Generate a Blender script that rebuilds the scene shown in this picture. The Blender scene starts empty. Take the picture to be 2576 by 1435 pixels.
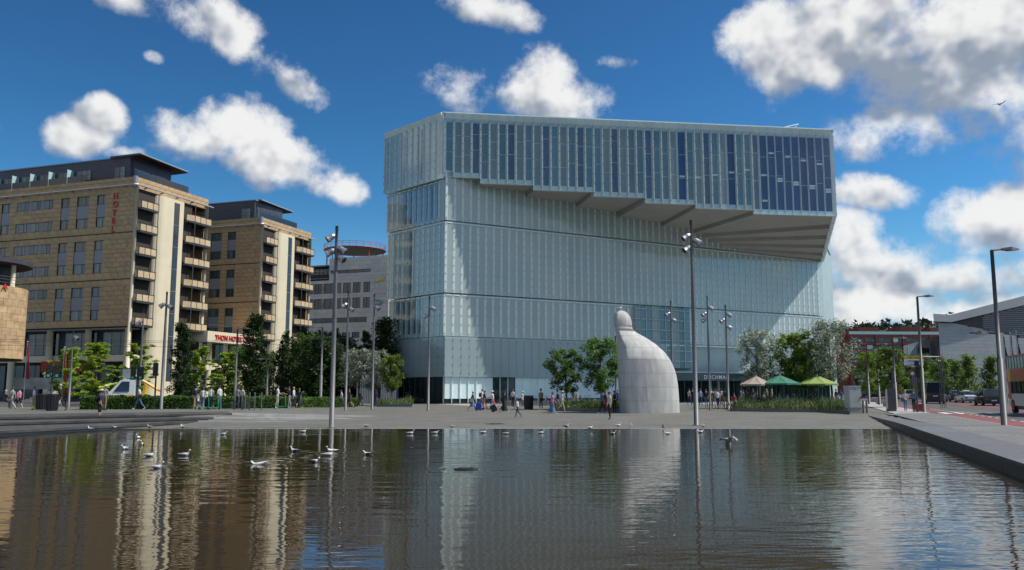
import bpy, bmesh, math, random
from mathutils import Vector, Matrix, Euler
R = math.radians
random.seed(7)
SC = bpy.context.scene
COL = SC.collection

# ------------------------------------------------------------------ camera
FPX, U0, V0, VH, EYE = 2105.0, 1288.0, 717.5, 984.0, 1.9      # focal length and horizon on a 2576 px wide frame
TILT = math.atan((VH - V0) / FPX)
cam = bpy.data.cameras.new('camera'); cam.sensor_width = 36.0; cam.lens = 36.0 * FPX / 2576.0
cam.clip_start = 0.1; cam.clip_end = 6000.0
camo = bpy.data.objects.new('camera', cam); COL.objects.link(camo)
camo.location = (0, 0, EYE); camo.rotation_euler = (math.pi / 2 + TILT, 0, 0)
SC.camera = camo

# ------------------------------------------------------------------ sun, sky, exposure
SUN_EL, SUN_AZ = R(53.0), R(0.0)            # the sun stands to the right (+x)
SUN = Vector((math.cos(SUN_EL) * math.cos(SUN_AZ), math.cos(SUN_EL) * math.sin(SUN_AZ), math.sin(SUN_EL)))
sl = bpy.data.lights.new('sun', 'SUN'); sl.energy = 4.7; sl.angle = R(0.53); sl.color = (1.0, 0.955, 0.88)
so = bpy.data.objects.new('sun', sl); COL.objects.link(so)
so.rotation_euler = SUN.to_track_quat('Z', 'Y').to_euler(); so.location = (60, 0, 90)
SC.view_settings.view_transform = 'Standard'; SC.view_settings.look = 'None'
SC.view_settings.exposure = 0.0; SC.view_settings.gamma = 1.0
SC.view_settings.use_curve_mapping = False
SC.cycles.use_denoising = True
SC.cycles.max_bounces = 8; SC.cycles.transparent_max_bounces = 16
SC.cycles.sample_clamp_indirect = 6.0
SC.cycles.caustics_reflective = False; SC.cycles.caustics_refractive = False

def ray(u, v):
    x = (u - U0) / FPX; z = -(v - V0) / FPX; c, s = math.cos(TILT), math.sin(TILT)
    return Vector((x, c - s * z, s + c * z))
def atY(u, v, Y):
    d = ray(u, v); return Vector((0, 0, EYE)) + d * (Y / d.y)
def atz(u, v, Z):
    d = ray(u, v); return Vector((0, 0, EYE)) + d * ((Z - EYE) / d.z)

W = bpy.data.worlds.new('World'); SC.world = W; W.use_nodes = True
def build_world():
    nt = W.node_tree; N = nt.nodes; L = nt.links; N.clear()
    # cloud masses: (u, v, half width, half height, tilt in degrees, weight) as seen on the frame, turned into directions
    blobs = [(330,5,130,34,-10,.9),(450,28,150,44,-22,1.0),(590,90,150,55,-33,1.05),(720,175,120,48,-35,.95),(770,212,50,22,-20,.6),(383,143,34,18,-10,.2),
      (215,345,82,50,0,1.0),(250,298,52,48,0,1.0),(305,385,80,22,0,.7),
      (480,350,88,58,0,1.0),(600,325,100,78,0,1.05),(690,410,170,62,-14,1.0),(815,465,85,40,-8,.95),
      (1250,32,130,40,-12,.85),(1150,225,88,70,0,1.0),(1350,215,95,92,0,1.0),(1440,265,140,55,0,1.0),(1540,155,75,22,-8,.65),
      (1960,95,112,95,0,1.05),(2170,70,230,115,0,1.1,.38),(2430,90,280,130,0,1.2,.5),(2060,170,110,45,-20,.9),
      (2480,245,170,90,0,1.1),(2270,325,170,62,0,1.0),(2200,490,100,45,-12,.85),
      (2140,590,85,70,0,1.0),(2230,660,210,75,0,1.0),(2510,580,170,90,0,1.1),(2420,690,280,64,0,1.05,.3),(2200,775,230,62,0,1.05),(2480,790,280,60,0,1.0),
      (2850,250,280,160,0,1.1),(2950,650,380,130,0,1.0),(-250,300,190,80,0,1.0)]
    g = bpy.data.node_groups.new('cloud_mass', 'ShaderNodeTree')
    g.interface.new_socket('Vector', in_out='INPUT', socket_type='NodeSocketVector')
    g.interface.new_socket('Density', in_out='OUTPUT', socket_type='NodeSocketFloat')
    gn, gl = g.nodes, g.links
    gi = gn.new('NodeGroupInput'); go = gn.new('NodeGroupOutput')
    last = {0: None, 1: None, 2: None, 3: None}
    g.interface.new_socket('Shade', in_out='OUTPUT', socket_type='NodeSocketFloat')
    def mth(op, *ins):
        n = gn.new('ShaderNodeMath'); n.operation = op
        for i, x in enumerate(ins):
            if isinstance(x, (int, float)): n.inputs[i].default_value = x
            else: gl.new(x, n.inputs[i])
        return n.outputs[0]
    def dotp(vec):
        n = gn.new('ShaderNodeVectorMath'); n.operation = 'DOT_PRODUCT'; n.inputs[1].default_value = vec; gl.new(gi.outputs[0], n.inputs[0]); return n.outputs['Value']
    def blob(c, right, up, rx, rz, w, grey=0.0):
        k = 0 if c.y > 0 else 1; x, y = dotp(right / rx), dotp(up / rz)
        val = mth('SUBTRACT', w, mth('MULTIPLY_ADD', x, x, mth('MULTIPLY', y, y)))
        last[k] = val if last[k] is None else mth('MAXIMUM', last[k], val)
        v2 = mth('SUBTRACT', mth('ADD', val, grey) if grey else val, dotp(up / rz * .85 + right / rx * .3)); last[k + 2] = v2 if last[k + 2] is None else mth('MAXIMUM', last[k + 2], v2)
    for (u, v, ru, rv, tl, w, *gr) in blobs:
        d = ray(u, v); n = d.length; d = d / n
        z = Vector((0, 0, 1)); right = d.cross(z).normalized(); up = right.cross(d)
        q = Matrix.Rotation(R(-tl), 3, d)
        blob(d, q @ right, q @ up, ru / FPX / n * 1.1, rv / FPX / n * 1.12, w, gr[0] if gr else 0.0)
    rr = random.Random(3)
    for k in range(16):                      # unseen cumulus added round the rest of the sky, enlarged for more ambient light
        az = R(rr.uniform(125, 415)); el = R(rr.uniform(8, 48))
        if k > 13: az, el = R(250 - 140 * (k - 14)), R(66)
        d = Vector((math.cos(el) * math.cos(az), math.cos(el) * math.sin(az), math.sin(el)))
        right = d.cross(Vector((0, 0, 1))).normalized(); up = right.cross(d)
        blob(d, right, up, rr.uniform(.22, .42), rr.uniform(.11, .19), 1.0)
    sp = gn.new('ShaderNodeSeparateXYZ'); gl.new(gi.outputs[0], sp.inputs[0]); fr = mth('GREATER_THAN', sp.outputs[1], 0.0)
    mxx = gn.new('ShaderNodeMix'); mxx.data_type = 'FLOAT'; gl.new(fr, mxx.inputs[0]); gl.new(last[1], mxx.inputs[2]); gl.new(last[0], mxx.inputs[3])
    mx2 = gn.new('ShaderNodeMix'); mx2.data_type = 'FLOAT'; gl.new(fr, mx2.inputs[0]); gl.new(last[3], mx2.inputs[2]); gl.new(last[2], mx2.inputs[3])
    gl.new(mth('SUBTRACT', mx2.outputs[0], mxx.outputs[0]), go.inputs[1])
    last = mth('MAXIMUM', mxx.outputs[0], -2.2)
    fn = gn.new('ShaderNodeTexNoise'); fn.inputs['Scale'].default_value = 12; fn.inputs['Detail'].default_value = 9
    fn.inputs['Roughness'].default_value = .61; gl.new(gi.outputs[0], fn.inputs['Vector'])
    ma = gn.new('ShaderNodeMath'); ma.operation = 'MULTIPLY_ADD'; ma.inputs[1].default_value = 5.4
    gl.new(fn.outputs['Fac'], ma.inputs[0])
    ad = gn.new('ShaderNodeMath'); ad.operation = 'SUBTRACT'; ad.inputs[1].default_value = 2.62; gl.new(last, ad.inputs[0])
    gl.new(ad.outputs[0], ma.inputs[2]); gl.new(ma.outputs[0], go.inputs[0])

    tc = N.new('ShaderNodeTexCoord'); gen = tc.outputs['Generated']
    sky = N.new('ShaderNodeTexSky'); sky.sky_type = 'NISHITA'; sky.sun_disc = False
    sky.sun_elevation = SUN_EL; sky.sun_rotation = R(90); sky.altitude = 0; sky.air_density = 1.0; sky.dust_density = .2; sky.ozone_density = 1.5
    gm = N.new('ShaderNodeGamma'); gm.inputs['Gamma'].default_value = 1.5; L.new(sky.outputs[0], gm.inputs['Color'])      # the picture's contrasty rendering of the blue
    hs = N.new('ShaderNodeVectorMath'); hs.operation = 'MULTIPLY'; hs.inputs[1].default_value = (.20, .40, .46); L.new(gm.outputs[0], hs.inputs[0])
    sz = N.new('ShaderNodeSeparateXYZ'); L.new(gen, sz.inputs[0])
    hz = N.new('ShaderNodeMapRange'); hz.interpolation_type = 'SMOOTHSTEP'; hz.inputs[1].default_value = -.02; hz.inputs[2].default_value = .22; hz.inputs[3].default_value = .95; hz.inputs[4].default_value = 0.0; L.new(sz.outputs[2], hz.inputs[0])
    hm = N.new('ShaderNodeMix'); hm.data_type = 'RGBA'; hm.inputs[7].default_value = (3.0, 4.6, 6.6, 1); L.new(hz.outputs[0], hm.inputs[0]); L.new(hs.outputs[0], hm.inputs[6])   # pale blue haze low over the horizon
    a = N.new('ShaderNodeGroup'); a.node_tree = g; L.new(gen, a.inputs[0])
    def relief(off):
        v_ = N.new('ShaderNodeVectorMath'); v_.operation = 'ADD'; v_.inputs[1].default_value = tuple(SUN * off); L.new(gen, v_.inputs[0])
        n_ = N.new('ShaderNodeTexNoise'); n_.inputs['Scale'].default_value = 15; n_.inputs['Detail'].default_value = 3; n_.inputs['Roughness'].default_value = .55
        L.new(v_.outputs[0], n_.inputs['Vector']); return n_.outputs['Fac']
    df = N.new('ShaderNodeMath'); df.operation = 'SUBTRACT'; L.new(relief(.022), df.inputs[0]); L.new(relief(0.0), df.inputs[1])
    b = N.new('ShaderNodeMath'); b.operation = 'MULTIPLY_ADD'; b.inputs[1].default_value = 4.0; L.new(df.outputs[0], b.inputs[0]); L.new(a.outputs[1], b.inputs[2])
    al = N.new('ShaderNodeMapRange'); al.interpolation_type = 'SMOOTHSTEP'; al.inputs[1].default_value = -.2; al.inputs[2].default_value = 1.1
    L.new(a.outputs[0], al.inputs[0])
    am = N.new('ShaderNodeMath'); am.operation = 'MULTIPLY'; am.inputs[1].default_value = .97; L.new(al.outputs[0], am.inputs[0])
    # self-shading: thinner towards the sun means lit, thicker means grey
    sh = N.new('ShaderNodeMapRange'); sh.interpolation_type = 'SMOOTHSTEP'; sh.inputs[1].default_value = -.2; sh.inputs[2].default_value = 1.25
    sh.inputs[3].default_value = 1.0; sh.inputs[4].default_value = 0.0
    L.new(b.outputs[0], sh.inputs[0])
    cm = N.new('ShaderNodeMix'); cm.data_type = 'RGBA'; cm.inputs[6].default_value = (2.9, 3.4, 4.2, 1); cm.inputs[7].default_value = (9.0, 9.0, 8.9, 1)
    L.new(sh.outputs[0], cm.inputs[0])
    mx = N.new('ShaderNodeMix'); mx.data_type = 'RGBA'; L.new(am.outputs[0], mx.inputs[0]); L.new(hm.outputs[2], mx.inputs[6]); L.new(cm.outputs[2], mx.inputs[7])
    bg = N.new('ShaderNodeBackground'); bg.inputs['Strength'].default_value = .1; L.new(mx.outputs[2], bg.inputs['Color'])
    out = N.new('ShaderNodeOutputWorld'); L.new(bg.outputs[0], out.inputs['Surface'])
build_world()
W.cycles.sampling_method = 'MANUAL'; W.cycles.sample_map_resolution = 512
# ------------------------------------------------------------------ helpers
def lerp(a, b, t): return a + (b - a) * t
def sst(x, a, b):
    t = min(1, max(0, (x - a) / (b - a))); return t * t * (3 - 2 * t)
class Fr:                                   # a frame on a facade: s along it, n outwards, z up
    def __init__(self, o, s, n=None):
        self.o = Vector(o); self.s = Vector(s).normalized(); self.n = Vector((self.s.y, -self.s.x, 0)) if n is None else Vector(n).normalized()
    def P(self, s, n, z): return self.o + self.s * s + self.n * n + Vector((0, 0, z))
W0 = Fr((0, 0, 0), (1, 0, 0), (0, 1, 0))
class MB:
    def __init__(self): self.v = []; self.f = []; self.m = []; self.cur = 0
    def add(self, pts, faces):
        k = len(self.v); self.v += [Vector(p) for p in pts]
        for f in faces: self.f.append([k + i for i in f]); self.m.append(self.cur)
        return self
    def hexa(self, p):                      # 8 corners: bottom ring then top ring
        return self.add(p, [(3, 2, 1, 0), (4, 5, 6, 7), (0, 1, 5, 4), (1, 2, 6, 5), (2, 3, 7, 6), (3, 0, 4, 7)])
    def box(self, fr, s0, s1, n0, n1, z0, z1):
        P = fr.P
        return self.hexa([P(s0, n0, z0), P(s1, n0, z0), P(s1, n1, z0), P(s0, n1, z0), P(s0, n0, z1), P(s1, n0, z1), P(s1, n1, z1), P(s0, n1, z1)])
    def bx(self, x0, x1, y0, y1, z0, z1): return self.box(W0, x0, x1, y0, y1, z0, z1)
    def poly(self, pts): return self.add(pts, [tuple(range(len(pts)))])
    def prism(self, pts, z0, z1):           # plan polygon extruded; z may be lists
        n = len(pts); a = [Vector((p[0], p[1], z0[i] if isinstance(z0, list) else z0)) for i, p in enumerate(pts)]
        b = [Vector((p[0], p[1], z1[i] if isinstance(z1, list) else z1)) for i, p in enumerate(pts)]
        return self.add(a + b, [tuple(range(n - 1, -1, -1)), tuple(range(n, 2 * n))] + [(i, (i + 1) % n, n + (i + 1) % n, n + i) for i in range(n)])
    def tube(self, pts, r, seg=6, caps=True):
        pts = [Vector(p) for p in pts]; n = len(pts); rs = r if isinstance(r, (list, tuple)) else [r] * n
        k = len(self.v); up = None
        for i, p in enumerate(pts):
            d = (pts[min(i + 1, n - 1)] - pts[max(i - 1, 0)]).normalized()
            if up is None or abs(d.dot(up)) > .99: up = Vector((0, 0, 1)) if abs(d.z) < .9 else Vector((1, 0, 0))
            a = d.cross(up).normalized(); b = d.cross(a).normalized(); up = -b if False else up
            for j in range(seg):
                t = 2 * math.pi * j / seg; self.v.append(p + (a * math.cos(t) + b * math.sin(t)) * rs[i])
        for i in range(n - 1):
            for j in range(seg):
                self.f.append([k + i * seg + j, k + i * seg + (j + 1) % seg, k + (i + 1) * seg + (j + 1) % seg, k + (i + 1) * seg + j]); self.m.append(self.cur)
        if caps:
            self.f.append([k + j for j in range(seg)]); self.m.append(self.cur)
            self.f.append([k + (n - 1) * seg + j for j in range(seg - 1, -1, -1)]); self.m.append(self.cur)
        return self
    def loft(self, rings, caps=True):
        k = len(self.v); m = len(rings[0]); n = len(rings)
        for r in rings: self.v += [Vector(p) for p in r]
        for i in range(n - 1):
            for j in range(m):
                self.f.append([k + i * m + j, k + i * m + (j + 1) % m, k + (i + 1) * m + (j + 1) % m, k + (i + 1) * m + j]); self.m.append(self.cur)
        if caps:
            self.f.append([k + j for j in range(m - 1, -1, -1)]); self.m.append(self.cur)
            self.f.append([k + (n - 1) * m + j for j in range(m)]); self.m.append(self.cur)
        return self
    def ball(self, c, r, seg=8, rings=6):
        r = r if isinstance(r, (tuple, list)) else (r, r, r)
        return self.loft([[(c[0] + r[0] * math.sin(t) * math.cos(a), c[1] + r[1] * math.sin(t) * math.sin(a), c[2] - r[2] * math.cos(t))
            for a in [2 * math.pi * j / seg for j in range(seg)]] for t in [math.pi * (i + .08) / (rings + .16) for i in range(rings + 1)]])
    def mesh(self, name, mats, off=None, smooth=False):
        me = bpy.data.meshes.new(name); off = Vector(off) if off is not None else Vector((0, 0, 0))
        me.from_pydata([tuple(p - off) for p in self.v], [], self.f)
        for m in (mats if isinstance(mats, (list, tuple)) else [mats]): me.materials.append(m)
        if any(self.m): me.polygons.foreach_set('material_index', self.m)
        if smooth: me.polygons.foreach_set('use_smooth', [True] * len(me.polygons))
        me.update(); return me
    def build(self, name, mats, parent=None, smooth=False, fix=False, kind=None):
        off = parent.matrix_world.translation if parent else None
        if parent: off = world_loc(parent)
        me = self.mesh(name, mats, off, smooth)
        if fix: recalc(me)
        o = link(name, me, parent)
        if kind: o['kind'] = kind
        return o
def recalc(me):
    b = bmesh.new(); b.from_mesh(me); bmesh.ops.recalc_face_normals(b, faces=b.faces); b.to_mesh(me); b.free()
def world_loc(o):
    p = Vector((0, 0, 0))
    while o: p += o.location; o = o.parent
    return p
def link(name, data, parent=None, loc=None):
    o = bpy.data.objects.new(name, data); COL.objects.link(o)
    if parent: o.parent = parent
    if loc is not None: o.location = loc
    return o
def tag(o, label, cat, group=None):
    o['label'] = label; o['category'] = cat
    if group: o['group'] = group
    return o
def thing(name, label, cat, loc=(0, 0, 0), group=None): return tag(link(name, None, None, loc), label, cat, group)
def struct(o): o['kind'] = 'structure'; return o
def copy_tree(o, parent=None):
    c = o.copy(); COL.objects.link(c); c.parent = parent
    for ch in o.children: copy_tree(ch, c)
    return c
def text(s, size, fr, s0, n0, z0, mat, name, parent, ext=.04, bold=0.0, gap=1.0):   # raised lettering standing on a facade frame
    cu = bpy.data.curves.new('letters', 'FONT'); cu.body = s; cu.size = size; cu.extrude = ext; cu.offset = bold; cu.space_character = gap
    o = bpy.data.objects.new('letters', cu); COL.objects.link(o)
    dg = bpy.context.evaluated_depsgraph_get(); me = bpy.data.meshes.new_from_object(o.evaluated_get(dg))
    bpy.data.objects.remove(o); bpy.data.curves.remove(cu)
    off = world_loc(parent) if parent else Vector((0, 0, 0))
    for v in me.vertices: v.co = fr.P(s0 + v.co.x, n0 + v.co.z, z0 + v.co.y) - off
    me.materials.clear(); me.materials.append(mat)
    return link(name, me, parent)

# ------------------------------------------------------------------ materials
def pm(name, col, rough=.6, var=.12, scale=2.0, bump=0.0, metal=0.0, spec=.5, rnd=0.0, detail=5, bscale=None, stretch=None, tint=None):
    m = bpy.data.materials.new(name); m.use_nodes = True; nt = m.node_tree; N = nt.nodes; L = nt.links
    b = N['Principled BSDF']; b.inputs['Roughness'].default_value = rough; b.inputs['Metallic'].default_value = metal
    b.inputs['Specular IOR Level'].default_value = spec
    tc = N.new('ShaderNodeTexCoord'); vec = tc.outputs['Object']
    if stretch:
        mp = N.new('ShaderNodeMapping'); mp.inputs['Scale'].default_value = stretch; L.new(vec, mp.inputs[0]); vec = mp.outputs[0]
    nz = N.new('ShaderNodeTexNoise'); nz.inputs['Scale'].default_value = scale; nz.inputs['Detail'].default_value = detail; L.new(vec, nz.inputs['Vector'])
    c = Vector(col[:3]); t = Vector(tint[:3]) if tint else c
    mix = N.new('ShaderNodeMix'); mix.data_type = 'RGBA'
    mix.inputs[6].default_value = (*[max(0, x * (1 - var)) for x in c], 1); mix.inputs[7].default_value = (*[min(1, x * (1 + var)) for x in t], 1)
    mr = N.new('ShaderNodeMapRange'); mr.inputs[1].default_value = .3; mr.inputs[2].default_value = .7; L.new(nz.outputs['Fac'], mr.inputs[0]); L.new(mr.outputs[0], mix.inputs[0])
    outc = mix.outputs[2]
    if rnd:
        ge = N.new('ShaderNodeNewGeometry'); oi = N.new('ShaderNodeObjectInfo')
        ad = N.new('ShaderNodeMath'); ad.operation = 'ADD'; L.new(ge.outputs['Random Per Island'], ad.inputs[0]); L.new(oi.outputs['Random'], ad.inputs[1])
        fr = N.new('ShaderNodeMath'); fr.operation = 'FRACT'; L.new(ad.outputs[0], fr.inputs[0])
        m2 = N.new('ShaderNodeMapRange'); m2.inputs[3].default_value = 1 - rnd; m2.inputs[4].default_value = 1 + rnd; L.new(fr.outputs[0], m2.inputs[0])
        vm = N.new('ShaderNodeVectorMath'); vm.operation = 'SCALE'; L.new(outc, vm.inputs[0]); L.new(m2.outputs[0], vm.inputs['Scale']); outc = vm.outputs[0]
    L.new(outc, b.inputs['Base Color'])
    if bump:
        n2 = N.new('ShaderNodeTexNoise'); n2.inputs['Scale'].default_value = bscale or scale * 6; n2.inputs['Detail'].default_value = 4; L.new(vec, n2.inputs['Vector'])
        bp = N.new('ShaderNodeBump'); bp.inputs['Strength'].default_value = bump; bp.inputs['Distance'].default_value = .05
        L.new(n2.outputs['Fac'], bp.inputs['Height']); L.new(bp.outputs[0], b.inputs['Normal'])
    return m
def glassy(name, tint, clear=.6, frost=.25, rough=.06, dif=(.7, .8, .78), spec=1.0):   # pane of glass: partly clear, partly frosted, with a mirror sheen
    m = bpy.data.materials.new(name); m.use_nodes = True; nt = m.node_tree; N = nt.nodes; L = nt.links; N.clear()
    out = N.new('ShaderNodeOutputMaterial'); tr = N.new('ShaderNodeBsdfTransparent'); tr.inputs[0].default_value = (*tint, 1)
    df = N.new('ShaderNodeBsdfDiffuse'); df.inputs[0].default_value = (*dif, 1)
    gl = N.new('ShaderNodeBsdfGlossy'); gl.inputs['Roughness'].default_value = rough
    m1 = N.new('ShaderNodeMixShader'); m1.inputs[0].default_value = frost; L.new(tr.outputs[0], m1.inputs[1]); L.new(df.outputs[0], m1.inputs[2])
    fz = N.new('ShaderNodeFresnel'); fz.inputs['IOR'].default_value = 1.5
    mu = N.new('ShaderNodeMath'); mu.operation = 'MULTIPLY'; mu.inputs[1].default_value = spec; L.new(fz.outputs[0], mu.inputs[0])
    m2 = N.new('ShaderNodeMixShader'); L.new(mu.outputs[0], m2.inputs[0]); L.new(m1.outputs[0], m2.inputs[1]); L.new(gl.outputs[0], m2.inputs[2])
    L.new(m2.outputs[0], out.inputs[0]); return m
def leafm(name, col, var=.35, trans=.35, rough=.5, tint=None):
    m = bpy.data.materials.new(name); m.use_nodes = True; nt = m.node_tree; N = nt.nodes; L = nt.links
    b = N['Principled BSDF']; b.inputs['Roughness'].default_value = rough; b.inputs['Specular IOR Level'].default_value = .35
    ge = N.new('ShaderNodeNewGeometry'); oi = N.new('ShaderNodeObjectInfo')
    mix = N.new('ShaderNodeMix'); mix.data_type = 'RGBA'; t = tint or col
    mix.inputs[6].default_value = (*[x * (1 - var) for x in col], 1); mix.inputs[7].default_value = (*[x * (1 + var) for x in t], 1)
    L.new(ge.outputs['Random Per Island'], mix.inputs[0])
    m2 = N.new('ShaderNodeMapRange'); m2.inputs[3].default_value = .86; m2.inputs[4].default_value = 1.14; L.new(oi.outputs['Random'], m2.inputs[0])
    vm = N.new('ShaderNodeVectorMath'); vm.operation = 'SCALE'; L.new(mix.outputs[2], vm.inputs[0]); L.new(m2.outputs[0], vm.inputs['Scale'])
    L.new(vm.outputs[0], b.inputs['Base Color'])
    tl = N.new('ShaderNodeBsdfTranslucent'); L.new(vm.outputs[0], tl.inputs[0])
    ms = N.new('ShaderNodeMixShader'); ms.inputs[0].default_value = trans; out = N['Material Output']
    L.new(b.outputs[0], ms.inputs[1]); L.new(tl.outputs[0], ms.inputs[2]); L.new(ms.outputs[0], out.inputs[0]); return m
def plain(name, col, rough=.55, metal=0.0, spec=.5): return pm(name, col, rough, .08, 6, 0, metal, spec)
M = {}
M['concrete'] = pm('concrete', (.34, .34, .32), .8, .2, 1.2, .25)
M['concrete_dark'] = pm('dark_concrete', (.06, .059, .055), .85, .35, 1.6, .3, rnd=.2)
M['granite_shaded'] = pm('shaded_algae_granite', (.035, .036, .034), .5, .35, 2.0, .2)  # pool edge front: shade and algae both put into the dark colour
M['granite'] = pm('granite', (.12, .122, .125), .6, .14, 5, .12, rnd=.1)
M['pole'] = pm('galvanised_steel', (.15, .15, .155), .5, .1, 3, 0, .2)
M['pole_dark'] = pm('painted_steel', (.075, .08, .085), .5, .12, 3)
M['white_paint'] = pm('white_paint', (.72, .72, .70), .6, .1, 3)
M['black'] = plain('black_plastic', (.012, .012, .013), .45)
M['steel'] = plain('bright_steel', (.4, .4, .42), .35, .8)
M['rubber'] = plain('rubber', (.015, .015, .015), .8)
M['dark_glass'] = pm('dark_glass', (.018, .026, .028), .06, .3, .7, 0, 0, .8)
M['green_glass'] = pm('green_tinted_glass', (.03, .06, .062), .08, .5, .6, 0, 0, .8, rnd=.5)
M['skyglass'] = pm('blue_glass', (.02, .055, .12), .05, .25, .5, 0, 0, 1.0, rnd=.2)
M['red'] = plain('red_paint', (.45, .025, .02), .45)
M['window_frame'] = plain('dark_window_frame', (.035, .04, .045), .5)
# ------------------------------------------------------------------ ground, pool, steps, road
AX = Vector((.325, .9457, 0)); BX = Vector((-.9457, .325, 0))        # the street grid: along the road, and to its left
def wallx(y): return 19.45 + .342 * (y - 43.0)
def G(x, y):
    plaza = .0073 * (min(max(y, 43), 98) - 43)
    road = max(.32, plaza)
    r1 = sst(x, wallx(y) + .5, wallx(y) + 1.5); r2 = sst(x, wallx(y) - 1, wallx(y) + 6)
    r = lerp(r1, r2, sst(y, 54, 62)); h = lerp(plaza, road, r)
    l = sst(-x, 14, 19) * sst(y, 46.5, 53); h = lerp(h, .5, l)
    return h
def on_ground(u, v):
    y = 60.0
    for _ in range(30):
        p = atz(u, v, G((u - U0) / FPX * y, y)); y = lerp(y, min(max(p.y, 15), 200), .6)
    x = p.x * y / p.y; return Vector((x, y, G(x, y)))
def sheet(name, xs, ys, hf, mat):
    me = bpy.data.meshes.new(name); nx = len(xs)
    vs = [(x, y, hf(x, y)) for y in ys for x in xs]
    fs = [(j * nx + i, j * nx + i + 1, (j + 1) * nx + i + 1, (j + 1) * nx + i) for j in range(len(ys) - 1) for i in range(nx - 1)]
    me.from_pydata(vs, [], fs); me.materials.append(mat); me.polygons.foreach_set('use_smooth', [True] * len(fs)); me.update()
    return struct(link(name, me))
def setts(name, c1, c2, size=.16, big=.9, wet=False):
    m = bpy.data.materials.new(name); m.use_nodes = True; nt = m.node_tree; N = nt.nodes; L = nt.links; b = N['Principled BSDF']
    tc = N.new('ShaderNodeTexCoord'); mp = N.new('ShaderNodeMapping'); mp.inputs['Rotation'].default_value = (0, 0, R(-62)); L.new(tc.outputs['Object'], mp.inputs[0])
    br = N.new('ShaderNodeTexBrick'); br.inputs['Scale'].default_value = 1 / size / 2; br.inputs['Mortar Size'].default_value = .022
    br.inputs['Color1'].default_value = (*c1, 1); br.inputs['Color2'].default_value = (*c2, 1); br.inputs['Mortar'].default_value = (*[x * .45 for x in c1], 1)
    br.inputs['Bias'].default_value = 0; L.new(mp.outputs[0], br.inputs['Vector'])
    nz = N.new('ShaderNodeTexNoise'); nz.inputs['Scale'].default_value = .35; nz.inputs['Detail'].default_value = 6; nz.inputs['Roughness'].default_value = .65; L.new(tc.outputs['Object'], nz.inputs['Vector'])
    nf = N.new('ShaderNodeTexNoise'); nf.inputs['Scale'].default_value = 9; nf.inputs['Detail'].default_value = 3; L.new(tc.outputs['Object'], nf.inputs['Vector'])
    mr = N.new('ShaderNodeMapRange'); mr.inputs[1].default_value = .25; mr.inputs[2].default_value = .75; mr.inputs[3].default_value = .72; mr.inputs[4].default_value = 1.22; L.new(nz.outputs['Fac'], mr.inputs[0])
    mf = N.new('ShaderNodeMapRange'); mf.inputs[1].default_value = .3; mf.inputs[2].default_value = .7; mf.inputs[3].default_value = .8; mf.inputs[4].default_value = 1.2; L.new(nf.outputs['Fac'], mf.inputs[0])
    mu = N.new('ShaderNodeMath'); mu.operation = 'MULTIPLY'; L.new(mr.outputs[0], mu.inputs[0]); L.new(mf.outputs[0], mu.inputs[1])
    vm = N.new('ShaderNodeVectorMath'); vm.operation = 'SCALE'; L.new(br.outputs['Color'], vm.inputs[0]); L.new(mu.outputs[0], vm.inputs['Scale'])
    # pale droppings and grit
    sp = N.new('ShaderNodeTexVoronoi'); sp.inputs['Scale'].default_value = 1.3; sp.inputs['Randomness'].default_value = 1; L.new(tc.outputs['Object'], sp.inputs['Vector'])
    lt = N.new('ShaderNodeMath'); lt.operation = 'LESS_THAN'; lt.inputs[1].default_value = .055; L.new(sp.outputs['Distance'], lt.inputs[0])
    mx = N.new('ShaderNodeMix'); mx.data_type = 'RGBA'; mx.inputs[7].default_value = (.42, .42, .4, 1); L.new(lt.outputs[0], mx.inputs[0]); L.new(vm.outputs[0], mx.inputs[6])
    L.new(mx.outputs[2], b.inputs['Base Color']); b.inputs['Roughness'].default_value = .75
    bp = N.new('ShaderNodeBump'); bp.inputs['Strength'].default_value = .5; bp.inputs['Distance'].default_value = .03
    ah = N.new('ShaderNodeMath'); ah.operation = 'ADD'; L.new(br.outputs['Fac'], ah.inputs[0]); L.new(nf.outputs['Fac'], ah.inputs[1])
    iv = N.new('ShaderNodeMath'); iv.operation = 'MULTIPLY'; iv.inputs[1].default_value = -1; L.new(ah.outputs[0], iv.inputs[0])
    L.new(iv.outputs[0], bp.inputs['Height']); L.new(bp.outputs[0], b.inputs['Normal']); return m
M['plaza'] = setts('plaza_setts', (.15, .148, .126), (.18, .178, .152), .14)
M['pavement'] = setts('pavement_setts', (.16, .16, .155), (.21, .21, .20), .12)
M['asphalt'] = pm('asphalt', (.075, .075, .078), .85, .25, .6, .25, bscale=40)
M['paving_pale'] = pm('pale_paving', (.36, .355, .34), .8, .15, 1.5, .2)
M['red_lane'] = pm('red_cycle_lane', (.20, .058, .06), .85, .2, 1.0, .2, bscale=30)
M['yellow_line'] = plain('yellow_road_paint', (.45, .3, .05), .7)
GRASS = pm('ground_far', (.16, .16, .15), .9, .2, .05)

def rng(a, b, st): return [a + st * i for i in range(int(round((b - a) / st)) + 1)]
xs = [-1500, -600, -250, -120] + rng(-90, 90, 1.5) + [120, 250, 600, 1500]
def pool_bed(x, y): return -.35 if y < 42.99 and -30 < x < wallx(y) else None
sheet('plaza_ground', xs, [42.2, 43.0] + rng(43.5, 110, 1.25) + [125, 150, 200, 300, 600, 1600], lambda x, y: (-.3 if y < 42.5 else G(x, y)), M['plaza'])
nb = MB(); nb.poly([(-1500, -300, -.36), (1500, -300, -.36), (1500, 42.4, -.36), (-1500, 42.4, -.36)])
struct(nb.build('pool_bed', pm('pool_floor', (.03, .028, .022), .9, .3, .5)))
# near bank behind the camera, so the pool closes
nb = MB(); nb.bx(-60, 40, -30, 5.2, -.4, .18); struct(nb.build('near_bank', M['plaza']))
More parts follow.
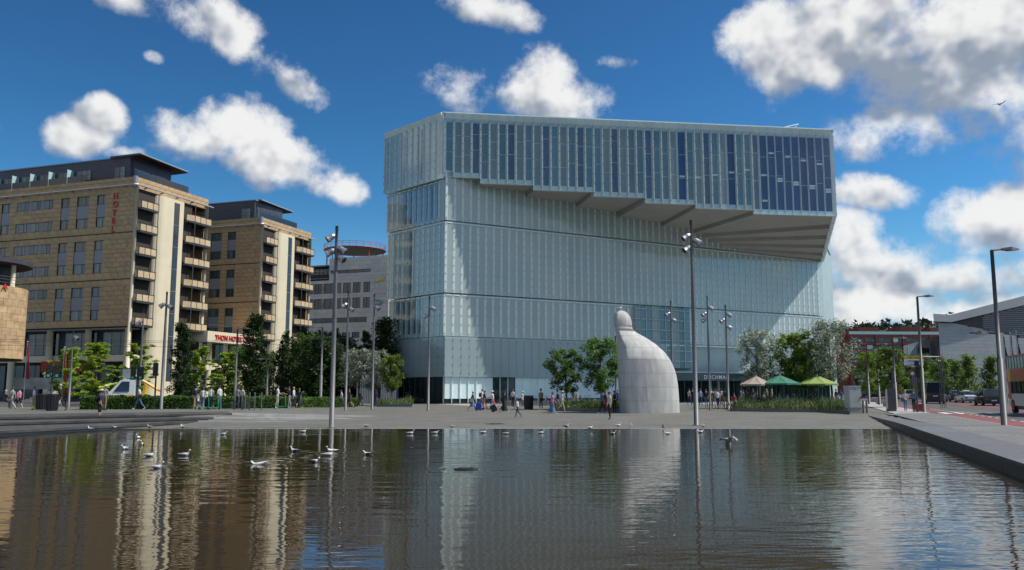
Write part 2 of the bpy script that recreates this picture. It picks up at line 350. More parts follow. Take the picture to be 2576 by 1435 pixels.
# left bank the steps stand on
nb = MB(); nb.prism([(-60, 5.3), (-27.6, 5.3), (-27.4, 20), (-24.3, 30), (-22.2, 37), (-18.4, 48.3), (-18.4, 55), (-60, 55)], -.38, -.004); struct(nb.build('left_bank', M['plaza']))

def water_material():
    m = bpy.data.materials.new('pool_water'); m.use_nodes = True; nt = m.node_tree; N = nt.nodes; L = nt.links; b = N['Principled BSDF']
    b.inputs['Base Color'].default_value = (.034, .024, .012, 1); b.inputs['Roughness'].default_value = .015; b.inputs['IOR'].default_value = 1.333
    tc = N.new('ShaderNodeTexCoord')
    def noise(scale, sx, sy, rot, det, rough=.5):
        mp = N.new('ShaderNodeMapping'); mp.inputs['Scale'].default_value = (sx, sy, 1); mp.inputs['Rotation'].default_value = (0, 0, R(rot)); L.new(tc.outputs['Object'], mp.inputs[0])
        n = N.new('ShaderNodeTexNoise'); n.inputs['Scale'].default_value = scale; n.inputs['Detail'].default_value = det; n.inputs['Roughness'].default_value = rough; L.new(mp.outputs[0], n.inputs['Vector']); return n.outputs['Fac']
    a = noise(1.25, .5, 1.6, 4, 1.5, .4); c = noise(4.2, .65, 1.6, -6, 1.5); d = noise(.28, .6, 1.2, 0, 1.0)
    def mad(x, k, y=None):
        n = N.new('ShaderNodeMath'); n.operation = 'MULTIPLY_ADD'; n.inputs[1].default_value = k; n.inputs[2].default_value = 0; L.new(x, n.inputs[0])
        if y is not None: L.new(y, n.inputs[2])
        return n.outputs[0]
    # breeze: the right side of the pool is more ruffled
    sx = N.new('ShaderNodeSeparateXYZ'); L.new(tc.outputs['Object'], sx.inputs[0])
    bz = N.new('ShaderNodeMapRange'); bz.inputs[1].default_value = -6; bz.inputs[2].default_value = 14; bz.inputs[3].default_value = .55; bz.inputs[4].default_value = 1.75; L.new(sx.outputs[0], bz.inputs[0])
    cm = N.new('ShaderNodeMath'); cm.operation = 'MULTIPLY'; L.new(c, cm.inputs[0]); L.new(bz.outputs[0], cm.inputs[1])
    wp = noise(.10, .7, 1.6, 20, 2.0); wr = N.new('ShaderNodeMapRange'); wr.inputs[1].default_value = .35; wr.inputs[2].default_value = .65; wr.inputs[3].default_value = .5; wr.inputs[4].default_value = 1.5; L.new(wp, wr.inputs[0])
    am = N.new('ShaderNodeMath'); am.operation = 'MULTIPLY'; L.new(a, am.inputs[0]); L.new(wr.outputs[0], am.inputs[1]); a = am.outputs[0]
    h = mad(a, .0115, mad(cm.outputs[0], .0048, mad(d, .02)))
    # rings round bathing gulls
    for (u, v, rad) in ((655, 1164, 2.2), (828, 1142, 2.6), (790, 1157, 1.8), (392, 1174, 2.0), (1170, 1181, 1.5)):
        p = atz(u, v, 0)
        vs = N.new('ShaderNodeVectorMath'); vs.operation = 'DISTANCE'; vs.inputs[1].default_value = p; L.new(tc.outputs['Object'], vs.inputs[0])
        s1 = N.new('ShaderNodeMath'); s1.operation = 'MULTIPLY'; s1.inputs[1].default_value = 17; L.new(vs.outputs['Value'], s1.inputs[0])
        s2 = N.new('ShaderNodeMath'); s2.operation = 'SINE'; L.new(s1.outputs[0], s2.inputs[0])
        fo = N.new('ShaderNodeMapRange'); fo.inputs[1].default_value = 0; fo.inputs[2].default_value = rad; fo.inputs[3].default_value = .0030; fo.inputs[4].default_value = 0; L.new(vs.outputs['Value'], fo.inputs[0])
        mm = N.new('ShaderNodeMath'); mm.operation = 'MULTIPLY_ADD'; L.new(s2.outputs[0], mm.inputs[0]); L.new(fo.outputs[0], mm.inputs[1]); L.new(h, mm.inputs[2]); h = mm.outputs[0]
    bp = N.new('ShaderNodeBump'); bp.inputs['Strength'].default_value = 1.0; bp.inputs['Distance'].default_value = WATER_H; L.new(h, bp.inputs['Height']); L.new(bp.outputs[0], b.inputs['Normal'])
    return m
WATER_H = 1.0
wm = MB(); wm.poly([(-60, 4.9, 0), (28, 4.9, 0), (28, 43.0, 0), (-60, 43.0, 0)])
struct(wm.build('pool_water', water_material()))

# ------ the long seat steps on the left: three tiers of slabs
def along(line, k, n):
    t = k / n * (len(line) - 1); i = min(int(t), len(line) - 2); return Vector(line[i]).lerp(Vector(line[i + 1]), t - i)
lC = [(-28.2, 18), (-25.0, 28), (-21.9, 36.2), (-18.0, 48.6)]
lB = [(-33.5, 24), (-29.5, 34), (-25.1, 41.5), (-17.7, 49.4)]
lA = [(-37, 28.5), (-32.2, 38), (-27.0, 44.7), (-17.6, 52.8)]
lT = [(-41, 33), (-36, 43), (-30.6, 50.4), (-19.5, 58.0)]
st = thing('seat_steps', 'three long tiers of dark concrete seat steps left of the pool', 'steps', (-22, 44, 0))
for (l0, l1, z0, z1, n, mt) in ((lC, lB, -.3, .2, 26, 'concrete'), (lB, lA, -.05, .36, 22, 'concrete'), (lA, lT, .1, .52, 20, 'concrete')):
    for k in range(n):
        g = .0025
        a, b_, c, d = along(l0, k + g, n), along(l0, k + 1 - g, n), along(l1, k + 1 - g, n), along(l1, k + g, n)
        inn = (c - b_).normalized() * .10; q = MB(); q.prism([a + inn, b_ + inn, c, d], z0, z1 - .13); q.build('riser', M['concrete'], st)
        lip = (c - b_).normalized() * -.06
        q = MB(); q.prism([a + lip, b_ + lip, c, d], z1 - .11, z1); q.build('slab', M['concrete_dark'], st)
# pale ramps where the steps run out into the plaza
for i, (p, q_, zt) in enumerate((((-18.0, 48.6), (-13.6, 51.2), .21), ((-17.7, 50.2), (-10.5, 55.6), .37), ((-17.6, 53.2), (-9.5, 60.0), .52))):
    p = Vector((*p, 0)); q_ = Vector((*q_, 0)); d = (q_ - p).normalized(); nn = Vector((-d.y, d.x, 0)) * (.9 if i else .6)
    r = MB(); z1 = G(q_.x, q_.y) + .012
    r.prism([p, q_, q_ + nn, p + nn], -.1, [zt, z1, z1, zt]); o = r.build('kerb_ramp', M['paving_pale']); struct(o)

# ------ granite edge along the right of the pool
kw = thing('granite_edge', 'long dark granite slab edge along the right side of the pool', 'kerb', (18, 36, 0))
d3 = Vector((.3236, .9462, 0)); n3 = Vector((.9462, -.3236, 0)); o3 = Vector((wallx(6.0), 6.0, 0)); LW = 57.5
def wz(t): return .345 if t < 38 else lerp(.345, .16, (t - 38) / (LW - 38))
cuts = [0, 5, 10, 15, 20, 24, 28, 32, 36, 40, 44, 48, 52.5, LW]
for a, b_ in zip(cuts, cuts[1:]):
    p0 = o3 + d3 * (a + .012); p1 = o3 + d3 * (b_ - .012)
    w0, w1 = 1.5 if a < 43 else 2.0, 1.5 if b_ < 43 else 2.0
    q = MB(); q.prism([p0, p1, p1 + n3 * max(w1, .3), p0 + n3 * max(w0, .3)], -.35, [wz(a), wz(b_), wz(b_) + .004, wz(a) + .004]); q.build('slab', M['granite'], kw)
    q = MB(); q.prism([p0 - n3 * .03, p1 - n3 * .03, p1 - n3 * .002, p0 - n3 * .002], -.35, [wz(a) - .05, wz(b_) - .05, wz(b_) - .05, wz(a) - .05]); q.build('shaded_face', M['granite_shaded'], kw)  # front turned from the sun: its shade painted as a darker stone panel

# ------ pavement and road on the right, laid as strips along the street grid
def strip(name, off0, off1, t0, t1, dz, mat, n=24, base=Vector((22.6, 38.2, 0))):
    b = MB(); pts = []
    for k in range(n + 1):
        t = lerp(t0, t1, k / n)
        for off in (off0, off1):
            p = base + d3 * t + n3 * off; pts.append((p.x, p.y, G(p.x, p.y) + dz))
    b.add(pts, [(2 * k, 2 * k + 1, 2 * k + 3, 2 * k + 2) for k in range(n)]); o = b.build(name, mat); return struct(o)
strip('right_pavement', -3.25, -.2, -40, 24, .04, M['pavement'], 60)
strip('right_pavement', -2.6, -.2, 24.05, 200, .04, M['paving_pale'], 40)
strip('road', 0, 24, -40, 330, .010, M['asphalt'], 60)
strip('road_line', -.18, -.02, -40, 22, .014, M['white_paint'], 20)
strip('road_line', -.18, -.02, 27, 200, .014, M['white_paint'], 40)
strip('cycle_lane', .0, 1.65, -40, 20.5, .014, M['red_lane'], 20)
strip('cycle_lane', .0, 1.65, 27, 200, .014, M['red_lane'], 40)
strip('cycle_lane', 7.6, 9.6, 20, 200, .014, M['red_lane'], 40)
for k in range(30): strip('road_line', 1.7, 1.86, -20 + k * 2.0, -19 + k * 2.0, .018, M['white_paint'], 1)
for k in range(12): strip('zebra_stripe', .4 + k * .95, .9 + k * .95, 21.6, 25.4, .018, M['white_paint'], 1)
strip('road_line', 4.5, 4.62, 30, 90, .018, M['yellow_line'], 12)
# pale paving in front of the library
pp = MB(); A0 = Vector((-7.9, 98, 0)); B0 = Vector((48.2, 129, 0)); LD = (B0 - A0).normalized(); LN = Vector((LD.y, -LD.x, 0))
def lf(s, n): return A0 + LD * s + LN * n
pts = []; nseg = 30
for k in range(nseg + 1):
    s = lerp(-1, 66, k / nseg)
    for n_ in (lerp(9, 26, k / nseg), 0.0):
        p = lf(s, n_); pts.append((p.x, p.y, G(p.x, p.y) + .006))
pp.add(pts, [(2 * k, 2 * k + 2, 2 * k + 3, 2 * k + 1) for k in range(nseg)]); struct(pp.build('library_forecourt', M['paving_pale']))
# street in front of the hotels
sb = MB(); p = [Vector((-95, 76, 0)), Vector((-30, 76, 0)), Vector((-12, 116, 0)), Vector((-12, 190, 0)), Vector((-30, 190, 0)), Vector((-47, 110, 0)), Vector((-95, 100, 0))]
sb.poly([(q.x, q.y, .515) for q in p]); struct(sb.build('side_street', M['asphalt']))

sl_ = MB(); rs = random.Random(2); pts = []
for k in range(121):
    x = lerp(-15.5, 19.3, k / 120); pts += [(x, 42.97, .006), (x, 43.03 + rs.random() * .16, .008)]
sl_.add(pts, [(2 * k, 2 * k + 2, 2 * k + 3, 2 * k + 1) for k in range(120)]); struct(sl_.build('shore_residue', pm('pale_residue', (.42, .42, .4), .9, .4, 3)))

def cover(p, r, label, mat, z):
    o = thing('drain_cover', label, 'drain', (p.x, p.y, p.z)); b = MB(); b.tube([(p.x, p.y, p.z - .02), (p.x, p.y, p.z + z)], r, 24); b.build('rim', mat, o); b = MB(); b.tube([(p.x, p.y, p.z + z), (p.x, p.y, p.z + z + .006)], r * .86, 24); b.build('lid', mat, o)
    for k in range(7): b = MB(); b.bx(p.x - r * .6, p.x + r * .6, p.y - r * .6 + k * r * .2 - .015, p.y - r * .6 + k * r * .2 + .015, p.z + z + .006, p.z + z + .012); b.build('grate_bar', mat, o)
cover(on_ground(1248, 1067), .62, 'rusty drain cover on the plaza near the water', pm('rusty_iron', (.11, .06, .035), .85, .35, 6, .2), .012)
cover(atz(1172, 1181, 0), .3, 'dark round nozzle plate just above the pool water', pm('dark_iron', (.03, .032, .034), .6, .3, 6, .2), .02)
# ------------------------------------------------------------------ the library
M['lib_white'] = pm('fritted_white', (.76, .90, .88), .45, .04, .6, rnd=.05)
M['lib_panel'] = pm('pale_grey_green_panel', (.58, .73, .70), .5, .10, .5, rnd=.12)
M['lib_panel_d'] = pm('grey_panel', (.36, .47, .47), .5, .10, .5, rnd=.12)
M['lib_teal'] = pm('teal_window', (.05, .22, .32), .3, .15, .4, rnd=.18)
M['lib_grey'] = pm('grey_window', (.19, .28, .31), .35, .12, .4, rnd=.12)
M['lib_blue'] = pm('painted_sky_window', (.012, .105, .255), .12, .25, .4, 0, 0, .12, rnd=.15)  # blue sky reflection painted into the pane colour
M['lib_dark'] = pm('dark_clear_window', (.02, .03, .032), .06, .3, .4, 0, 0, .9)
M['lib_glass'] = glassy('outer_glass', (.95, .98, .98), frost=.34, dif=(.86, .97, .93), rough=.04, spec=.55)
M['lib_glass_up'] = glassy('upper_outer_glass', (.95, .98, .99), frost=.06, dif=(.8, .93, .91), rough=.03, spec=.22)
M['lib_glass_clear'] = glassy('clear_outer_glass', (.95, .98, 1.0), frost=.02, dif=(.8, .93, .91), rough=.03, spec=.12)
M['veil'] = glassy('veil_glass', (.82, .92, .92), frost=.45, dif=(.66, .78, .78), rough=.08, spec=.8)
M['fin'] = glassy('glass_fin', (.9, .95, .95), frost=.85, dif=(.9, .95, .94), rough=.15, spec=.8)
M['soffit'] = pm('soffit_plaster', (.43, .43, .40), .85, .06, .4, .05)
M['lib_frit'] = glassy('fritted_band', (.95, .98, .97), frost=.75, dif=(.85, .97, .93), rough=.08, spec=.6)
M['clamp'] = plain('steel_clamp', (.12, .14, .15), .4, .4)
M['joint'] = plain('joint_shadow_gap', (.06, .07, .075), .7)
lib = thing('library', 'large glass-clad library with a stepped cantilevered upper storey', 'building', (14, 112, .4))
LDIR = LD; MF = Fr((A0.x, A0.y, 0), LD); LLEN = (B0 - A0).length
UA, UR = Vector((-8.1, 98.0, 0)), Vector((41.0, 104.7, 0)); UF = Fr(UA, UR - UA); ULEN = (UR - UA).length
SA = Vector((-15.7, 106.1, 0)); SF = Fr(SA, A0 - SA); SLEN = (A0 - SA).length     # the shaded end facade on the left, s from far to corner
ZR = 35.2
BACK = [(-15.7, 106.1), (14, 150), (62, 160), (48.2, 129)]
rc = random.Random(11)
def tile_mesh(mat):
    b = MB(); b.bx(0, 1, -1, 0, 0, 1); return b.mesh('unit', mat)
UNIT = {}
def unit(fr, s0, s1, n0, n1, z0, z1, mat, name, parent=None, tilt=0.0):
    """one flat piece: shares a unit box mesh, scaled into place"""
    parent = parent or lib
    key = mat.name
    if key not in UNIT: UNIT[key] = tile_mesh(mat)
    o = link(name, UNIT[key], parent); n1t = n1 + tilt
    d = (fr.P(s1, n1t, 0) - fr.P(s0, n1, 0)); ang = math.atan2(d.y, d.x)
    o.location = fr.P(s0, n1, z0) - world_loc(parent)
    o.rotation_euler = (0, 0, ang); o.scale = (d.length, -(n1 - n0) if fr.n.dot(Vector((-math.sin(ang), math.cos(ang), 0))) < 0 else (n1 - n0), z1 - z0)
    return o
# core: opaque inner body so nothing shows through
core = MB()
core.prism([lf(.5, -.6), lf(LLEN - .4, -.6), Vector((61, 158, 0)), Vector((14, 149, 0)), Vector((-15.0, 106.3, 0))][::-1], .3, 27.0)
core.prism([UF.P(.6, -.6, 0), UF.P(ULEN - .6, -.6, 0), Vector((48.0, 129.2, 0)), Vector((61, 158, 0)), Vector((14, 149, 0)), Vector((-15.2, 106.3, 0))][::-1], 27.6, ZR - .15)
core.build('inner_core', M['lib_panel_d'], lib, fix=True)
clamps = MB(); gaps = MB()
def clampset(fr, s, n, z0, z1, k):
    for i in range(k):
        z = lerp(z0 + .3, z1 - .35, i / max(1, k - 1)); clamps.box(fr, s - .04, s + .04, n, n + .07, z - .045, z + .045)
def layer(fr, length, z0, z1, n, cl, tone, opaque_back, s_from=0.0, skip=None, wins=(), trim=True):
    nb_ = max(1, round((length - s_from) / 1.075)); w = (length - s_from) / nb_
    for k in range(nb_):
        s0, s1 = s_from + k * w, s_from + (k + 1) * w
        if skip and skip[0] < (s0 + s1) / 2 < skip[1]: continue
        t = rc.random()
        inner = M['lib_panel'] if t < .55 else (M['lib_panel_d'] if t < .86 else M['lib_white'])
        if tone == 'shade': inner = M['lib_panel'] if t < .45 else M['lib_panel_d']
        if wins and any(a <= k < b for a, b in wins): inner = M['lib_dark']
        unit(fr, s0, s1, n - .46, n - .40, z0 + .05, z1 - .05, M['lib_white'], 'backing_panel')
        pw = rc.choice((.58, .64, .7, .5)); c = (s0 + s1) / 2
        unit(fr, c - w * pw / 2, c + w * pw / 2, n - .40, n - .36, z0 + .55, z1 - .35, inner, 'window_panel')
        unit(fr, s0 - .11, s0 + .11, n - .30, n - .05, z0 + .1, z1 - .06, M['fin'], 'glass_fin')
        clear = inner is M['lib_dark']
        unit(fr, s0 + .01, s1 - .01, n - .03, n, z0, z1, M['lib_glass_up'] if clear else M['lib_glass'], 'glass_pane')
        if not clear: unit(fr, s0 - .15, s0 + .15, n + .004, n + .012, z0 + .03, z1 - .03, M['lib_frit'], 'frit_band')
        if trim: unit(fr, s0 + .12, s1 - .2, n + .0, n + .05, z1 - .22, z1 - .1, M['lib_white'], 'top_clip')
        clampset(fr, s0, n, z0, z1, cl)
    gaps.box(fr, s_from, length, n - .5, n - .06, z1 - .02, z1 + .05)
# main facade, three storeys of glass
layer(MF, LLEN, 22.1, 28.2, .22, 5, 'sun', True)
layer(MF, LLEN, 13.42, 22.0, .12, 9, 'sun', True)
layer(MF, LLEN, 8.3, 13.32, .0, 5, 'sun', True, skip=(27.4, 37.2))
# shaded end facade
def sf(off): return Fr(SA + (SA - A0).normalized() * off, A0 - SA)
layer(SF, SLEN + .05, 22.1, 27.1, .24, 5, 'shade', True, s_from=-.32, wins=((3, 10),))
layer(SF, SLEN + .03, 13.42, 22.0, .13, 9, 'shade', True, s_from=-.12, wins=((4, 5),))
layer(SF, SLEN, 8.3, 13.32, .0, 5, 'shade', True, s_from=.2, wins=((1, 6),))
# translucent veil in front of the ground floor, and the ground floor behind it
nb_ = 60; w = LLEN / nb_
for k in range(nb_):
    s0, s1 = k * w, (k + 1) * w; c = (s0 + s1) / 2
    if 33.5 < c < 50: continue
    dark = 6.4 < c < 9.9
    unit(MF, s0 + .01, s1 - .01, .02, .05, 3.55, 8.24, M['veil'], 'veil_pane')
    clampset(MF, s0, .05, 3.7, 8.2, 5)
    unit(MF, s0 + .02, s1 - .02, -.42, -.36, 3.4, 8.24, M['lib_dark'] if dark else (M['lib_white'] if rc.random() < .8 else M['lib_panel']), 'backing_panel')
    unit(MF, s0 + .03, s1 - .03, -.32, -.26, 1.0 if not dark else .45, 3.5, M['lib_dark'] if dark else M['lib_white'], 'ground_floor_panel')
    unit(MF, s0 - .03, s0 + .03, -.26, -.14, .45, 3.5, M['lib_white'], 'mullion')
    if not dark: unit(MF, s0 + .03, s1 - .03, -.36, -.30, .42, .94, M['lib_dark'], 'plinth_pane')
unit(MF, 0, 33.5, -.3, .03, 8.0, 8.16, M['lib_white'], 'rail'); unit(MF, 50, LLEN, -.3, .03, 8.0, 8.16, M['lib_white'], 'rail')
nb_ = 10; w = SLEN / nb_
for k in range(nb_):
    s0, s1 = k * w, (k + 1) * w
    unit(SF, s0 + .01, s1 - .01, .02, .05, 3.55, 8.24, M['veil'], 'veil_pane'); clampset(SF, s0, .05, 3.7, 8.2, 5)
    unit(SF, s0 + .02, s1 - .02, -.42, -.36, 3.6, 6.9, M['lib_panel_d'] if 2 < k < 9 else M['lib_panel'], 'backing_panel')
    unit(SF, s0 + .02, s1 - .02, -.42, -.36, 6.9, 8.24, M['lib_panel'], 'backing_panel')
    unit(SF, s0 + .03, s1 - .03, -.10, -.06, .42, 3.5, M['lib_dark'], 'ground_floor_panel')
    unit(SF, s0 - .03, s0 + .03, -.06, .02, .42, 3.5, M['green_glass'], 'mullion')
M['lib_grid'] = pm('grid_window', (.13, .23, .27), .08, .2, .4, 0, 0, .9, rnd=.2)
gs0, gs1 = 27.4, 37.3
for k in range(9):
    s0 = gs0 + k * 1.1; s1 = s0 + 1.1
    unit(MF, s0 + .03, s1 - .03, -.05, 0, 5.0, 13.3, M['lib_grid'] if k % 3 else M['lib_panel_d'], 'window_pane')
    unit(MF, s0 - .03, s0 + .03, -.02, .12, 5.0, 13.3, M['lib_panel'], 'mullion')
    for i in range(6):
        z = 5.9 + i * 1.38
        unit(MF, s0 + .1, s1 - .05, .05, .30, z, z + .08, M['lib_panel'], 'louvre')
unit(MF, gs0 - .1, gs1 + .1, -.5, -.1, 4.9, 13.3, M['lib_teal'], 'backing_panel')
# entrance recess
unit(MF, 33.5, 50, -3.0, -2.8, .4, 8.0, M['lib_dark'], 'recess_wall'); unit(MF, 33.5, 50, -2.8, .0, 8.02, 8.2, M['lib_white'], 'recess_ceiling')
for k in range(15):
    s0 = 34 + k * 1.08; unit(MF, s0, s0 + 1.0, -1.2, -1.14, 5.05, 8.0, M['lib_white'] if k > 2 else M['dark_glass'], 'blind')
unit(MF, 33.6, 56, -.5, .9, 4.35, 4.52, M['steel'], 'canopy_edge')
unit(MF, 33.9, 47.5, .60, .66, 3.3, 4.3, M['green_glass'], 'sign_board'); unit(MF, 33.6, 50, -.4, .6, 4.2, 4.33, M['lib_dark'], 'canopy')
text('DEICHMAN', .78, MF, 38.9, .70, 3.55, plain('sign_white', (.7, .75, .75), .5), 'sign_lettering', lib, .02, .008, 1.22)
for k in range(11):
    s0 = 34 + k * 1.5; unit(MF, s0, s0 + .07, -.6, .55, .42, 3.3, M['green_glass'], 'entrance_post')
    if k not in (4, 5): unit(MF, s0 + .08, s0 + 1.48, -.55, -.5, .45, 3.3, M['dark_glass'], 'entrance_glazing')
for k in range(18):                                                     # green glass fins of the cafe front
    s0 = 50.2 + k * .8; unit(MF, s0, s0 + .06, .1, .7, .42, 4.3, M['green_glass'], 'entrance_post')
    unit(MF, s0 + .07, s0 + .78, .1, .14, .5, 4.3, M['dark_glass'], 'entrance_glazing')
# upper storey: tall bays between glass fins over a stepped bottom edge
FS = [0, 4.35, 11.15, 18.05, 24.75, 31.35, 39.3, ULEN]; FZ = [27.4, 26.75, 26.15, 25.62, 24.97, 24.51, 24.02]
def zbot(s):
    for i in range(7):
        if s < FS[i + 1]: return FZ[i]
    return FZ[-1]
def bay_up(fr, s0, s1, z0, z1, kind, bars, cl=8, saw=.16):
    w = s1 - s0; c = (s0 + s1) / 2
    mt = {'t': M['lib_teal'], 'g': M['lib_grey'], 'b': M['lib_blue'], 'p': M['lib_panel'], 'd': M['lib_panel_d']}[kind]
    unit(fr, s0, s1, -.12, -.06, z0, z1 - .9, M['lib_white'], 'backing_panel')
    unit(fr, c - w * (.41 if len(bars) and kind == 'b' else .33), c + w * (.41 if len(bars) and kind == 'b' else .33), -.06, -.02, z0 + .6, z1 - 1.0, mt, 'window_panel')
    for zb in bars:
        unit(fr, c - w * .32, c + w * .32, -.02, .06, zb, zb + .22, M['lib_white'], 'window_bar')
    for zb in (lerp(z0, z1, rc.uniform(.3, .45)), lerp(z0, z1, rc.uniform(.6, .75))):
        unit(fr, c - w * .38, c + w * .38, -.02, .0, zb, zb + .035, M['lib_white'], 'window_bar')
    unit(fr, s0 - (.02 if len(bars) and kind == 'b' else .04), s0 + (.02 if len(bars) and kind == 'b' else .04), -.02, .16 if len(bars) and kind == 'b' and fr is UF else .40, z0 - .03, z1 - .55, M['fin'], 'glass_fin')
    unit(fr, s0 + .01, s1 - .01, .27, .30, z0 - .05, z1 - .6, M['lib_glass_clear'] if len(bars) and kind == 'b' else M['lib_glass_up'], 'glass_pane', tilt=-saw)
    q = MB(); P = fr.P; q.hexa([P(s0 + .01, -.1, z1 - .9), P(s1 - .01, -.1, z1 - .9), P(s1 - .01, .02, z1 - .9), P(s0 + .01, .02, z1 - .9), P(s0 + .01, -.1, z1), P(s1 - .01, -.1, z1), P(s1 - .01, .55, z1 - .02), P(s0 + .01, .55, z1 - .02)])
    q.build('cornice_panel', M['lib_white'], lib)
    unit(fr, s0 + .005, s1 - .005, -.13, .24, z0 - .06, z0 - .01, M['lib_white'], 'bottom_ledge')
    clampset(fr, s0, .40, z0, z1 - .5, cl)
nbu = 46; wu = ULEN / nbu
pat = 'tggbtgtbgtgbtgbttbgtgtbgtbgtbggtgbtbtgt'
for k in range(nbu):
    s0, s1 = k * wu, (k + 1) * wu; z0 = zbot((s0 + s1) / 2)
    kind = 'b' if k >= 37 else ('b' if k % 4 == 3 and k < 30 else pat[k % len(pat)] if pat[k % len(pat)] != 'b' else 't')
    if 28 < k < 37 and k % 3 == 0: kind = 'b'
    bars = []
    if k >= 37: bars = [z0 + 3 + (k * 2.9 % 6.2)] + ([z0 + 1.5 + (k * 4.3 % 3)] if k % 2 else [])
    elif k > 25 and k % 2: bars = [z0 + 1.5 + (k * 3.7 % 7)]
    bay_up(UF, s0, s1, z0, ZR, kind, bars)
nbs = 10; ws_ = (SLEN + .5) / nbs
for k in range(nbs):
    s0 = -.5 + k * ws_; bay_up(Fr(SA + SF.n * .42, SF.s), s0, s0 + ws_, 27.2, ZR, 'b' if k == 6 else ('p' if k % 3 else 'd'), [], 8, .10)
# right flank of the upper storey, following the folded soffit
RB = Vector((48.2, 129.0, 0)); RF = Fr(UR, RB - UR); RL = (RB - UR).length
for k in range(23):
    s0, s1 = k * RL / 23, (k + 1) * RL / 23; zb = lerp(24.0, 21.8, (s0 + s1) / 2 / RL)
    bay_up(RF, s0, s1, zb, ZR, 'b' if k % 2 else 't', [], 9, .05)
# roof
rf = MB(); rf.prism([UF.P(-.3, .5, 0), UF.P(ULEN + .25, .5, 0), Vector((48.5, 129, 0)), Vector((62, 159, 0)), Vector((13, 150, 0)), Vector((-16.2, 106.1, 0))][::-1], ZR + .004, ZR + .12)
rf.build('roof', M['lib_white'], lib, fix=True)
# folded soffit: flat tiers with a small riser between each, fanning out at the right end
IS = [0, 4.5, 11.05, 18.75, 25.3, 32.9, 38.4]
def fp(s): p = UF.P(s, -.13, 0); return (p.x, p.y)
def ip(s): p = MF.P(s, -.3, 0); return (p.x, p.y)
for i in range(6):
    q = MB(); q.prism([fp(FS[i]), fp(FS[i + 1] - .03), ip(IS[i + 1]), ip(IS[i])], FZ[i] + .002, 28.0); q.build('soffit_tier', M['soffit'], lib, fix=True)
rp = [lerp(Vector((41.0, 104.7, 0)), RB, t) for t in (0, .23, .44, .64, .82, 1.0)]
isr = [38.4, 39.2, 40.6, 42.2, 44.0, LLEN]; zt = [24.02, 23.5, 22.98, 22.5, 22.06]
for j in range(5):
    p0 = fp(39.3) if j == 0 else None
    mid0 = None
    a = [ip(isr[j])] + ([fp(39.3), fp(ULEN)] if j == 0 else [(rp[j].x, rp[j].y)]) + [(rp[j + 1].x, rp[j + 1].y)] + [ip(isr[j + 1])]
    q = MB(); q.prism(a, zt[j], 27.9); q.build('soffit_tier', M['soffit'], lib, fix=True)
clamps.build('glass_clamps', M['clamp'], lib, kind='stuff'); gaps.build('storey_joints', M['joint'], lib, kind='stuff')
# roof cleaning crane
cr = thing('roof_crane', 'small blue and white jib crane on the library roof', 'crane', (36.2, 108.5, ZR))
b = MB(); b.tube([(36.0, 108.5, ZR + .1), (35.9, 108.5, ZR + 1.7)], .12); b.build('mast', plain('crane_blue', (.03, .2, .5), .5), cr)
b = MB(); b.tube([(35.9, 108.5, ZR + 1.6), (38.4, 108.5, ZR + 2.2)], .07); b.build('jib', M['white_paint'], cr)
b = MB(); b.tube([(36.2, 108.5, ZR + .1), (38.4, 108.5, ZR + 2.2)], .06); b.build('stay', M['white_paint'], cr)
# ------------------------------------------------------------------ hotels
def stone_material(name, c1, c2):
    m = pm(name, c1, .75, .12, .9, .1, rnd=.09, tint=c2, stretch=(1, 1, 1.8)); return m
M['sandstone'] = stone_material('sandstone', (.43, .285, .145), (.53, .365, .20))
M['stucco'] = pm('cream_render', (.72, .64, .46), .85, .05, .7, .05)
M['metal_grey'] = pm('grey_metal_panel', (.26, .26, .29), .5, .06, 1.0, rnd=.06)
M['attic'] = pm('dark_zinc_cladding', (.06, .058, .078), .5, .15, 1.0, rnd=.15)
M['soffit_wood'] = pm('dark_wood_soffit', (.10, .05, .03), .7, .2, 2)
M['frosted'] = pm('frosted_screen', (.42, .62, .62), .3, .05, 1)
M['curtain'] = pm('curtained_glass', (.07, .115, .115), .12, .45, 1.4, 0, 0, .8, rnd=.55, stretch=(6, 6, .6))
M['balcony_panel'] = pm('balcony_stone_panel', (.58, .44, .27), .7, .14, 1.2, rnd=.12)
M['shadowgap'] = plain('dark_joint', (.05, .042, .035), .9)
M['sign_red'] = plain('sign_red', (.55, .02, .02), .4)
def clad(parent, fr, s_max, courses, holes, n=.05, w=1.32, mat=None, limit=300, gap=.012, s_min=0.0):
    """stone panels laid in courses round the openings; the nearest ones are pieces of their own"""
    cells = []
    for i, (z0, z1) in enumerate(courses):
        cut = sorted((a, b) for a, b, h0, h1 in holes if h0 < (z0 + z1) / 2 < h1); x = s_min; iv = []
        for a, b in cut:
            if a > x: iv.append((x, a))
            x = max(x, b)
        if x < s_max: iv.append((x, s_max))
        for a, b in iv:
            k = max(1, round((b - a) / w)); off = (.5 if i % 2 and k > 2 else 0)
            ed = [a] + [a + (b - a) * (j + off) / k for j in range(0 if off else 1, k)] + [b]
            cells += [(ed[j], ed[j + 1], z0, z1) for j in range(len(ed) - 1) if ed[j + 1] - ed[j] > .05]
    cells.sort(key=lambda c: c[0]); rest = MB(); mat = mat or M['sandstone']
    for i, (a, b, z0, z1) in enumerate(cells):
        if i < limit: unit(fr, a + gap, b - gap, n - .05, n, z0 + gap, z1 - gap, mat, 'stone_panel', parent)
        else: rest.box(fr, a + gap, b - gap, n - .05, n, z0 + gap, z1 - gap)
    if rest.f: rest.build('stone_panels', mat, parent, kind='stuff')
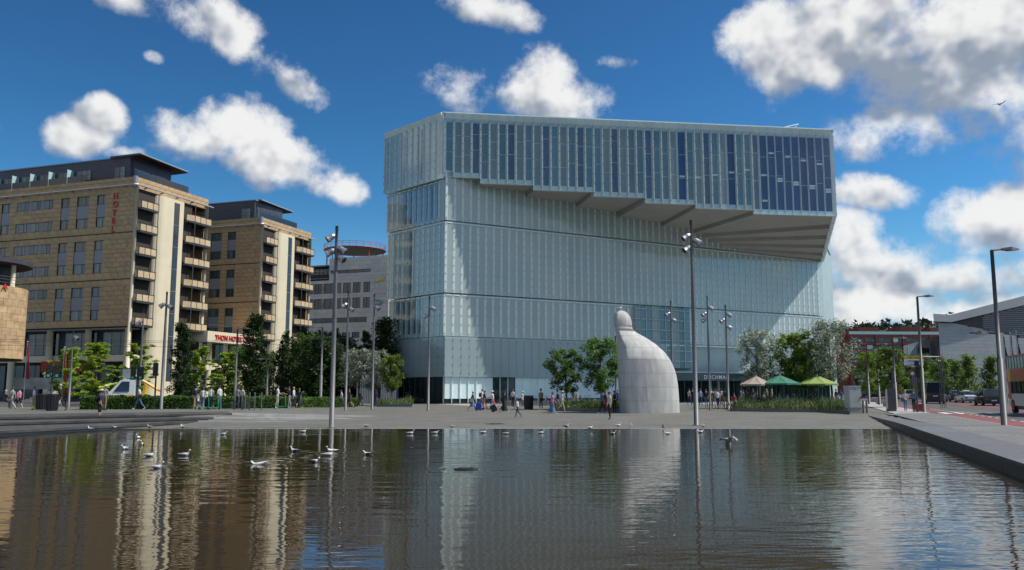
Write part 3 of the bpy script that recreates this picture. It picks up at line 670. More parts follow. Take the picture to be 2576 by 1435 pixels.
def window(parent, fr, a, b, z0, z1, split=(.32,), n=-.10, mat=None):
    fo = unit(fr, a, b, n - .12, n, z0, z1, M['window_frame'], 'window_frame', parent)
    ed = [0] + list(split) + [1]
    for i in range(len(ed) - 1):
        po = unit(fr, lerp(a, b, ed[i]) + .06, lerp(a, b, ed[i + 1]) - .05, n - .02, n + .015, z0 + .06, z1 - .06, mat or M['curtain'], 'pane', parent)
        po.parent = fo; po.matrix_parent_inverse = fo.matrix_basis.inverted()
def hotel(C, label, dz, cols, strips, s_max, sign, canopy, floors=3):
    h = thing('hotel_building', label, 'building', (C[0], C[1], .5))
    Lf = Fr((*C, dz), BX, -AX); Rf = Fr((*C, dz), AX, -BX); P = Rf.P
    g0 = .5 - dz
    # body behind the cladding
    q = MB(); q.box(Lf, .02, s_max, -11, -.15, 10.0, 30.0); q.build('wall', M['shadowgap'], h)
    courses, holes = [], []
    for b in range(3):
        o = -6.22 * b
        zs = [22.68, 23.59, 24.25, 24.92, 25.5, 26.09, 26.68, 27.32, 27.97, 28.86 if b else 28.95]
        courses += [(zs[i] + o, min(zs[i + 1] + o, 28.95)) for i in range(9)]
        for (a, c) in cols:
            holes.append((a, c, 23.6 + o, 27.96 + o))
            window(h, Lf, a, c, 23.6 + o, 24.91 + o); window(h, Lf, a, c, 26.69 + o, 27.96 + o)
            unit(Lf, a + .04, c - .04, -.14, -.01, 24.93 + o, 26.67 + o, M['metal_grey'], 'spandrel', h)
        for (a, c) in strips:
            for (z0, z1) in ((23.6, 24.91), (26.69, 27.96)):
                holes.append((a, c, z0 + o, z1 + o)); unit(Lf, a, c, -.14, -.03, z0 + o, z1 + o, M['metal_grey'], 'spandrel', h)
                w_ = (c - a) / 3
                for k in range(3): window(h, Lf, a + k * w_ + .25, a + (k + 1) * w_ - .45, z0 + o + .02, z1 + o - .02, (.35,), n=-.02)
    courses += [(29.0, 29.55), (29.56, 30.06)]
    clad(h, Lf, s_max, courses, holes)
    for b in range(3): unit(Lf, 0, s_max, -.1, .09, 22.58 - 6.22 * b, 22.66 - 6.22 * b, M['shadowgap'], 'string_course', h)
    for k in range(12):                                    # round vents by the corner
        z = 27.68 - 3.1 * (k // 2) - .71 * (k % 2); q = MB(); q.tube([Lf.P(.88, .04, z), Lf.P(.88, .10, z)], .17, 10); q.build('vent', M['metal_grey'], h)
    # gutter rail and parapet on both faces
    q = MB(); q.tube([Lf.P(s_max, .42, 28.9), Lf.P(-.3, .42, 28.9), Lf.P(-.45, .1, 28.92), P(14.9, .5, 28.9)], .11, 8); q.build('gutter', plain('gutter_metal', (.55, .56, .57), .35, .6), h)
    for k in range(int(s_max / 3)): unit(Lf, 1.5 + k * 3, 1.6 + k * 3, 0, .4, 28.78, 28.88, M['pole_dark'], 'gutter_bracket', h)
    for k in range(5): unit(Rf, 1.5 + k * 3, 1.6 + k * 3, 0, .5, 28.7, 28.85, M['pole_dark'], 'gutter_bracket', h)
    q = MB(); q.box(Rf, .3, 14.3, -11, -.05, 28.5, 30.0); q.build('wall', M['shadowgap'], h)
    clad(h, Rf, 14.34, [(28.5, 28.98), (29.0, 29.5), (29.51, 30.06)], [], w=1.2)
    q = MB(); q.box(Rf, .3, 14.2, -11, -2.3, 10.0, 28.5); q.box(Rf, 3.3, 14.2, -11, -2.3, g0, 9.99); q.build('bay_wall', M['window_frame'], h)
    unit(Rf, 0, 14.3, -2.3, -.06, 28.42, 28.49, M['soffit_wood'], 'bay_ceiling', h)
    unit(Rf, 13.2, 14.3, -2.3, -2.0, g0, 28.4, M['sandstone'], 'bay_wall', h); unit(Rf, 14.1, 14.3, -2.0, -.4, 10, 28.4, M['sandstone'], 'bay_wall', h)
    # bow-fronted stair tower
    ring = [(3.35, -2.3), (3.35, -.9)] + [(3.35 + 1.5 * (1 - math.cos(t)), -.9 + 1.5 * math.sin(t)) for t in [math.pi / 2 * i / 6 for i in range(1, 7)]] + \
           [(9.45 - 1.2 * (1 - math.cos(t)), -.9 + 1.5 * math.sin(t)) for t in [math.pi / 2 * i / 6 for i in range(6, 0, -1)]] + [(9.45, -.9), (9.45, -2.3)]
    def bow(z0, z1, mat, name, ins=0.0):
        q = MB(); q.prism([P(s, n - ins, 0).to_2d() for s, n in ring], z0, z1)
        for v in q.v: v.z += dz
        q.build(name, mat, h, fix=True)
    bow(g0, 28.35, M['stucco'], 'stair_tower')
    for k in range(8):
        z1 = 27.9 - k * 3.1; unit(Rf, 6.7, 7.75, .5, .625, z1 - 3.02 if k < 7 else max(g0 + .5, z1 - 3), z1, pm('louvre_glass' + str(k), (.10, .11, .13), .25, .25, .5, stretch=(14, 14, .2)) if k == 99 else M['dark_glass'], 'stair_window', h)
        unit(Rf, 6.68, 7.77, .55, .645, z1 - .03, z1 + .03, M['steel'], 'glazing_bar', h)
        for j in range(4): unit(Rf, 6.78 + j * .25, 6.80 + j * .25, .6, .632, z1 - 2.95, z1 - .1, M['metal_grey'], 'glazing_bar', h)
    # balconies
    for k in range(6):
        z = 25.95 - 3.1 * k
        if z < 11 and sign is None and False: continue
        for (a, c, side) in ((.35, 3.5, 0), (10.7, 14.25, 1)):
            unit(Rf, a - (1.2 if side else 0), c, -2.2, .85, z - .25, z, M['window_frame'], 'balcony_floor', h)
            for j in range(3):
                w_ = (c - a) / 3; unit(Rf, a + j * w_ + .05, a + (j + 1) * w_ - .05, .78, .83, z + .06, z + .9, M['balcony_panel'], 'balcony_panel', h)
                unit(Rf, a + j * w_ - .035, a + j * w_ + .035, .76, .86, z, z + .98, M['window_frame'], 'balcony_post', h)
            unit(Rf, a - .04, c + .04, .76, .87, z + .94, z + 1.02, M['window_frame'], 'handrail', h)
            unit(Rf, c - .035, c + .035, .76, .86, z, z + .98, M['window_frame'], 'balcony_post', h)
            if side:
                q = MB(); q.hexa([P(9.55, .35, z + .06), P(10.65, .78, z + .06), P(10.65, .83, z + .06), P(9.55, .40, z + .06), P(9.55, .35, z + .9), P(10.65, .78, z + .9), P(10.65, .83, z + .9), P(9.55, .40, z + .9)]); q.build('balcony_panel', M['balcony_panel'], h)
            else: unit(Rf, a, a + .05, -1.8, .8, z + .06, z + .9, M['balcony_panel'], 'balcony_panel', h)
            window(h, Rf, a + .2, c - .5, z + .05, z + 2.4, (.5,), n=-2.2, mat=M['green_glass'])
    q = MB(); q.tube([P(10.75, .8, 10.5), P(10.75, .8, 28.4)], .06); q.build('balcony_column', M['pole_dark'], h)
    q = MB(); q.tube([P(3.45, .8, 10.5), P(3.45, .8, 28.4)], .05); q.build('balcony_column', M['pole_dark'], h)
    for (s, n_) in ((.22, .05), (14.0, .1)):
        q = MB(); q.tube([P(s, n_, g0), P(s, n_, 28.8)], .26 if s > 1 else .24, 12); q.build('column', M['stucco'], h, smooth=True)
    # open ground storeys: columns, glazing, beam
    q = MB(); q.box(Lf, .5, s_max, -11, -3.2, g0, 10.0); q.build('ground_floor_wall', M['window_frame'], h)
    for k in range(int(s_max / 6.7) + 1):
        q = MB(); q.tube([Lf.P(.3 + k * 6.6, -.5, g0), Lf.P(.3 + k * 6.6, -.5, 9.98)], .42, 14); q.build('column', M['stucco'], h, smooth=True)
        for j in range(4): unit(Lf, 1.0 + k * 6.6 + j * 1.5, 2.4 + k * 6.6 + j * 1.5, -1.6, -1.5, 6.7, 9.6, M['green_glass'] if j % 2 else M['curtain'], 'pane', h)
        unit(Lf, .8 + k * 6.6, 6.8 + k * 6.6, -1.62, -1.42, 9.6, 9.9, M['window_frame'], 'window_frame', h)
        for j in range(4): unit(Lf, 1.0 + k * 6.6 + j * 1.5, 2.4 + k * 6.6 + j * 1.5, -3.15, -3.1, 1.0, 5.4, M['dark_glass'], 'pane', h)
    unit(Lf, 0, s_max, -2.2, -.1, 9.92, 10.06, M['concrete'], 'floor_slab', h); unit(Lf, .0, s_max, -2.9, -.95, 5.75, 6.6, M['stucco'] if sign else M['window_frame'], 'beam', h)
    # set-back top storey with a flying corner roof
    za, zb = 30.02, 33.2
    q = MB(); q.box(Lf, 2.3, s_max, -9, -1.2, za, zb); q.build('attic_wall', M['attic'], h)
    q = MB(); q.box(Rf, 1.6, 8.6, -9, -2.2, za, zb - .02); q.build('attic_wall', M['attic'], h)
    unit(Lf, 2.1, s_max, -9, -1.1, zb, zb + .16, M['metal_grey'], 'attic_roof', h)
    cc = [Vector((x, y, 0)) for x, y in canopy]; q = MB(); q.prism(cc, zb + .06 + dz, zb + .30 + dz); q.build('canopy', M['attic'], h, fix=True)
    q = MB(); q.prism([c_ + (cc[2] - c_) * .02 for c_ in cc], zb + .035 + dz, zb + .055 + dz); q.build('canopy_soffit', M['soffit_wood'], h, fix=True)
    q = MB(); q.tube([cc[0] + Vector((0, 0, zb + .2 + dz)), cc[1] + Vector((0, 0, zb + .2 + dz))], .1); q.build('canopy_edge', plain('edge_metal', (.55, .56, .58), .35, .5), h)
    window(h, Lf, 3.0, 4.8, za + .1, za + 2.0, (.5,), n=-1.15, mat=M['curtain'])
    for k in range(2): window(h, Rf, 1.8 + k * 3.3, 4.6 + k * 3.3, za + .1, za + 1.9, (.25, .5, .75), n=-2.15, mat=M['green_glass'])
    if sign:
        for k in range(6):
            s = 9.2 + k * 3.35; window(h, Lf, s - .3, s + 2.2, za + .1, za + 2.0, (.3, .65), n=-1.15); unit(Lf, s + 2.8, s + 2.86, -1.15, -.1, za + .05, za + 2.05, M['frosted'], 'balcony_screen', h)
            unit(Lf, s - .4, s + 2.75, -.14, -.11, za + .1, za + .95, M['dark_glass'], 'glass_balustrade', h)
    q = MB(); q.tube([Lf.P(10, -.1, za + 1.0), Lf.P(.4, -.15, za + 1.0), P(10.2, -.2, za + 1.0)], .03); q.build('roof_handrail', M['pole_dark'], h)
    for k in range(6): unit(Rf, .4 + k * 1.65, 2.0 + k * 1.65, -.22, -.2, za + .1, za + .95, M['dark_glass'], 'glass_balustrade', h)
    q = MB(); q.tube([Lf.P(.05, .05, 28.6), Lf.P(.05, .05, 30.1)], .32, 10); q.build('corner_post', M['metal_grey'], h)
    if sign:
        sg = thing('hotel_sign', 'vertical red letters HOTEL on the sandstone facade', 'sign', Lf.P(3.0, .1, 25.5))
        TF = Fr((*C, dz), -BX, -AX)
        for i, ch in enumerate('HOTEL'): text(ch, 1.15, TF, -3.55, .12, 27.25 - i * 1.12, M['sign_red'], 'letter', sg, .05, .02)
    return h
C1, C2 = (-49.7, 108.0), (-40.2, 132.0)
hotel(C1, 'tall sandstone hotel with red HOTEL letters and cream stair tower', 0.0, [(4.84, 6.3), (7.66, 9.75), (11.02, 12.54), (21.8, 23.4), (24.6, 26.2)], [(13.9, 20.55)], 30, True,
      [(-49.6, 108.8), (-47.0, 118.4), (-53.5, 121.0), (-54.6, 110.6)])
hotel(C2, 'second sandstone hotel block behind the red lettered podium', -.45, [(4.75, 6.3), (7.5, 9.62)], [], 12, None,
      [(-41.0, 134.2), (-38.3, 143.6), (-44.5, 146), (-46, 136.2)])
# podium between the hotels with the red name
pod = thing('hotel_podium', 'cream two-storey podium between the hotel towers', 'building', (-43, 125, .5))
PF = Fr((*C2, 0), -AX, -BX); PT = Fr((*C2, 0), AX, -BX)
unit(PF, -.3, 12.2, -6, .4, 8.95, 10.5, M['stucco'], 'fascia', pod); unit(PF, -.2, 12.2, -6, .3, 4.9, 5.9, M['stucco'], 'fascia', pod)
for k in range(4): q = MB(); q.tube([PF.P(.4 + k * 3.6, 0, .5), PF.P(.4 + k * 3.6, 0, 8.95)], .35, 12); q.build('column', M['stucco'], pod, smooth=True)
unit(PF, -.2, 12.2, -6, -1.2, .5, 8.94, M['window_frame'], 'wall', pod)
for k in range(8): unit(PF, .3 + k * 1.45, 1.6 + k * 1.45, -1.2, -1.12, 5.95, 8.7, M['dark_glass'], 'pane', pod)
for k in range(24): q = MB(); q.tube([PF.P(.1 + k * .5, .3, 10.5), PF.P(.1 + k * .5, .3, 11.5)], .025, 4); q.build('railing_bar', M['pole_dark'], pod)
unit(PF, 0, 12, .27, .33, 11.45, 11.5, M['pole_dark'], 'handrail', pod)
sg = thing('podium_sign', 'red letters THON HOTEL OPERA on the cream podium', 'sign', PF.P(6, .45, 9.6))
text('THON HOTEL OPERA', .98, PT, -10.6, .47, 9.35, M['sign_red'], 'lettering', sg, .05, .02, 1.0)

# round corner building on the far left
ro = thing('round_corner_building', 'sunlit round sandstone corner building with red OPERA letters', 'building', (-59.0, 94, .5)); RC = Vector((-60.9, 93.5, 0)); RR = 5.6
def arc(a0, a1, r0, r1, z0, z1, mat, name, seg=3):
    q = MB(); pts = [RC + Vector((math.cos(lerp(a0, a1, i / seg)) * r1, math.sin(lerp(a0, a1, i / seg)) * r1, 0)) for i in range(seg + 1)] + [RC + Vector((math.cos(lerp(a1, a0, i / seg)) * r0, math.sin(lerp(a1, a0, i / seg)) * r0, 0)) for i in range(seg + 1)]
    q.prism(pts, z0, z1); return q.build(name, mat, ro, fix=True)
zs = [5.45, 6.4, 7.2, 8.0, 8.8, 9.6, 10.4, 11.2, 12.0, 12.7, 13.4]
for i in range(10):
    for k in range(14):
        a = R(-95 + k * 11 + (5.5 if i % 2 else 0))
        hole = (zs[i] > 6.3 and zs[i + 1] < 9.7 or 9.9 < zs[i] < 12.4) and R(-120) < a < R(-36)
        if not hole: arc(a + .003, a + R(11) - .003, RR - .1, RR, zs[i] + .012, zs[i + 1] - .012, M['sandstone'], 'stone_panel')
arc(R(-180), R(179), .5, RR - .12, 5.3, 13.3, M['shadowgap'], 'wall', 32)
for (z0, z1) in ((6.45, 9.3), (10.2, 12.3)):
    for k in range(6): arc(R(-118 + k * 14), R(-105.5 + k * 14), RR - .3, RR - .06, z0, z1, M['green_glass'], 'pane')
arc(R(-120), R(-33), RR - .2, RR + .02, 9.4, 10.15, M['metal_grey'], 'spandrel', 6); arc(R(-120), R(-33), RR - .2, RR + .02, 12.35, 12.95, M['metal_grey'], 'spandrel', 6)
arc(R(-180), R(179), .5, RR - 1.5, 13.3, 16.0, M['window_frame'], 'upper_wall', 32); arc(R(-180), R(179), .5, RR + .3, 16.0, 16.5, M['attic'], 'canopy', 32)
arc(R(-180), R(179), .6, RR + .1, 15.9, 15.99, M['soffit_wood'], 'canopy_soffit', 32)
q = MB(); q.tube([RC + Vector((4.9 * math.cos(R(-5)), 4.9 * math.sin(R(-5)), 13.4)), RC + Vector((4.9 * math.cos(R(-5)), 4.9 * math.sin(R(-5)), 15.9))], .25, 10); q.build('column', M['stucco'], ro, smooth=True)
for z in (13.75, 14.1, 14.4): q = MB(); q.tube([RC + Vector((math.cos(R(a)) * (RR + .1), math.sin(R(a)) * (RR + .1), z)) for a in range(-130, 61, 10)], .025, 5); q.build('railing_bar', M['pole_dark'], ro)
for (x, y) in ((-56.5, 91.5), (-61.5, 88.6)): q = MB(); q.tube([(x, y, .5), (x, y, 5.4)], .42, 14); q.build('column', M['stucco'], ro, smooth=True)
sg = thing('corner_sign', 'red letters OPERA curving round the far left corner building', 'sign', (-58, 88.4, 13.4))
for i, ch in enumerate('OPERA'):
    a = R(-61 + i * 8.6); o = RC + Vector((math.cos(a), math.sin(a), 0)) * (RR + .12)
    text(ch, .85, Fr(o, (-math.sin(a), math.cos(a), 0), (math.cos(a), math.sin(a), 0)), 0, 0, 13.0, M['sign_red'], 'letter', sg, .04, .015)
# low base of the hotel: stair, red entrance band
hb = thing('hotel_entrance', 'dark hotel entrance with red OPERA band and stone stair', 'entrance', (-52, 98, .5))
unit(Fr((-54.5, 97.2, 0), (1, .05, 0)), 0, 5.5, -.3, 0, 4.1, 5.3, plain('entrance_red', (.25, .02, .02), .5), 'fascia', hb)
text('OPERA', .35, Fr((-54.5, 97.2, 0), (1, .05, 0)), 1.6, .01, 4.5, plain('entrance_letter', (.55, .45, .4), .5), 'lettering', hb, .01)
q = MB(); q.bx(-57, -48.5, 96.2, 96.6, 2.1, 3.4); q.build('parapet', M['concrete'], hb)
for k in range(9): q = MB(); q.bx(-54.6 + k * .32, -51.5 + k * .05, 93.0 + k * .3, 93.3 + k * .3, .5, .68 + k * .17); q.build('stair_tread', M['concrete'], hb)
q = MB(); q.hexa([(-51.3, 92.9, .5), (-51.0, 92.9, .5), (-51.0, 95.8, .5), (-51.3, 95.8, .5), (-51.3, 92.9, 1.0), (-51.0, 92.9, 1.0), (-51.0, 95.8, 2.5), (-51.3, 95.8, 2.5)]); q.build('stair_wall', M['concrete'], hb)

# ------------------------------------------------------------------ pale stone office block behind
M['limestone'] = pm('pale_limestone', (.62, .58, .52), .8, .10, 1.0, .06, rnd=.08)
ey = thing('office_building', 'pale stone office block with company names high on its side', 'building', (-26, 175, .5))
CE = (-26.0, 175.0, 0); EF = Fr(CE, BX, -AX); ER = Fr(CE, AX, -BX); ET = Fr(CE, -BX, -AX)
q = MB(); q.box(EF, .02, 14.5, -25, -.1, .5, 30.4); q.box(EF, 14.4, 26, -25, -.1, .5, 27.0); q.build('wall', M['shadowgap'], ey)
holes = [(4.3, 14.0, 27.05, 27.75)]; cols = [(4.35, 5.95), (6.65, 8.5), (9.0, 10.85), (11.3, 15.5), (16.1, 17.9), (18.3, 20.2), (20.6, 24)]
for (z0, z1) in ((22.75, 24.95), (19.4, 21.65), (13.1, 14.3)):
    for a, c in cols: holes.append((a, c, z0, z1)); window(ey, EF, a, c, z0, z1, (.5,) if c - a < 3 else (.33, .66), mat=M['dark_glass'])
holes.append((5.0, 25, 16.4, 17.45)); window(ey, EF, 5.0, 25, 16.4, 17.45, [i / 8 for i in range(1, 8)], mat=M['dark_glass'])
window(ey, EF, 4.3, 14.0, 27.05, 27.75, [i / 5 for i in range(1, 5)], mat=M['dark_glass'])
zs = [.5, 2.5, 4.4, 6.2, 8.0, 9.7, 11.4, 13.1, 14.3, 15.35, 16.4, 17.45, 18.4, 19.4, 20.1, 20.9, 21.65, 22.2, 22.75, 23.5, 24.2, 24.95, 25.65, 26.35, 27.05, 27.75, 28.7, 29.6, 30.48]
clad(ey, EF, 14.4, [(zs[i], zs[i + 1]) for i in range(28)], holes, w=2.1, mat=M['limestone'], limit=300)
clad(ey, EF, 26, [(zs[i], zs[i + 1]) for i in range(22)], holes, w=2.4, mat=M['limestone'], limit=0, s_min=14.4)
clad(ey, ER, 14, [(zs[i], zs[i + 1]) for i in range(28)], [], w=2.2, mat=M['limestone'], limit=90)
unit(ER, 0, 14, -.2, .08, 27.0, 27.8, M['window_frame'], 'recess_band', ey)
for z in (26.0, 27.6): unit(EF, 14.6, 25, -.4, .3, z, z + .12, M['metal_grey'], 'terrace_beam', ey)
for k in range(10): unit(EF, 14.6 + k * 1.05, 15.5 + k * 1.05, -3.0, -2.9, 27.05, 28.9, M['dark_glass'], 'pane', ey)
q = MB(); q.box(EF, 14.4, 25, -9, -3.0, 27.0, 29.0); q.build('terrace_storey', M['window_frame'], ey); unit(EF, 14.4, 25.4, -9, -1.0, 29.0, 29.25, M['metal_grey'], 'terrace_roof', ey)
wl = plain('sign_pale', (.75, .76, .78), .4)
sg = thing('office_sign_wedge', 'EY letters under a yellow wedge on the office wall', 'sign', EF.P(2.5, .1, 24.5))
text('EY', 1.25, ET, -3.7, .12, 23.55, wl, 'lettering', sg, .04, .02)
q = MB(); TP = ET.P; q.hexa([TP(-3.6, .1, 24.72), TP(-1.0, .1, 25.1), TP(-1.0, .22, 25.1), TP(-3.6, .22, 24.72), TP(-3.6, .1, 24.78), TP(-1.0, .1, 25.8), TP(-1.0, .22, 25.8), TP(-3.6, .22, 24.78)]); q.build('yellow_wedge', plain('wedge_yellow', (.75, .55, .03), .5), sg)
sg = thing('office_sign_name', 'white AVINOR lettering on the office wall below the wedge', 'sign', EF.P(2.2, .1, 22.8)); text('/AVINOR', .78, ET, -3.5, .12, 22.35, wl, 'lettering', sg, .04, .01)
sg = thing('office_sign_logo', 'PRA Group lettering with blue green logo on office wall', 'sign', EF.P(2.4, .1, 20.5)); text('PRA\ngroup', .72, ET, -3.2, .12, 20.6, plain('sign_slate', (.3, .32, .36), .5), 'lettering', sg, .03, .005)
for (dx, dz_, c) in ((0, 0, (.05, .25, .6)), (.35, .0, (.1, .45, .2)), (.17, .32, (.05, .4, .65)), (.4, .36, (.6, .55, .05))): q = MB(); q.tube([TP(-1.75 + dx, .1, 20.45 + dz_), TP(-1.75 + dx, .16, 20.45 + dz_)], .2, 8); q.build('logo_petal', plain('logo', c, .5), sg)
sg = thing('office_sign_low', 'lowest white lettering on the office wall ending in ard', 'sign', EF.P(2.2, .1, 19.3)); text('ard', .85, ET, -2.7, .12, 18.95, wl, 'lettering', sg, .04, .01)
# red roof ring with railings above the office
rd = plain('structure_red', (.38, .05, .045), .5)
rg = thing('red_roof_platform', 'curved red steel platform with railings above the office roof', 'platform', (-38, 195, 30))
c0 = atY(893, 640, 195); zt_ = 35.0
ring = [Vector((c0.x + 7.2 * math.cos(a), 195 + 7 * math.sin(a), 0)) for a in [2 * math.pi * i / 28 for i in range(28)]]
q = MB(); q.prism([p.to_2d() for p in ring], zt_ - .35, zt_ - .25); q.build('deck', M['concrete'], rg)
for z, r_ in ((zt_ + .95, .05), (zt_ + .5, .03), (zt_ - .3, .12)): q = MB(); q.tube([p + Vector((0, 0, z)) for p in ring] + [ring[0] + Vector((0, 0, z))], r_, 5, False); q.build('ring_rail', rd, rg)
for p in ring: q = MB(); q.tube([p + Vector((0, 0, zt_ - .4)), p + Vector((0, 0, zt_ + 1))], .04, 4); q.build('railing_post', rd, rg)
for i in range(0, 28, 4): p = ring[i]; q = MB(); q.tube([p * .92 + Vector((c0.x, 195, 0)) * .08 + Vector((0, 0, 26)), p * .92 + Vector((c0.x, 195, 0)) * .08 + Vector((0, 0, zt_ - .5))], .16, 6); q.build('support_post', M['steel'] if i % 8 else rd, rg)

# ribbed white pavilion beside the library
kb = thing('ribbed_pavilion', 'small white ribbed pavilion behind the silver tree', 'kiosk', (-17, 100, .4)); KF = Fr((atY(897, 980, 98).x, 98, 0), (1, .05, 0))
q = MB(); q.box(KF, 0, 4.6, -3, -.1, .4, 3.9); q.build('wall', M['metal_grey'], kb)
for k in range(23): unit(KF, .02 + k * .2, .12 + k * .2, -.1, .02, .45, 3.8, M['white_paint'], 'rib', kb) if not 8 < k < 14 else None
unit(KF, 1.8, 2.8, -.1, -.06, .4, 2.9, M['black'], 'doorway', kb); unit(KF, -.1, 4.7, -3.1, .1, 3.9, 4.05, M['white_paint'], 'roof', kb)
# ------------------------------------------------------------------ right side: opera house, brick block, hill
M['marble'] = pm('white_marble_panel', (.37, .385, .395), .6, .06, .6, rnd=.06)
M['brick'] = pm('red_brick', (.20, .062, .042), .85, .25, 1.2, rnd=.1)
op = thing('opera_house', 'low white stone opera house with a rising sloped roof', 'building', (80, 152, .4))
OF = Fr((76, 150, 0), (1, .2, 0), (-.47, -.88, 0)); P = OF.P
q = MB(); q.hexa([P(.62, -30, .3), P(60, -30, .3), P(60, -.2, .3), P(.62, -.2, .3), P(.7, -30, 14.1), P(60, -30, 11.0), P(60, -.2, 5.9), P(.7, -.2, 14.1)]); q.build('wall', M['shadowgap'], op)
def top(s): return lerp(14.14, 11.65, min(1, max(0, (s - 3.4) / 15))) if s < 18.4 else 11.65 - (s - 18.4) * .14
zz = [.4 + .62 * i for i in range(24)]
for i in range(23):
    s = .64; k = i % 3
    while s < 34:
        w_ = 2.3 + ((i * 7 + k * 5) % 5) * .35; s1 = min(34, s + w_); t0 = min(zz[i + 1], top(s)) ; t1 = min(zz[i + 1], top(s1))
        if t1 > zz[i] + .05:
            q = MB(); g = .009
            q.hexa([P(s + g, -.2, zz[i] + g), P(s1 - g, -.2, zz[i] + g), P(s1 - g, 0, zz[i] + g), P(s + g, 0, zz[i] + g), P(s + g, -.2, t0 - g), P(s1 - g, -.2, t1 - g), P(s1 - g, 0, t1 - g), P(s + g, 0, t0 - g)])
            q.build('stone_panel', M['marble'], op)
        s = s1; k += 1
def slab(pts, n0, n1, mat, name):
    q = MB(); m = len(pts); q.add([P(s, n0, z) for s, z in pts] + [P(s, n1, z) for s, z in pts], [tuple(range(m)), tuple(range(2 * m - 1, m - 1, -1))] + [(i, i + m, (i + 1) % m + m, (i + 1) % m) for i in range(m)]); q.build(name, mat, op, fix=True)
slab([(-.2, 14.27), (3.35, 14.18), (3.35, 15.49), (-.25, 15.61)], -12, .9, M['marble'], 'roof_slab'); slab([(3.36, 14.18), (19, 17.6), (40, 22.2), (40, 24.2), (19, 19.27), (3.36, 15.49)], -26, .9, M['marble'], 'roof_slab')
slab([(3.6, 14.05), (9.8, 12.9), (9.8, 15.5)], -.6, -.3, pm('brown_metal_panel', (.05, .032, .026), .5, .2, 1), 'metal_panel')
slab([(9.85, 12.85), (18.5, 11.6), (40, 9.0), (40, 22.0), (18.9, 17.55), (9.85, 15.5)], -.7, -.5, M['dark_glass'], 'glazing')
for k in range(28):
    z = 9.3 + k * .36; a = 9.9
    while top(a) > z or lerp(14.18, 17.6, (a - 3.36) / 15.6) < z + .2:
        a += .4
        if a > 34: break
    if a < 32: unit(OF, a, 34, -.45, -.2, z, z + .12, M['metal_grey'], 'sun_louvre', op)
an = [(73.8, 158), (81.7, 160), (90, 177), (82, 175.5)]
q = MB(); q.prism(an, .4, [10.3, 12.4, 12.4, 10.3]); q.build('side_wing', M['marble'], op, fix=True)
for k in range(4): unit(Fr((73.8, 158, 0), (7.9, 2, 0)), .9 + k * .5, 1.3 + k * .5, 0, .04, 8.6, 10.2, M['frosted'], 'pane', op)
for k in range(5): unit(Fr((73.8, 158, 0), (7.9, 2, 0)), 3.2 + k * .5, 3.6 + k * .5, 0, .04, 9.0, 10.0, M['dark_glass'], 'pane', op)
unit(Fr((73.8, 158, 0), (7.9, 2, 0)), 5.9, 6.9, 0, .05, 7.2, 11.3, M['metal_grey'], 'louvre_panel', op)

bk = thing('brick_building', 'red brick apartment block with roof garden beyond the road', 'building', (140, 345, .4))
kf = 1.48; BF = Fr((88 * kf, 232 * kf, 0), (1, .08, 0))
def bz(z): return 1.9 + (z - 1.9) * kf
q = MB(); q.box(BF, 5.6 * kf, 45 * kf, -20, 0, .4, bz(17.5)); q.build('wall', M['brick'], bk)
q = MB(); q.box(BF, 3.8 * kf, 8 * kf, -22, -1.5, .4, bz(18.4)); q.build('wall', M['brick'], bk)
for (a, c, z0, z1) in ((10, 15.9, 17.5, 19.7), (22.2, 28.3, 17.5, 20.0), (31, 37, 17.5, 19.6)): q = MB(); q.box(BF, a * kf, c * kf, -14, -4, bz(z0), bz(z1)); q.build('penthouse', M['brick'], bk)
unit(BF, 5.7 * kf, 45 * kf, -.2, .1, bz(17.55), bz(18.35), M['frosted'], 'glass_balustrade', bk)
q = MB(); rg_ = random.Random(5)
for k in range(700):
    s = rg_.uniform(13, 32) * kf; c = BF.P(s, rg_.uniform(-3, -.6), bz(17.5) + rg_.uniform(0, 1.3)); d = Vector((rg_.uniform(-.4, .4), rg_.uniform(-.4, .4), rg_.uniform(-.2, .4))); q.add([c, c + Vector((.45, 0, .1)), c + d + Vector((.2, 0, .4))], [(0, 1, 2)])
q.build('roof_plants', leafm('roof_plants', (.06, .11, .035)), bk, kind='stuff')
for i, zt in enumerate((16.6, 14.6, 12.57, 10.5, 8.4, 6.3, 4.2)):
    for j in range(9):
        s0 = (6.2 + j * 3.95 + (i % 2) * .5) * kf; mt = M['frosted'] if (i * 3 + j * 5) % 7 == 1 else (M['green_glass'] if (i + j) % 3 else M['skyglass'])
        unit(BF, s0, s0 + 3.3 * kf, -.3, .03, bz(zt - 1.25), bz(zt), M['window_frame'], 'window_frame', bk)
        unit(BF, s0 + .1, s0 + 1.7 * kf, -.1, .06, bz(zt - 1.2), bz(zt - .05), mt, 'pane', bk); unit(BF, s0 + 1.85 * kf, s0 + 3.2 * kf, -.1, .06, bz(zt - 1.2), bz(zt - .35), M['green_glass'], 'pane', bk)
    unit(BF, 5.6 * kf, 45 * kf, -.2, .25, bz(zt - 1.95), bz(zt - 1.4), M['brick'], 'brick_band', bk)
for s in (13.1, 21, 28.9, 36.8): unit(BF, s * kf, s * kf + .7, -.2, .6, bz(13.2), bz(17.5), M['brick'], 'brick_pier', bk)

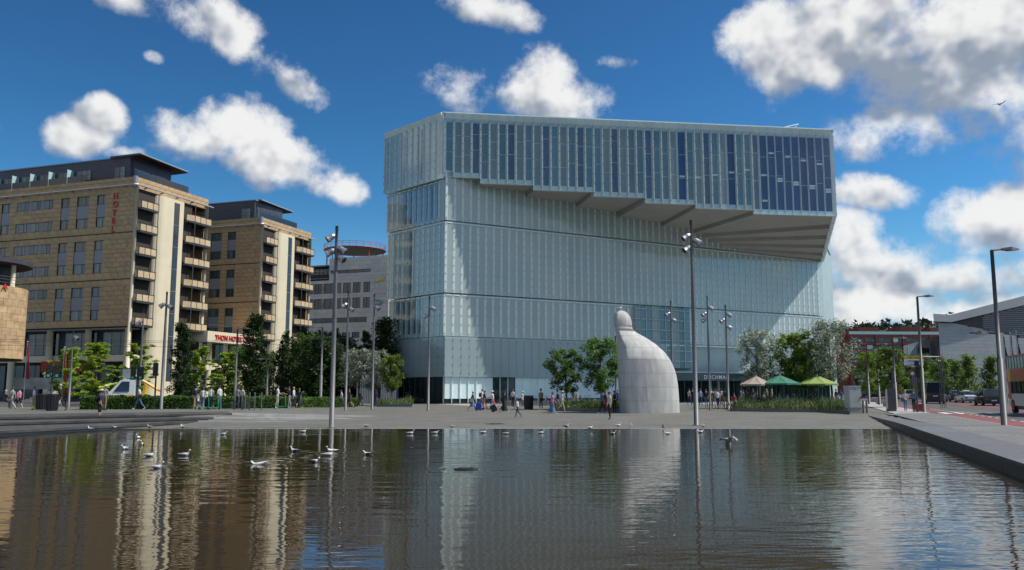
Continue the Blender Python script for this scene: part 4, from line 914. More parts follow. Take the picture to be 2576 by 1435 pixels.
hl = MB(); rg_ = random.Random(8); pts = []
NX, NY = 50, 8
def hz_(x, y): t = (x - 180) / 520; return (14 + 52 * math.exp(-((x - 470) / 130) ** 2) + 30 * math.exp(-((x - 290) / 120) ** 2) + 4 * math.sin(x * .07)) * sst(y, 620, 900)
xs_ = [150 + 700 * i / NX for i in range(NX + 1)]; ys_ = [620 + 60 * j for j in range(NY + 1)]
hl.add([(x, y, hz_(x, y)) for y in ys_ for x in xs_], [(j * (NX + 1) + i, j * (NX + 1) + i + 1, (j + 1) * (NX + 1) + i + 1, (j + 1) * (NX + 1) + i) for j in range(NY) for i in range(NX)])
struct(hl.build('hill', pm('hill_ground', (.05, .07, .035), .9, .3, .02), smooth=True))
wd = MB()
for k in range(1500):
    x, y = rg_.uniform(160, 840), rg_.uniform(700, 1080); z = hz_(x, y); r = rg_.uniform(3, 6)
    for j in range(16):
        c = Vector((x + rg_.gauss(0, r * .5), y + rg_.gauss(0, r * .5), z + r * .9 + rg_.gauss(0, r * .5))); s_ = r * .3
        vs_ = [c + Vector((rg_.gauss(0, s_), rg_.gauss(0, s_), rg_.gauss(0, s_))) for _ in range(4)]; wd.add(vs_, [(0, 1, 2), (0, 2, 3), (1, 3, 2)])
o = wd.build('hill_wood', leafm('hill_wood', (.04, .065, .03), .45, .2)); o['kind'] = 'stuff'; o['label'] = 'dark wooded hillside far behind the brick block'
# ------------------------------------------------------------------ the stone figure
def sculpture():
    k = 2105.0 / 65.9; S = lambda x: (2300 + x / 2.657) * .6289; V = lambda y: (1160 + y / 2.657) * .6289
    def X(x, y): p = atY(S(x), V(y), 67.6); return p.x, p.z
    right = [(495, 213), (535, 220), (562, 238), (596, 285), (612, 340), (614, 392), (628, 422), (666, 455), (742, 494), (862, 572), (962, 662), (1024, 745), (1062, 830), (1086, 900), (1104, 1000), (1113, 1100), (1119, 1200), (1124, 1330)]
    left = [(495, 213), (462, 224), (432, 245), (422, 285), (424, 335), (446, 425), (457, 490), (468, 560), (470, 620), (473, 750), (478, 850), (481, 950), (483, 1040), (487, 1130), (491, 1200), (498, 1330)]
    corner = [(495, 213), (470, 228), (455, 250), (448, 290), (452, 340), (462, 425), (474, 490), (500, 560), (528, 622), (532, 750), (545, 890), (548, 1035), (562, 1180), (572, 1330)]
    def at(lst, z):
        pr = [X(*p) for p in lst]
        for a, b in zip(pr, pr[1:]):
            if b[1] <= z <= a[1]: return lerp(a[0], b[0], (a[1] - z) / max(1e-6, a[1] - b[1]))
        return pr[-1][0] if z < pr[-1][1] else pr[0][0]
    ztop = X(495, 213)[1]
    def section(z, n=40, shrink=0.0):
        xl, xr, xc = at(left, z), at(right, z), at(corner, z); wd = xr - xl; ry = wd * .6 if wd < 2 else min(2.3, 1.2 + (wd - 2) * .524); cy = 68.1
        pts = []
        for i in range(n):
            t = -math.pi / 2 + 2 * math.pi * i / n
            cs, sn = math.cos(t), math.sin(t)
            if cs >= 0: x = xc + (xr - xc) * cs
            else: x = xc + (xc - xl) * cs * 1.0
            y = cy + ry * math.copysign(abs(sn) ** (1.0 if cs >= 0 else .75), sn)
            c = Vector(((xl + xr) / 2, cy, z)); p = Vector((x, y, z)); pts.append(p.lerp(c, shrink))
        return pts
    zg = G(10.5, 66) - .03
    sc_ = thing('stone_figure', 'giant pale stone figure with a small bowed head', 'sculpture', (10.5, 68, zg))
    stone = pm('pale_grey_stone', (.49, .48, .455), .8, .17, 1.1, .15, rnd=.06, stretch=(2.2, 2.2, .55), detail=8); dark = plain('joint_dark', (.16, .155, .15), .9)
    N_ = 40
    yc = [213, 385, 490, 620, 750, 890, 1035, 1180, 1335]; zs = [X(500, y)[1] for y in yc]; zs[0] = ztop; zs[-1] = zg
    joints = [[0], [0, 22], [2, 18, 30], [10, 24, 36], [3, 14, 26, 35], [8, 18, 30], [2, 12, 22, 34], [6, 16, 27, 37]]
    for c in range(8):
        za, zb = zs[c] , zs[c + 1]; m = 9 if c == 0 else 7; g = .003 if c < 2 else .007
        lv = [lerp(za - (0.0 if c == 0 else g), zb + g, (i / (m - 1)) ** (1.7 if c == 0 else 1)) for i in range(m)]
        if c == 0: lv[0] = ztop - .004
        js = joints[c]; full = len(js) == 1
        for a, b in zip(js, js[1:] + [js[0] + N_]):
            q = MB(); rings = []
            idx = list(range(a, b + 1))
            for z in lv:
                s0 = section(z); s1 = section(z, shrink=.06)
                row = []
                for j, i in enumerate(idx):
                    p = s0[i % N_]
                    if not full and j == 0: p = p.lerp(s0[(i + 1) % N_], .02)
                    if not full and j == len(idx) - 1: p = p.lerp(s0[(i - 1) % N_], .02)
                    row.append(p)
                rings.append((row, [s1[i % N_] for i in idx]))
            n = len(idx)
            vs_ = [p for r in rings for p in r[0]]; fs = [(r * n + j, (r + 1) * n + j, (r + 1) * n + j + 1, r * n + j + 1) for r in range(m - 1) for j in range(n - 1)]
            k0 = len(vs_); vs_ += [p for r in (rings[0], rings[-1]) for p in r[1]]; k1 = len(vs_); vs_ += rings[0][0] + rings[-1][0]
            for j in range(n - 1): fs.append((k1 + j, k1 + j + 1, k0 + j + 1, k0 + j)); fs.append((k1 + n + j + 1, k1 + n + j, k0 + n + j, k0 + n + j + 1))
            q.add(vs_, fs); o = q.build('head_block' if c == 0 else 'stone_block', stone, sc_, smooth=True)
    q = MB(); q.loft([section(lerp(ztop - .12, zg, i / 24), shrink=.02) for i in range(25)]); q.build('joint_core', dark, sc_, smooth=True)
sculpture()
# ------------------------------------------------------------------ trees, hedges, planting
M['bark'] = pm('bark', (.075, .06, .045), .9, .3, 3, .4)
LEAF = {'oak': leafm('oak_leaves', (.085, .16, .028), .35, .45, tint=(.13, .23, .04)), 'dark': leafm('dark_leaves', (.036, .072, .018), .4, .3), 'bright': leafm('bright_leaves', (.24, .36, .03), .3, .5, tint=(.34, .46, .05)),
        'silver': leafm('silver_leaves', (.13, .18, .10), .4, .35, tint=(.38, .42, .33)), 'maple': leafm('maple_leaves', (.10, .19, .03), .4, .45, tint=(.20, .29, .04)), 'street': leafm('street_leaves', (.11, .19, .025), .35, .45, tint=(.17, .27, .04)),
        'hedge': leafm('hedge_leaves', (.055, .12, .018), .4, .25, tint=(.09, .18, .028)), 'grass': leafm('bed_leaves', (.075, .125, .035), .4, .35, tint=(.15, .21, .06))}
def leaf_mesh(name, kind, centres, size, n, seed, spread, flat=0.0):
    rg = random.Random(seed); vs, fs = [], []
    for _ in range(n):
        c, r = rg.choice(centres)
        while True:
            d = Vector((rg.uniform(-1, 1), rg.uniform(-1, 1), rg.uniform(-1, 1)))
            if d.length < 1: break
        d = d * (.55 + .45 * rg.random()); p = c + Vector((d.x * r * spread, d.y * r * spread, d.z * r * spread * (1 - flat)))
        a = Vector((rg.gauss(0, 1), rg.gauss(0, 1), rg.gauss(0, .6))).normalized(); up = Vector((rg.gauss(0, .6), rg.gauss(0, .6), 1)); b = a.cross(up).normalized()
        s = size * rg.uniform(.65, 1.35); k = len(vs)
        vs += [p - a * s, p + b * s * .42, p + a * s, p - b * s * .42 + Vector((0, 0, -.15 * s))]; fs.append((k, k + 1, k + 2, k + 3))
    me = bpy.data.meshes.new(name); me.from_pydata([tuple(v) for v in vs], [], fs); me.materials.append(LEAF[kind]); me.update(); return me
def tree_proto(key, kind, H, trunk_h, rx, ntier, size, n, seed, shape='round', spread=1.0):
    """returns (trunk mesh, crown mesh), base at the origin"""
    rg = random.Random(seed); cs = []; tb = MB()
    tr = .012 * H + .03; bend = [Vector((rg.gauss(0, .015) * H * (i / 5), rg.gauss(0, .015) * H * (i / 5), H * .93 * i / 5)) for i in range(6)]
    tb.tube(bend, [tr * (1 - .85 * i / 5) for i in range(6)], 7)
    def axis(z): t = z / (H * .93) * 5; i = min(4, int(t)); return bend[i].lerp(bend[i + 1], t - i)
    for k in range(ntier):
        f = (k + .5) / ntier; z = lerp(trunk_h, H * .97, f + rg.uniform(-.3, .3) / ntier)
        if shape == 'round': r = rx * math.sin(math.pi * (.10 + .86 * min(1, max(0, (z - trunk_h) / (H - trunk_h)))) ) ** .6
        elif shape == 'cone': r = rx * (1 - .93 * (z - trunk_h) / (H - trunk_h)) + .12
        elif shape == 'column': r = rx * min(1, .45 + 2.2 * (z - trunk_h) / (H - trunk_h)) * (1 - ((z - trunk_h) / (H - trunk_h)) ** 3.2) + .08
        elif shape == 'layer': r = rx * (1 - .72 * (z - trunk_h) / (H - trunk_h))
        a = k * 2.4 + rg.uniform(-.5, .5); rr = r * rg.uniform(.45, 1.0); c = axis(min(z, H * .92)) + Vector((math.cos(a) * rr, math.sin(a) * rr, rg.uniform(.0, .25) * rr))
        b0 = axis(max(trunk_h * .8, z - rr * .7)); tb.tube([b0, b0.lerp(c, .6) + Vector((0, 0, .08 * rr)), c], [tr * .28, tr * .18, .008], 4)
        if shape == 'layer':
            for j in range(4): cs.append((b0.lerp(c, .35 + .25 * j) + Vector((rg.gauss(0, .18), rg.gauss(0, .18), rg.gauss(.1, .05))), rx * .18))
        else:
            cr = rx * (.30 if shape == 'round' else .42) * rg.uniform(.75, 1.25); cs.append((c, cr)); cs.append((b0.lerp(c, .6) + Vector((rg.gauss(0, cr * .5), rg.gauss(0, cr * .5), rg.gauss(.1, cr * .4))), cr * .8))
    tm = tb.mesh('trunk', M['bark'], smooth=True); cm_ = leaf_mesh('crown', kind, cs, size, n, seed + 1, spread, .72 if shape == 'layer' else 0.0)
    return tm, cm_, H
PROTO = {}
def proto(key, *a, **k):
    if key not in PROTO: PROTO[key] = tree_proto(key, *a, **k)
    return PROTO[key]
TYPES = {'layer': dict(kind='bright', H=8, trunk_h=1.3, rx=3.6, ntier=20, size=.18, n=6500, seed=21, shape='layer'), 'layer2': dict(kind='bright', H=8, trunk_h=1.6, rx=3.2, ntier=18, size=.18, n=5200, seed=25, shape='layer'),
  'column': dict(kind='dark', H=12, trunk_h=.8, rx=1.6, ntier=52, size=.16, n=9000, seed=31, shape='column'), 'column2': dict(kind='dark', H=11, trunk_h=.6, rx=1.4, ntier=44, size=.16, n=7000, seed=35, shape='column'),
  'darkround': dict(kind='dark', H=9, trunk_h=1.0, rx=3.0, ntier=46, size=.20, n=9000, seed=41), 'midround': dict(kind='oak', H=9, trunk_h=1.0, rx=2.8, ntier=36, size=.18, n=6000, seed=47), 'darkcone': dict(kind='dark', H=11, trunk_h=1.2, rx=2.7, ntier=50, size=.19, n=7500, seed=44, shape='cone'),
  'silver': dict(kind='silver', H=6.5, trunk_h=2.3, rx=2.0, ntier=26, size=.115, n=5600, seed=51), 'silver2': dict(kind='silver', H=8, trunk_h=2.7, rx=2.6, ntier=34, size=.115, n=8200, seed=55),
  'oak': dict(kind='oak', H=6, trunk_h=1.9, rx=1.9, ntier=26, size=.14, n=4200, seed=61), 'oak2': dict(kind='oak', H=6.8, trunk_h=1.8, rx=2.0, ntier=30, size=.14, n=5200, seed=65), 'maple': dict(kind='maple', H=7.5, trunk_h=2.5, rx=2.3, ntier=34, size=.15, n=6800, seed=71),
  'street': dict(kind='street', H=7, trunk_h=1.6, rx=2.1, ntier=32, size=.16, n=4200, seed=81), 'street2': dict(kind='street', H=7.5, trunk_h=1.4, rx=1.7, ntier=32, size=.16, n=3800, seed=85, shape='cone')}
def tree(t, u, v, top_v, label, group=None, rot=0, Y=None, wide=1.0, name='tree'):
    """stands with its foot at the place seen at (u, v) and grows to the height seen at top_v"""
    p = on_ground(u, v) if Y is None else Vector((atY(u, 900, Y).x, Y, G(atY(u, 900, Y).x, Y)))
    h = atY(u, top_v, p.y).z - p.z; tm, cm_, H = proto(t, **TYPES[t]); s = h / H
    r = thing(name, label, 'tree', p, group); r.rotation_euler.z = rot; r.scale = (s * wide, s * wide, s)
    link('trunk', tm, r); link('crown', cm_, r); return r
gA, gB, gC = 'bright layered trees in front of the hotels', 'dark trees between hotels and library', 'young trees along the right road'
for i, (t, u, Y, tv, lb, w) in enumerate([('layer', 172, 80, 868, 'bright layered tree left of the tallest street pole', 1.0), ('layer', 243, 84, 855, 'widest bright layered tree before the hotel columns', 1.1), ('layer2', 352, 86, 862, 'bright layered tree before the cream stair tower', 1.05), ('layer2', 500, 92, 868, 'bright layered tree right of the slim poplar', 1.0), ('layer', 566, 96, 880, 'bright layered tree below the red podium letters', .9)]):
    tree(t, u, 0, tv, lb, gA, i * 1.7, Y, w, 'layered_tree')
for i, (t, u, Y, tv, lb, w) in enumerate([('column', 457, 88, 804, 'slim dark poplar in front of the first cream tower', 1.0), ('column', 640, 90, 782, 'tallest slim dark poplar beside the podium letters', 1.15), ('column2', 716, 92, 828, 'slim dark poplar in front of the second cream tower', .8), ('midround', 596, 97, 870, 'dark bushy tree left of the tallest poplar', .9), ('midround', 690, 98, 884, 'loose green tree at the foot of the second tower', .8),
      ('midround', 768, 97, 838, 'dark bushy tree left of the office windows', 1.0), ('column2', 762, 104, 815, 'dark pointed tree behind the bushy tree by the office', .8), ('darkround', 812, 92, 846, 'densest dark tree behind the tall front pole', 1.15), ('column2', 838, 99, 822, 'dark upright tree just behind the tall front pole', .9), ('darkround', 868, 102, 850, 'dark tree behind the slim double pole', 1.0), ('column2', 921, 105, 828, 'narrow dark tree under the office lettering', .9), ('darkcone', 966, 103, 800, 'dark pointed tree touching the library corner', 1.15), ('darkround', 905, 108, 870, 'low dark tree behind the silver leaved tree', 1.1), ('midround', 728, 101, 872, 'low green tree right of the second cream tower', 1.0), ('darkround', 790, 108, 835, 'broad dark tree below the office building', 1.2), ('darkround', 846, 110, 842, 'broad dark tree right of the tall front pole', 1.2), ('darkround', 655, 102, 890, 'low dark tree behind the tallest poplar', 1.0)]):
    tree(t, u, 0, tv, lb, gB, i * 2.1, Y, w, 'dark_tree')
tree('silver', 905, 0, 876, 'silver leaved tree behind the hedge near the library corner', None, .4, 88, 1.15, 'silver_tree'); tree('silver', 950, 0, 878, 'smaller silver leaved tree beside the library corner', None, 2.4, 90, .8, 'silver_tree')
tree('maple', 985, 0, 891, 'small bright green tree at the library corner', None, 1.0, 88, .8, 'green_tree')
tree('oak', 1424, 0, 876, 'left green tree of the pair beside the stone figure', None, .3, 76, 1.1, 'green_tree'); tree('oak2', 1511, 0, 846, 'right green tree of the pair beside the stone figure', None, 1.9, 77, 1.05, 'green_tree')
tree('silver', 1906, 0, 824, 'silver leaved tree left of the terrace maple', None, 2.9, 79, .85, 'silver_tree'); tree('maple', 1998, 0, 834, 'green maple standing between two silver terrace trees', None, .6, 79, .95, 'green_tree'); tree('silver2', 2088, 0, 802, 'tallest silver leaved tree at the right end of the terrace', None, 4.2, 78, .95, 'silver_tree')
tree('oak', 2038, 0, 860, 'small green tree behind the terrace parasols', None, 3.0, 82, 1.0, 'green_tree')
for i, (t, u, Y, tv, lb, w) in enumerate([('street', 2180, 100, 884, 'bright street tree nearest the grey cabinet', .9), ('street', 2236, 82, 872, 'largest bright street tree before the brick block', 1.0), ('street', 2208, 120, 890, 'bright street tree behind the first lamp row', 1.0), ('street2', 2316, 120, 895, 'street tree behind the yellow road sign', 1.3), ('street', 2368, 112, 900, 'street tree behind the black van', 1.0), ('street2', 2404, 125, 905, 'dark street tree left of the taxi sign pole', 1.2), ('street2', 2432, 112, 893, 'light street tree above the white taxi', 1.1), ('street2', 2486, 118, 897, 'dark street tree above the black car', 1.2), ('street', 2350, 140, 905, 'street tree against the opera corner', 1.2), ('street', 2280, 150, 915, 'far street tree down the road', 1.3)]):
    tree(t, u, 0, tv, lb, gC, i * 1.3, Y, w, 'street_tree')
# hedges: clipped boxes of leaves
def hedge(p0, p1, depth, h, label, n=9000, seed=3):
    rg = random.Random(seed); d = (p1 - p0); L_ = d.length; d = d / L_; nn = Vector((-d.y, d.x, 0)); vs, fs = [], []
    r = thing('hedge', label, 'hedge', p0.lerp(p1, .5))
    for _ in range(n):
        s = rg.uniform(0, L_); f = rg.random(); bump = .05 * math.sin(s * 3.1) + .04 * math.sin(s * 7.3)
        if f < .45: a, z = rg.uniform(-.12, .06), rg.uniform(.05, h)
        elif f < .9: a, z = rg.uniform(0, depth), h + rg.uniform(-.12, .10) + bump
        else: a, z = depth + rg.uniform(-.1, .1), rg.uniform(.05, h)
        p = p0 + d * s + nn * a + Vector((0, 0, z)); x = Vector((rg.gauss(0, 1), rg.gauss(0, 1), rg.gauss(0, 1))).normalized(); y = x.cross(Vector((rg.gauss(0, 1), rg.gauss(0, 1), rg.gauss(0, 1)))).normalized(); s_ = rg.uniform(.05, .10); k = len(vs)
        vs += [p - x * s_, p + y * s_ * .6, p + x * s_, p - y * s_ * .6]; fs.append((k, k + 1, k + 2, k + 3))
    q = MB(); q.add(vs, fs); o = q.build('foliage', LEAF['hedge'], r)
    q = MB(); q.hexa([p0 + Vector((0, 0, 0)), p1, p1 + nn * depth, p0 + nn * depth] + [x + Vector((0, 0, h - .12)) for x in (p0, p1, p1 + nn * depth, p0 + nn * depth)]); q.build('twig_core', pm('hedge_core', (.018, .03, .01), .95, .3, 4), r)
hedge(on_ground(200, 1031), on_ground(486, 1029), 2.0, .92, 'clipped hedge in front of the yellow and white van', 11000)
hedge(on_ground(532, 1029), on_ground(700, 1027), 2.0, .85, 'clipped hedge behind the row of bollards', 7000, 4); hedge(on_ground(706, 1027), on_ground(900, 1024), 2.0, .8, 'long clipped hedge under the dark trees', 8000, 5)
# planting beds with low stone edging
def bed(label, pts, h, n, seed, flowers=0):
    r = thing('planting_bed', label, 'planter', (sum(p.x for p in pts) / len(pts), sum(p.y for p in pts) / len(pts), pts[0].z)); rg = random.Random(seed); m = len(pts)
    c = sum(pts, Vector()) / m
    for i in range(m):
        a, b = pts[i], pts[(i + 1) % m]; ai, bi = a.lerp(c, .03), b.lerp(c, .03); q = MB(); q.prism([a, b, bi, ai], min(a.z, b.z) - .15, c.z + .22); q.build('stone_edge', M['granite'], r, fix=True)
    q = MB(); q.prism([p.lerp(c, .03) for p in pts], c.z - .1, c.z + .16); q.build('soil', pm('soil', (.03, .025, .018), .95, .3, 4), r, fix=True)
    def inside(x, y):
        k = False
        for i in range(m):
            a, b = pts[i], pts[(i + 1) % m]
            if (a.y > y) != (b.y > y) and x < (b.x - a.x) * (y - a.y) / (b.y - a.y) + a.x: k = not k
        return k
    xs_, ys_ = [p.x for p in pts], [p.y for p in pts]; q = MB(); f = MB()
    while n > 0:
        x, y = rg.uniform(min(xs_), max(xs_)), rg.uniform(min(ys_), max(ys_))
        if not inside(x, y): continue
        n -= 1; hh = h * rg.uniform(.4, 1.1) * (.7 + .5 * math.sin(x * 1.3 + seed) * math.sin(y * .9)); p = Vector((x, y, c.z + .15)); w_ = rg.uniform(.02, .05); d = Vector((rg.gauss(0, .25), rg.gauss(0, .25), 1)) * hh; s = Vector((rg.gauss(0, 1), rg.gauss(0, 1), 0)).normalized() * w_
        q.add([p - s, p + s, p + d * .6 + s * .7, p + d, p + d * .6 - s * .7], [(0, 1, 2, 3, 4)])
        if rg.random() < flowers: t = p + d; e = rg.uniform(.03, .06); f.add([t + Vector((e, 0, 0)), t + Vector((0, e, .02)), t + Vector((-e, 0, 0)), t + Vector((0, -e, .03)), t + Vector((0, 0, e))], [(0, 1, 4), (1, 2, 4), (2, 3, 4), (3, 0, 4)])
    o = q.build('grasses', LEAF['grass'], r, kind='stuff')
    if f.f: f.build('flowers', pm('pale_flowers', (.55, .5, .58), .7, .2, 3), r, kind='stuff')
def gp(*uv): return [on_ground(u, v) for u, v in uv]
bed('long flowering grass bed in front of the terrace parasols', gp((1835, 1035), (1945, 1037), (2060, 1038), (2138, 1043), (2125, 1027), (2000, 1025), (1890, 1025)), 1.0, 9000, 3, .12)
bed('grass bed under the pair of green trees', gp((1385, 1034), (1480, 1036), (1568, 1037), (1568, 1026), (1470, 1024), (1388, 1024)), .8, 5000, 5, .03)
bed('small grass bed at the library corner', gp((936, 1024), (1036, 1024), (1040, 1017), (945, 1017)), .7, 3000, 7, .03)
# ------------------------------------------------------------------ poles, lamps, furniture
M['lampglass'] = plain('lamp_glass', (.6, .62, .62), .2)
def spot(parent, p, yaw, pitch=-35, size=1.0):
    """a round floodlight: cylindrical body with a visor, on a short bracket"""
    d = Vector((math.cos(R(yaw)) * math.cos(R(pitch)), math.sin(R(yaw)) * math.cos(R(pitch)), math.sin(R(pitch)))); c = p + Vector((math.cos(R(yaw)), math.sin(R(yaw)), 0)) * .28 * size
    b = MB(); b.tube([c - d * .22 * size, c - d * .1 * size, c + d * .12 * size, c + d * .26 * size], [.08 * size, .15 * size, .17 * size, .21 * size], 10); o = b.build('floodlight', M['steel'], parent, smooth=False)
    b = MB(); b.tube([c + d * .2 * size, c + d * .275 * size], .16 * size, 10); b.build('lens', M['black'], o)
    b = MB(); b.tube([p, c], .045 * size, 5); b.build('bracket', M['pole'], parent)
def mast(u, v, ut, vt, spots, label, r=.11, group='slim lighting masts on the plaza', mat=None):
    p = on_ground(u, v); top = atY(ut, vt, p.y); H = top.z - p.z; o = thing('lighting_mast', label, 'lamp post', p, group); mt = mat or M['pole']
    b = MB(); b.tube([p + Vector((0, 0, -.02)), p + Vector((0, 0, H * .55)), p + Vector((0, 0, H * .9)), p + Vector((0, 0, H))], [r, r * .85, r * .6, r * .5], 12); b.build('pole', mt, o, smooth=True)
    b = MB(); b.tube([p + Vector((0, 0, H - .25)), p + Vector((0, 0, H + .02))], r * .62, 8); b.build('cap', M['black'], o)
    b = MB(); b.tube([p, p + Vector((0, 0, .02))], r * 1.9, 12); b.build('base_plate', M['pole_dark'], o)
    for (vv, yaw) in spots: z = atY(ut, vv, p.y).z; spot(o, Vector((p.x, p.y, z)), yaw)
    return o
mast(834, 1077, 838, 570, [(598, 200), (628, 0), (634, 190), (650, -20)], 'tallest front mast on the left, standing at the water edge', .135)
mast(869, 1034, 873, 733, [(768, 200), (778, -10)], 'mast just right of the tall left front mast'); mast(936, 1031, 939, 740, [(775, -20)], 'mast between the silver tree and the tall left mast')
mast(1077, 1034, 1077, 745, [(776, 0), (795, 180)], 'mast standing in front of the library corner'); mast(1752, 1071, 1735, 555, [(596, 190), (608, -10), (626, 200)], 'tallest front mast right of the stone figure', .135)
mast(1787, 1033, 1774, 745, [(775, 0), (790, 190), (805, 180)], 'left one of the two masts before the library entrance'); mast(1833, 1033, 1820, 768, [(792, 0), (806, 190), (824, -10)], 'right one of the two masts before the library entrance')
mast(1693, 1026, 1686, 758, [(790, 190), (806, -10)], 'mast rising behind the stone figure'); mast(1551, 1029, 1546, 846, [(866, 180), (876, 0)], 'mast at the left edge of the stone figure', .1)
mast(405, 1030, 414, 735, [(772, -10), (768, 190)], 'mast in front of the cream stair tower', .13); mast(172, 1027, 180, 833, [(850, -10)], 'mast among the layered trees on the far left', .1)
mast(348, 1026, 357, 778, [(812, 190)], 'mast beside the green traffic light', .1)
def street_lamp(u, v, ut, vt, arm, label, low=None, dark=True, double=None):
    p = on_ground(u, v); top = atY(ut, vt, p.y); H = top.z - p.z; o = thing('street_lamp', label, 'street lamp', p, 'street lamps along the roads'); mt = M['pole_dark'] if dark else M['pole']
    b = MB(); b.tube([p, p + Vector((0, 0, H * .38)), p + Vector((0, 0, H * .38)), p + Vector((0, 0, H))], [.14, .14, .10, .08], 10); b.build('pole', mt, o, smooth=True)
    def head(z, dx, L_):
        b = MB(); b.tube([p + Vector((0, 0, z)), p + Vector((dx * L_ * .45, 0, z + .05))], .05, 6); b.build('arm', mt, o)
        c = p + Vector((dx * L_ * .4, 0, z + .03)); b = MB(); e = dx * L_ * .75; b.add([c + Vector(q) for q in ((0, -.09, -.02), (e * .5, -.2, -.05), (e, -.08, -.02), (e, .08, -.02), (e * .5, .2, -.05), (0, .09, -.02), (0, -.06, .06), (e * .5, -.14, .12), (e, -.06, .03), (e, .06, .03), (e * .5, .14, .12), (0, .06, .06))], [(5, 4, 3, 2, 1, 0), (6, 7, 8, 9, 10, 11)] + [(i, (i + 1) % 6, (i + 1) % 6 + 6, i + 6) for i in range(6)]); b.build('lamp_head', mt, o, fix=True)
    head(H, arm, 1.1)
    if low: head(low, -arm, 1.1)
    return o
street_lamp(2527, 1072, 2495, 630, 1, 'nearest street lamp at the right edge of the picture', 4.2); street_lamp(2325, 1038, 2313, 747, 1, 'street lamp beside the two women with the red suitcase', 3.4)
street_lamp(2255, 1030, 2247, 852, 1, 'street lamp behind the grey ticket column', 2.9); street_lamp(2187, 1018, 2182, 885, 1, 'street lamp just right of the grey cabinet', 2.6); street_lamp(2160, 1012, 2155, 893, 1, 'farthest street lamp behind the grey cabinet'); street_lamp(2213, 1020, 2208, 867, 1, 'street lamp between the young street trees', 2.7)
street_lamp(2424, 1003, 2420, 908, -1, 'street lamp in front of the opera wall, left one', None, False); street_lamp(2476, 1003, 2471, 900, -1, 'street lamp in front of the opera wall with taxi sign', None, False)
street_lamp(590, 1020, 593, 828, 1, 'dark street lamp below the red podium letters'); street_lamp(670, 1018, 674, 905, -1, 'dark lamp right of the tallest poplar'); street_lamp(806, 1020, 812, 824, -1, 'grey lamp in front of the densest dark tree', None, False)
# tram wire pole and traffic lights
def traffic_light(u, v, H, yaw, label, lit, cols=1, dual=False):
    p = on_ground(u, v); o = thing('traffic_light', label, 'traffic light', p, 'traffic lights at the crossings'); b = MB(); b.tube([p, p + Vector((0, 0, H))], .07, 8); b.build('pole', M['pole_dark'], o)
    lens = {'r': plain('signal_red', (.5, .02, .02), .3), 'g': plain('signal_green', (.02, .4, .25), .3), 'o': plain('signal_dark', (.02, .02, .02), .3)}
    for side in ((-.28, .28) if dual else (.0,)):
        d = Vector((math.cos(R(yaw)), math.sin(R(yaw)), 0)); q = Vector((-d.y, d.x, 0)); c = p + q * side + d * .14 + Vector((0, 0, H - .55)); F_ = Fr(c, q, d)
        b = MB(); b.box(F_, -.17, .17, -.1, .1, -.5, .5); ho = b.build('housing', M['black'], o)
        for i in range(3):
            z = .32 - .32 * i; on = (lit == 'r' and i == 0) or (lit == 'g' and i == 2); b = MB(); b.tube([F_.P(0, .1, z), F_.P(0, .13, z)], .11, 10); b.build('signal_lens', lens[lit] if on else lens['o'], ho)
            b = MB(); b.tube([F_.P(-.12, .1, z + .06), F_.P(-.08, .26, z + .11), F_.P(.08, .26, z + .11), F_.P(.12, .1, z + .06)], .02, 4); b.build('visor', M['black'], ho)
traffic_light(388, 1030, 3.6, -90, 'black traffic light right of the van', 'o'); traffic_light(341, 1030, 3.3, -80, 'traffic light pair showing green above the van', 'g', dual=True); traffic_light(126, 1032, 3.4, -60, 'traffic light pair beside the man in black', 'g', dual=True)
traffic_light(2250, 1034, 3.3, 200, 'traffic light beside the ticket column', 'g'); traffic_light(2309, 1038, 3.9, -20, 'tall dark traffic light at the road crossing', 'o'); traffic_light(2160, 1016, 3.0, 200, 'small traffic light left of the cabinet showing green', 'g')
# flags on the left and by the opera
def flag(u, v, vt, col, label, drop=2.4, Y=None, two=None):
    p = on_ground(u, v) if Y is None else Vector((atY(u, v, Y).x, Y, .4)); top = atY(u, vt, p.y).z; o = thing('flagpole', label, 'flag', p, 'hanging flags on poles'); b = MB(); b.tube([p, Vector((p.x, p.y, top))], .05, 8); b.build('pole', M['steel'], o)
    b = MB(); b.ball((p.x, p.y, top + .06), .1, 8, 5); b.build('finial', M['steel'], o)
    def cloth(z0, z1, w0, w1, c, name):
        b = MB(); nz, nx = 8, 7; pts = []
        for i in range(nz + 1):
            t = i / nz; z = lerp(z0, z1, t); w_ = lerp(w0, w1, t)
            for j in range(nx): s = j / (nx - 1); pts.append((p.x + .06 + s * w_ * .8 + .06 * math.sin(3 * t + s * 4), p.y + .14 * math.sin(s * 9 + t * 2) * s, z - .25 * s * (1 - t)))
        b.add(pts, [(i * nx + j, i * nx + j + 1, (i + 1) * nx + j + 1, (i + 1) * nx + j) for i in range(nz) for j in range(nx - 1)]); b.build(name, plain('flag_cloth', c, .8), o, smooth=True)
    if two: cloth(top - .15, top - drop * .62, .12, .55, col, 'flag_cloth'); cloth(top - drop * .62, top - drop, .55, .5, two, 'flag_hem')
    else: cloth(top - .15, top - drop, .12, .6, col, 'flag_cloth')
    return o
flag(58, 1020, 862, (.42, .02, .025), 'red flag hanging left of the hotel entrance', 3.6); flag(153, 1022, 876, (.5, .04, .02), 'red flag behind the nearest bright layered tree', 4.2)
for i, (u, vt) in enumerate(((2534, 843), (2552, 840), (2568, 837))): flag(u, 1000, vt, ((.02, .025, .09), (.42, .04, .05), (.02, .025, .09))[i], ('dark blue flag nearest the right lamp post', 'red flag between two dark blue flags', 'dark blue flag nearest the picture edge')[i], 6.0, 108, ((.35, .03, .09), None, (.35, .03, .09))[i])
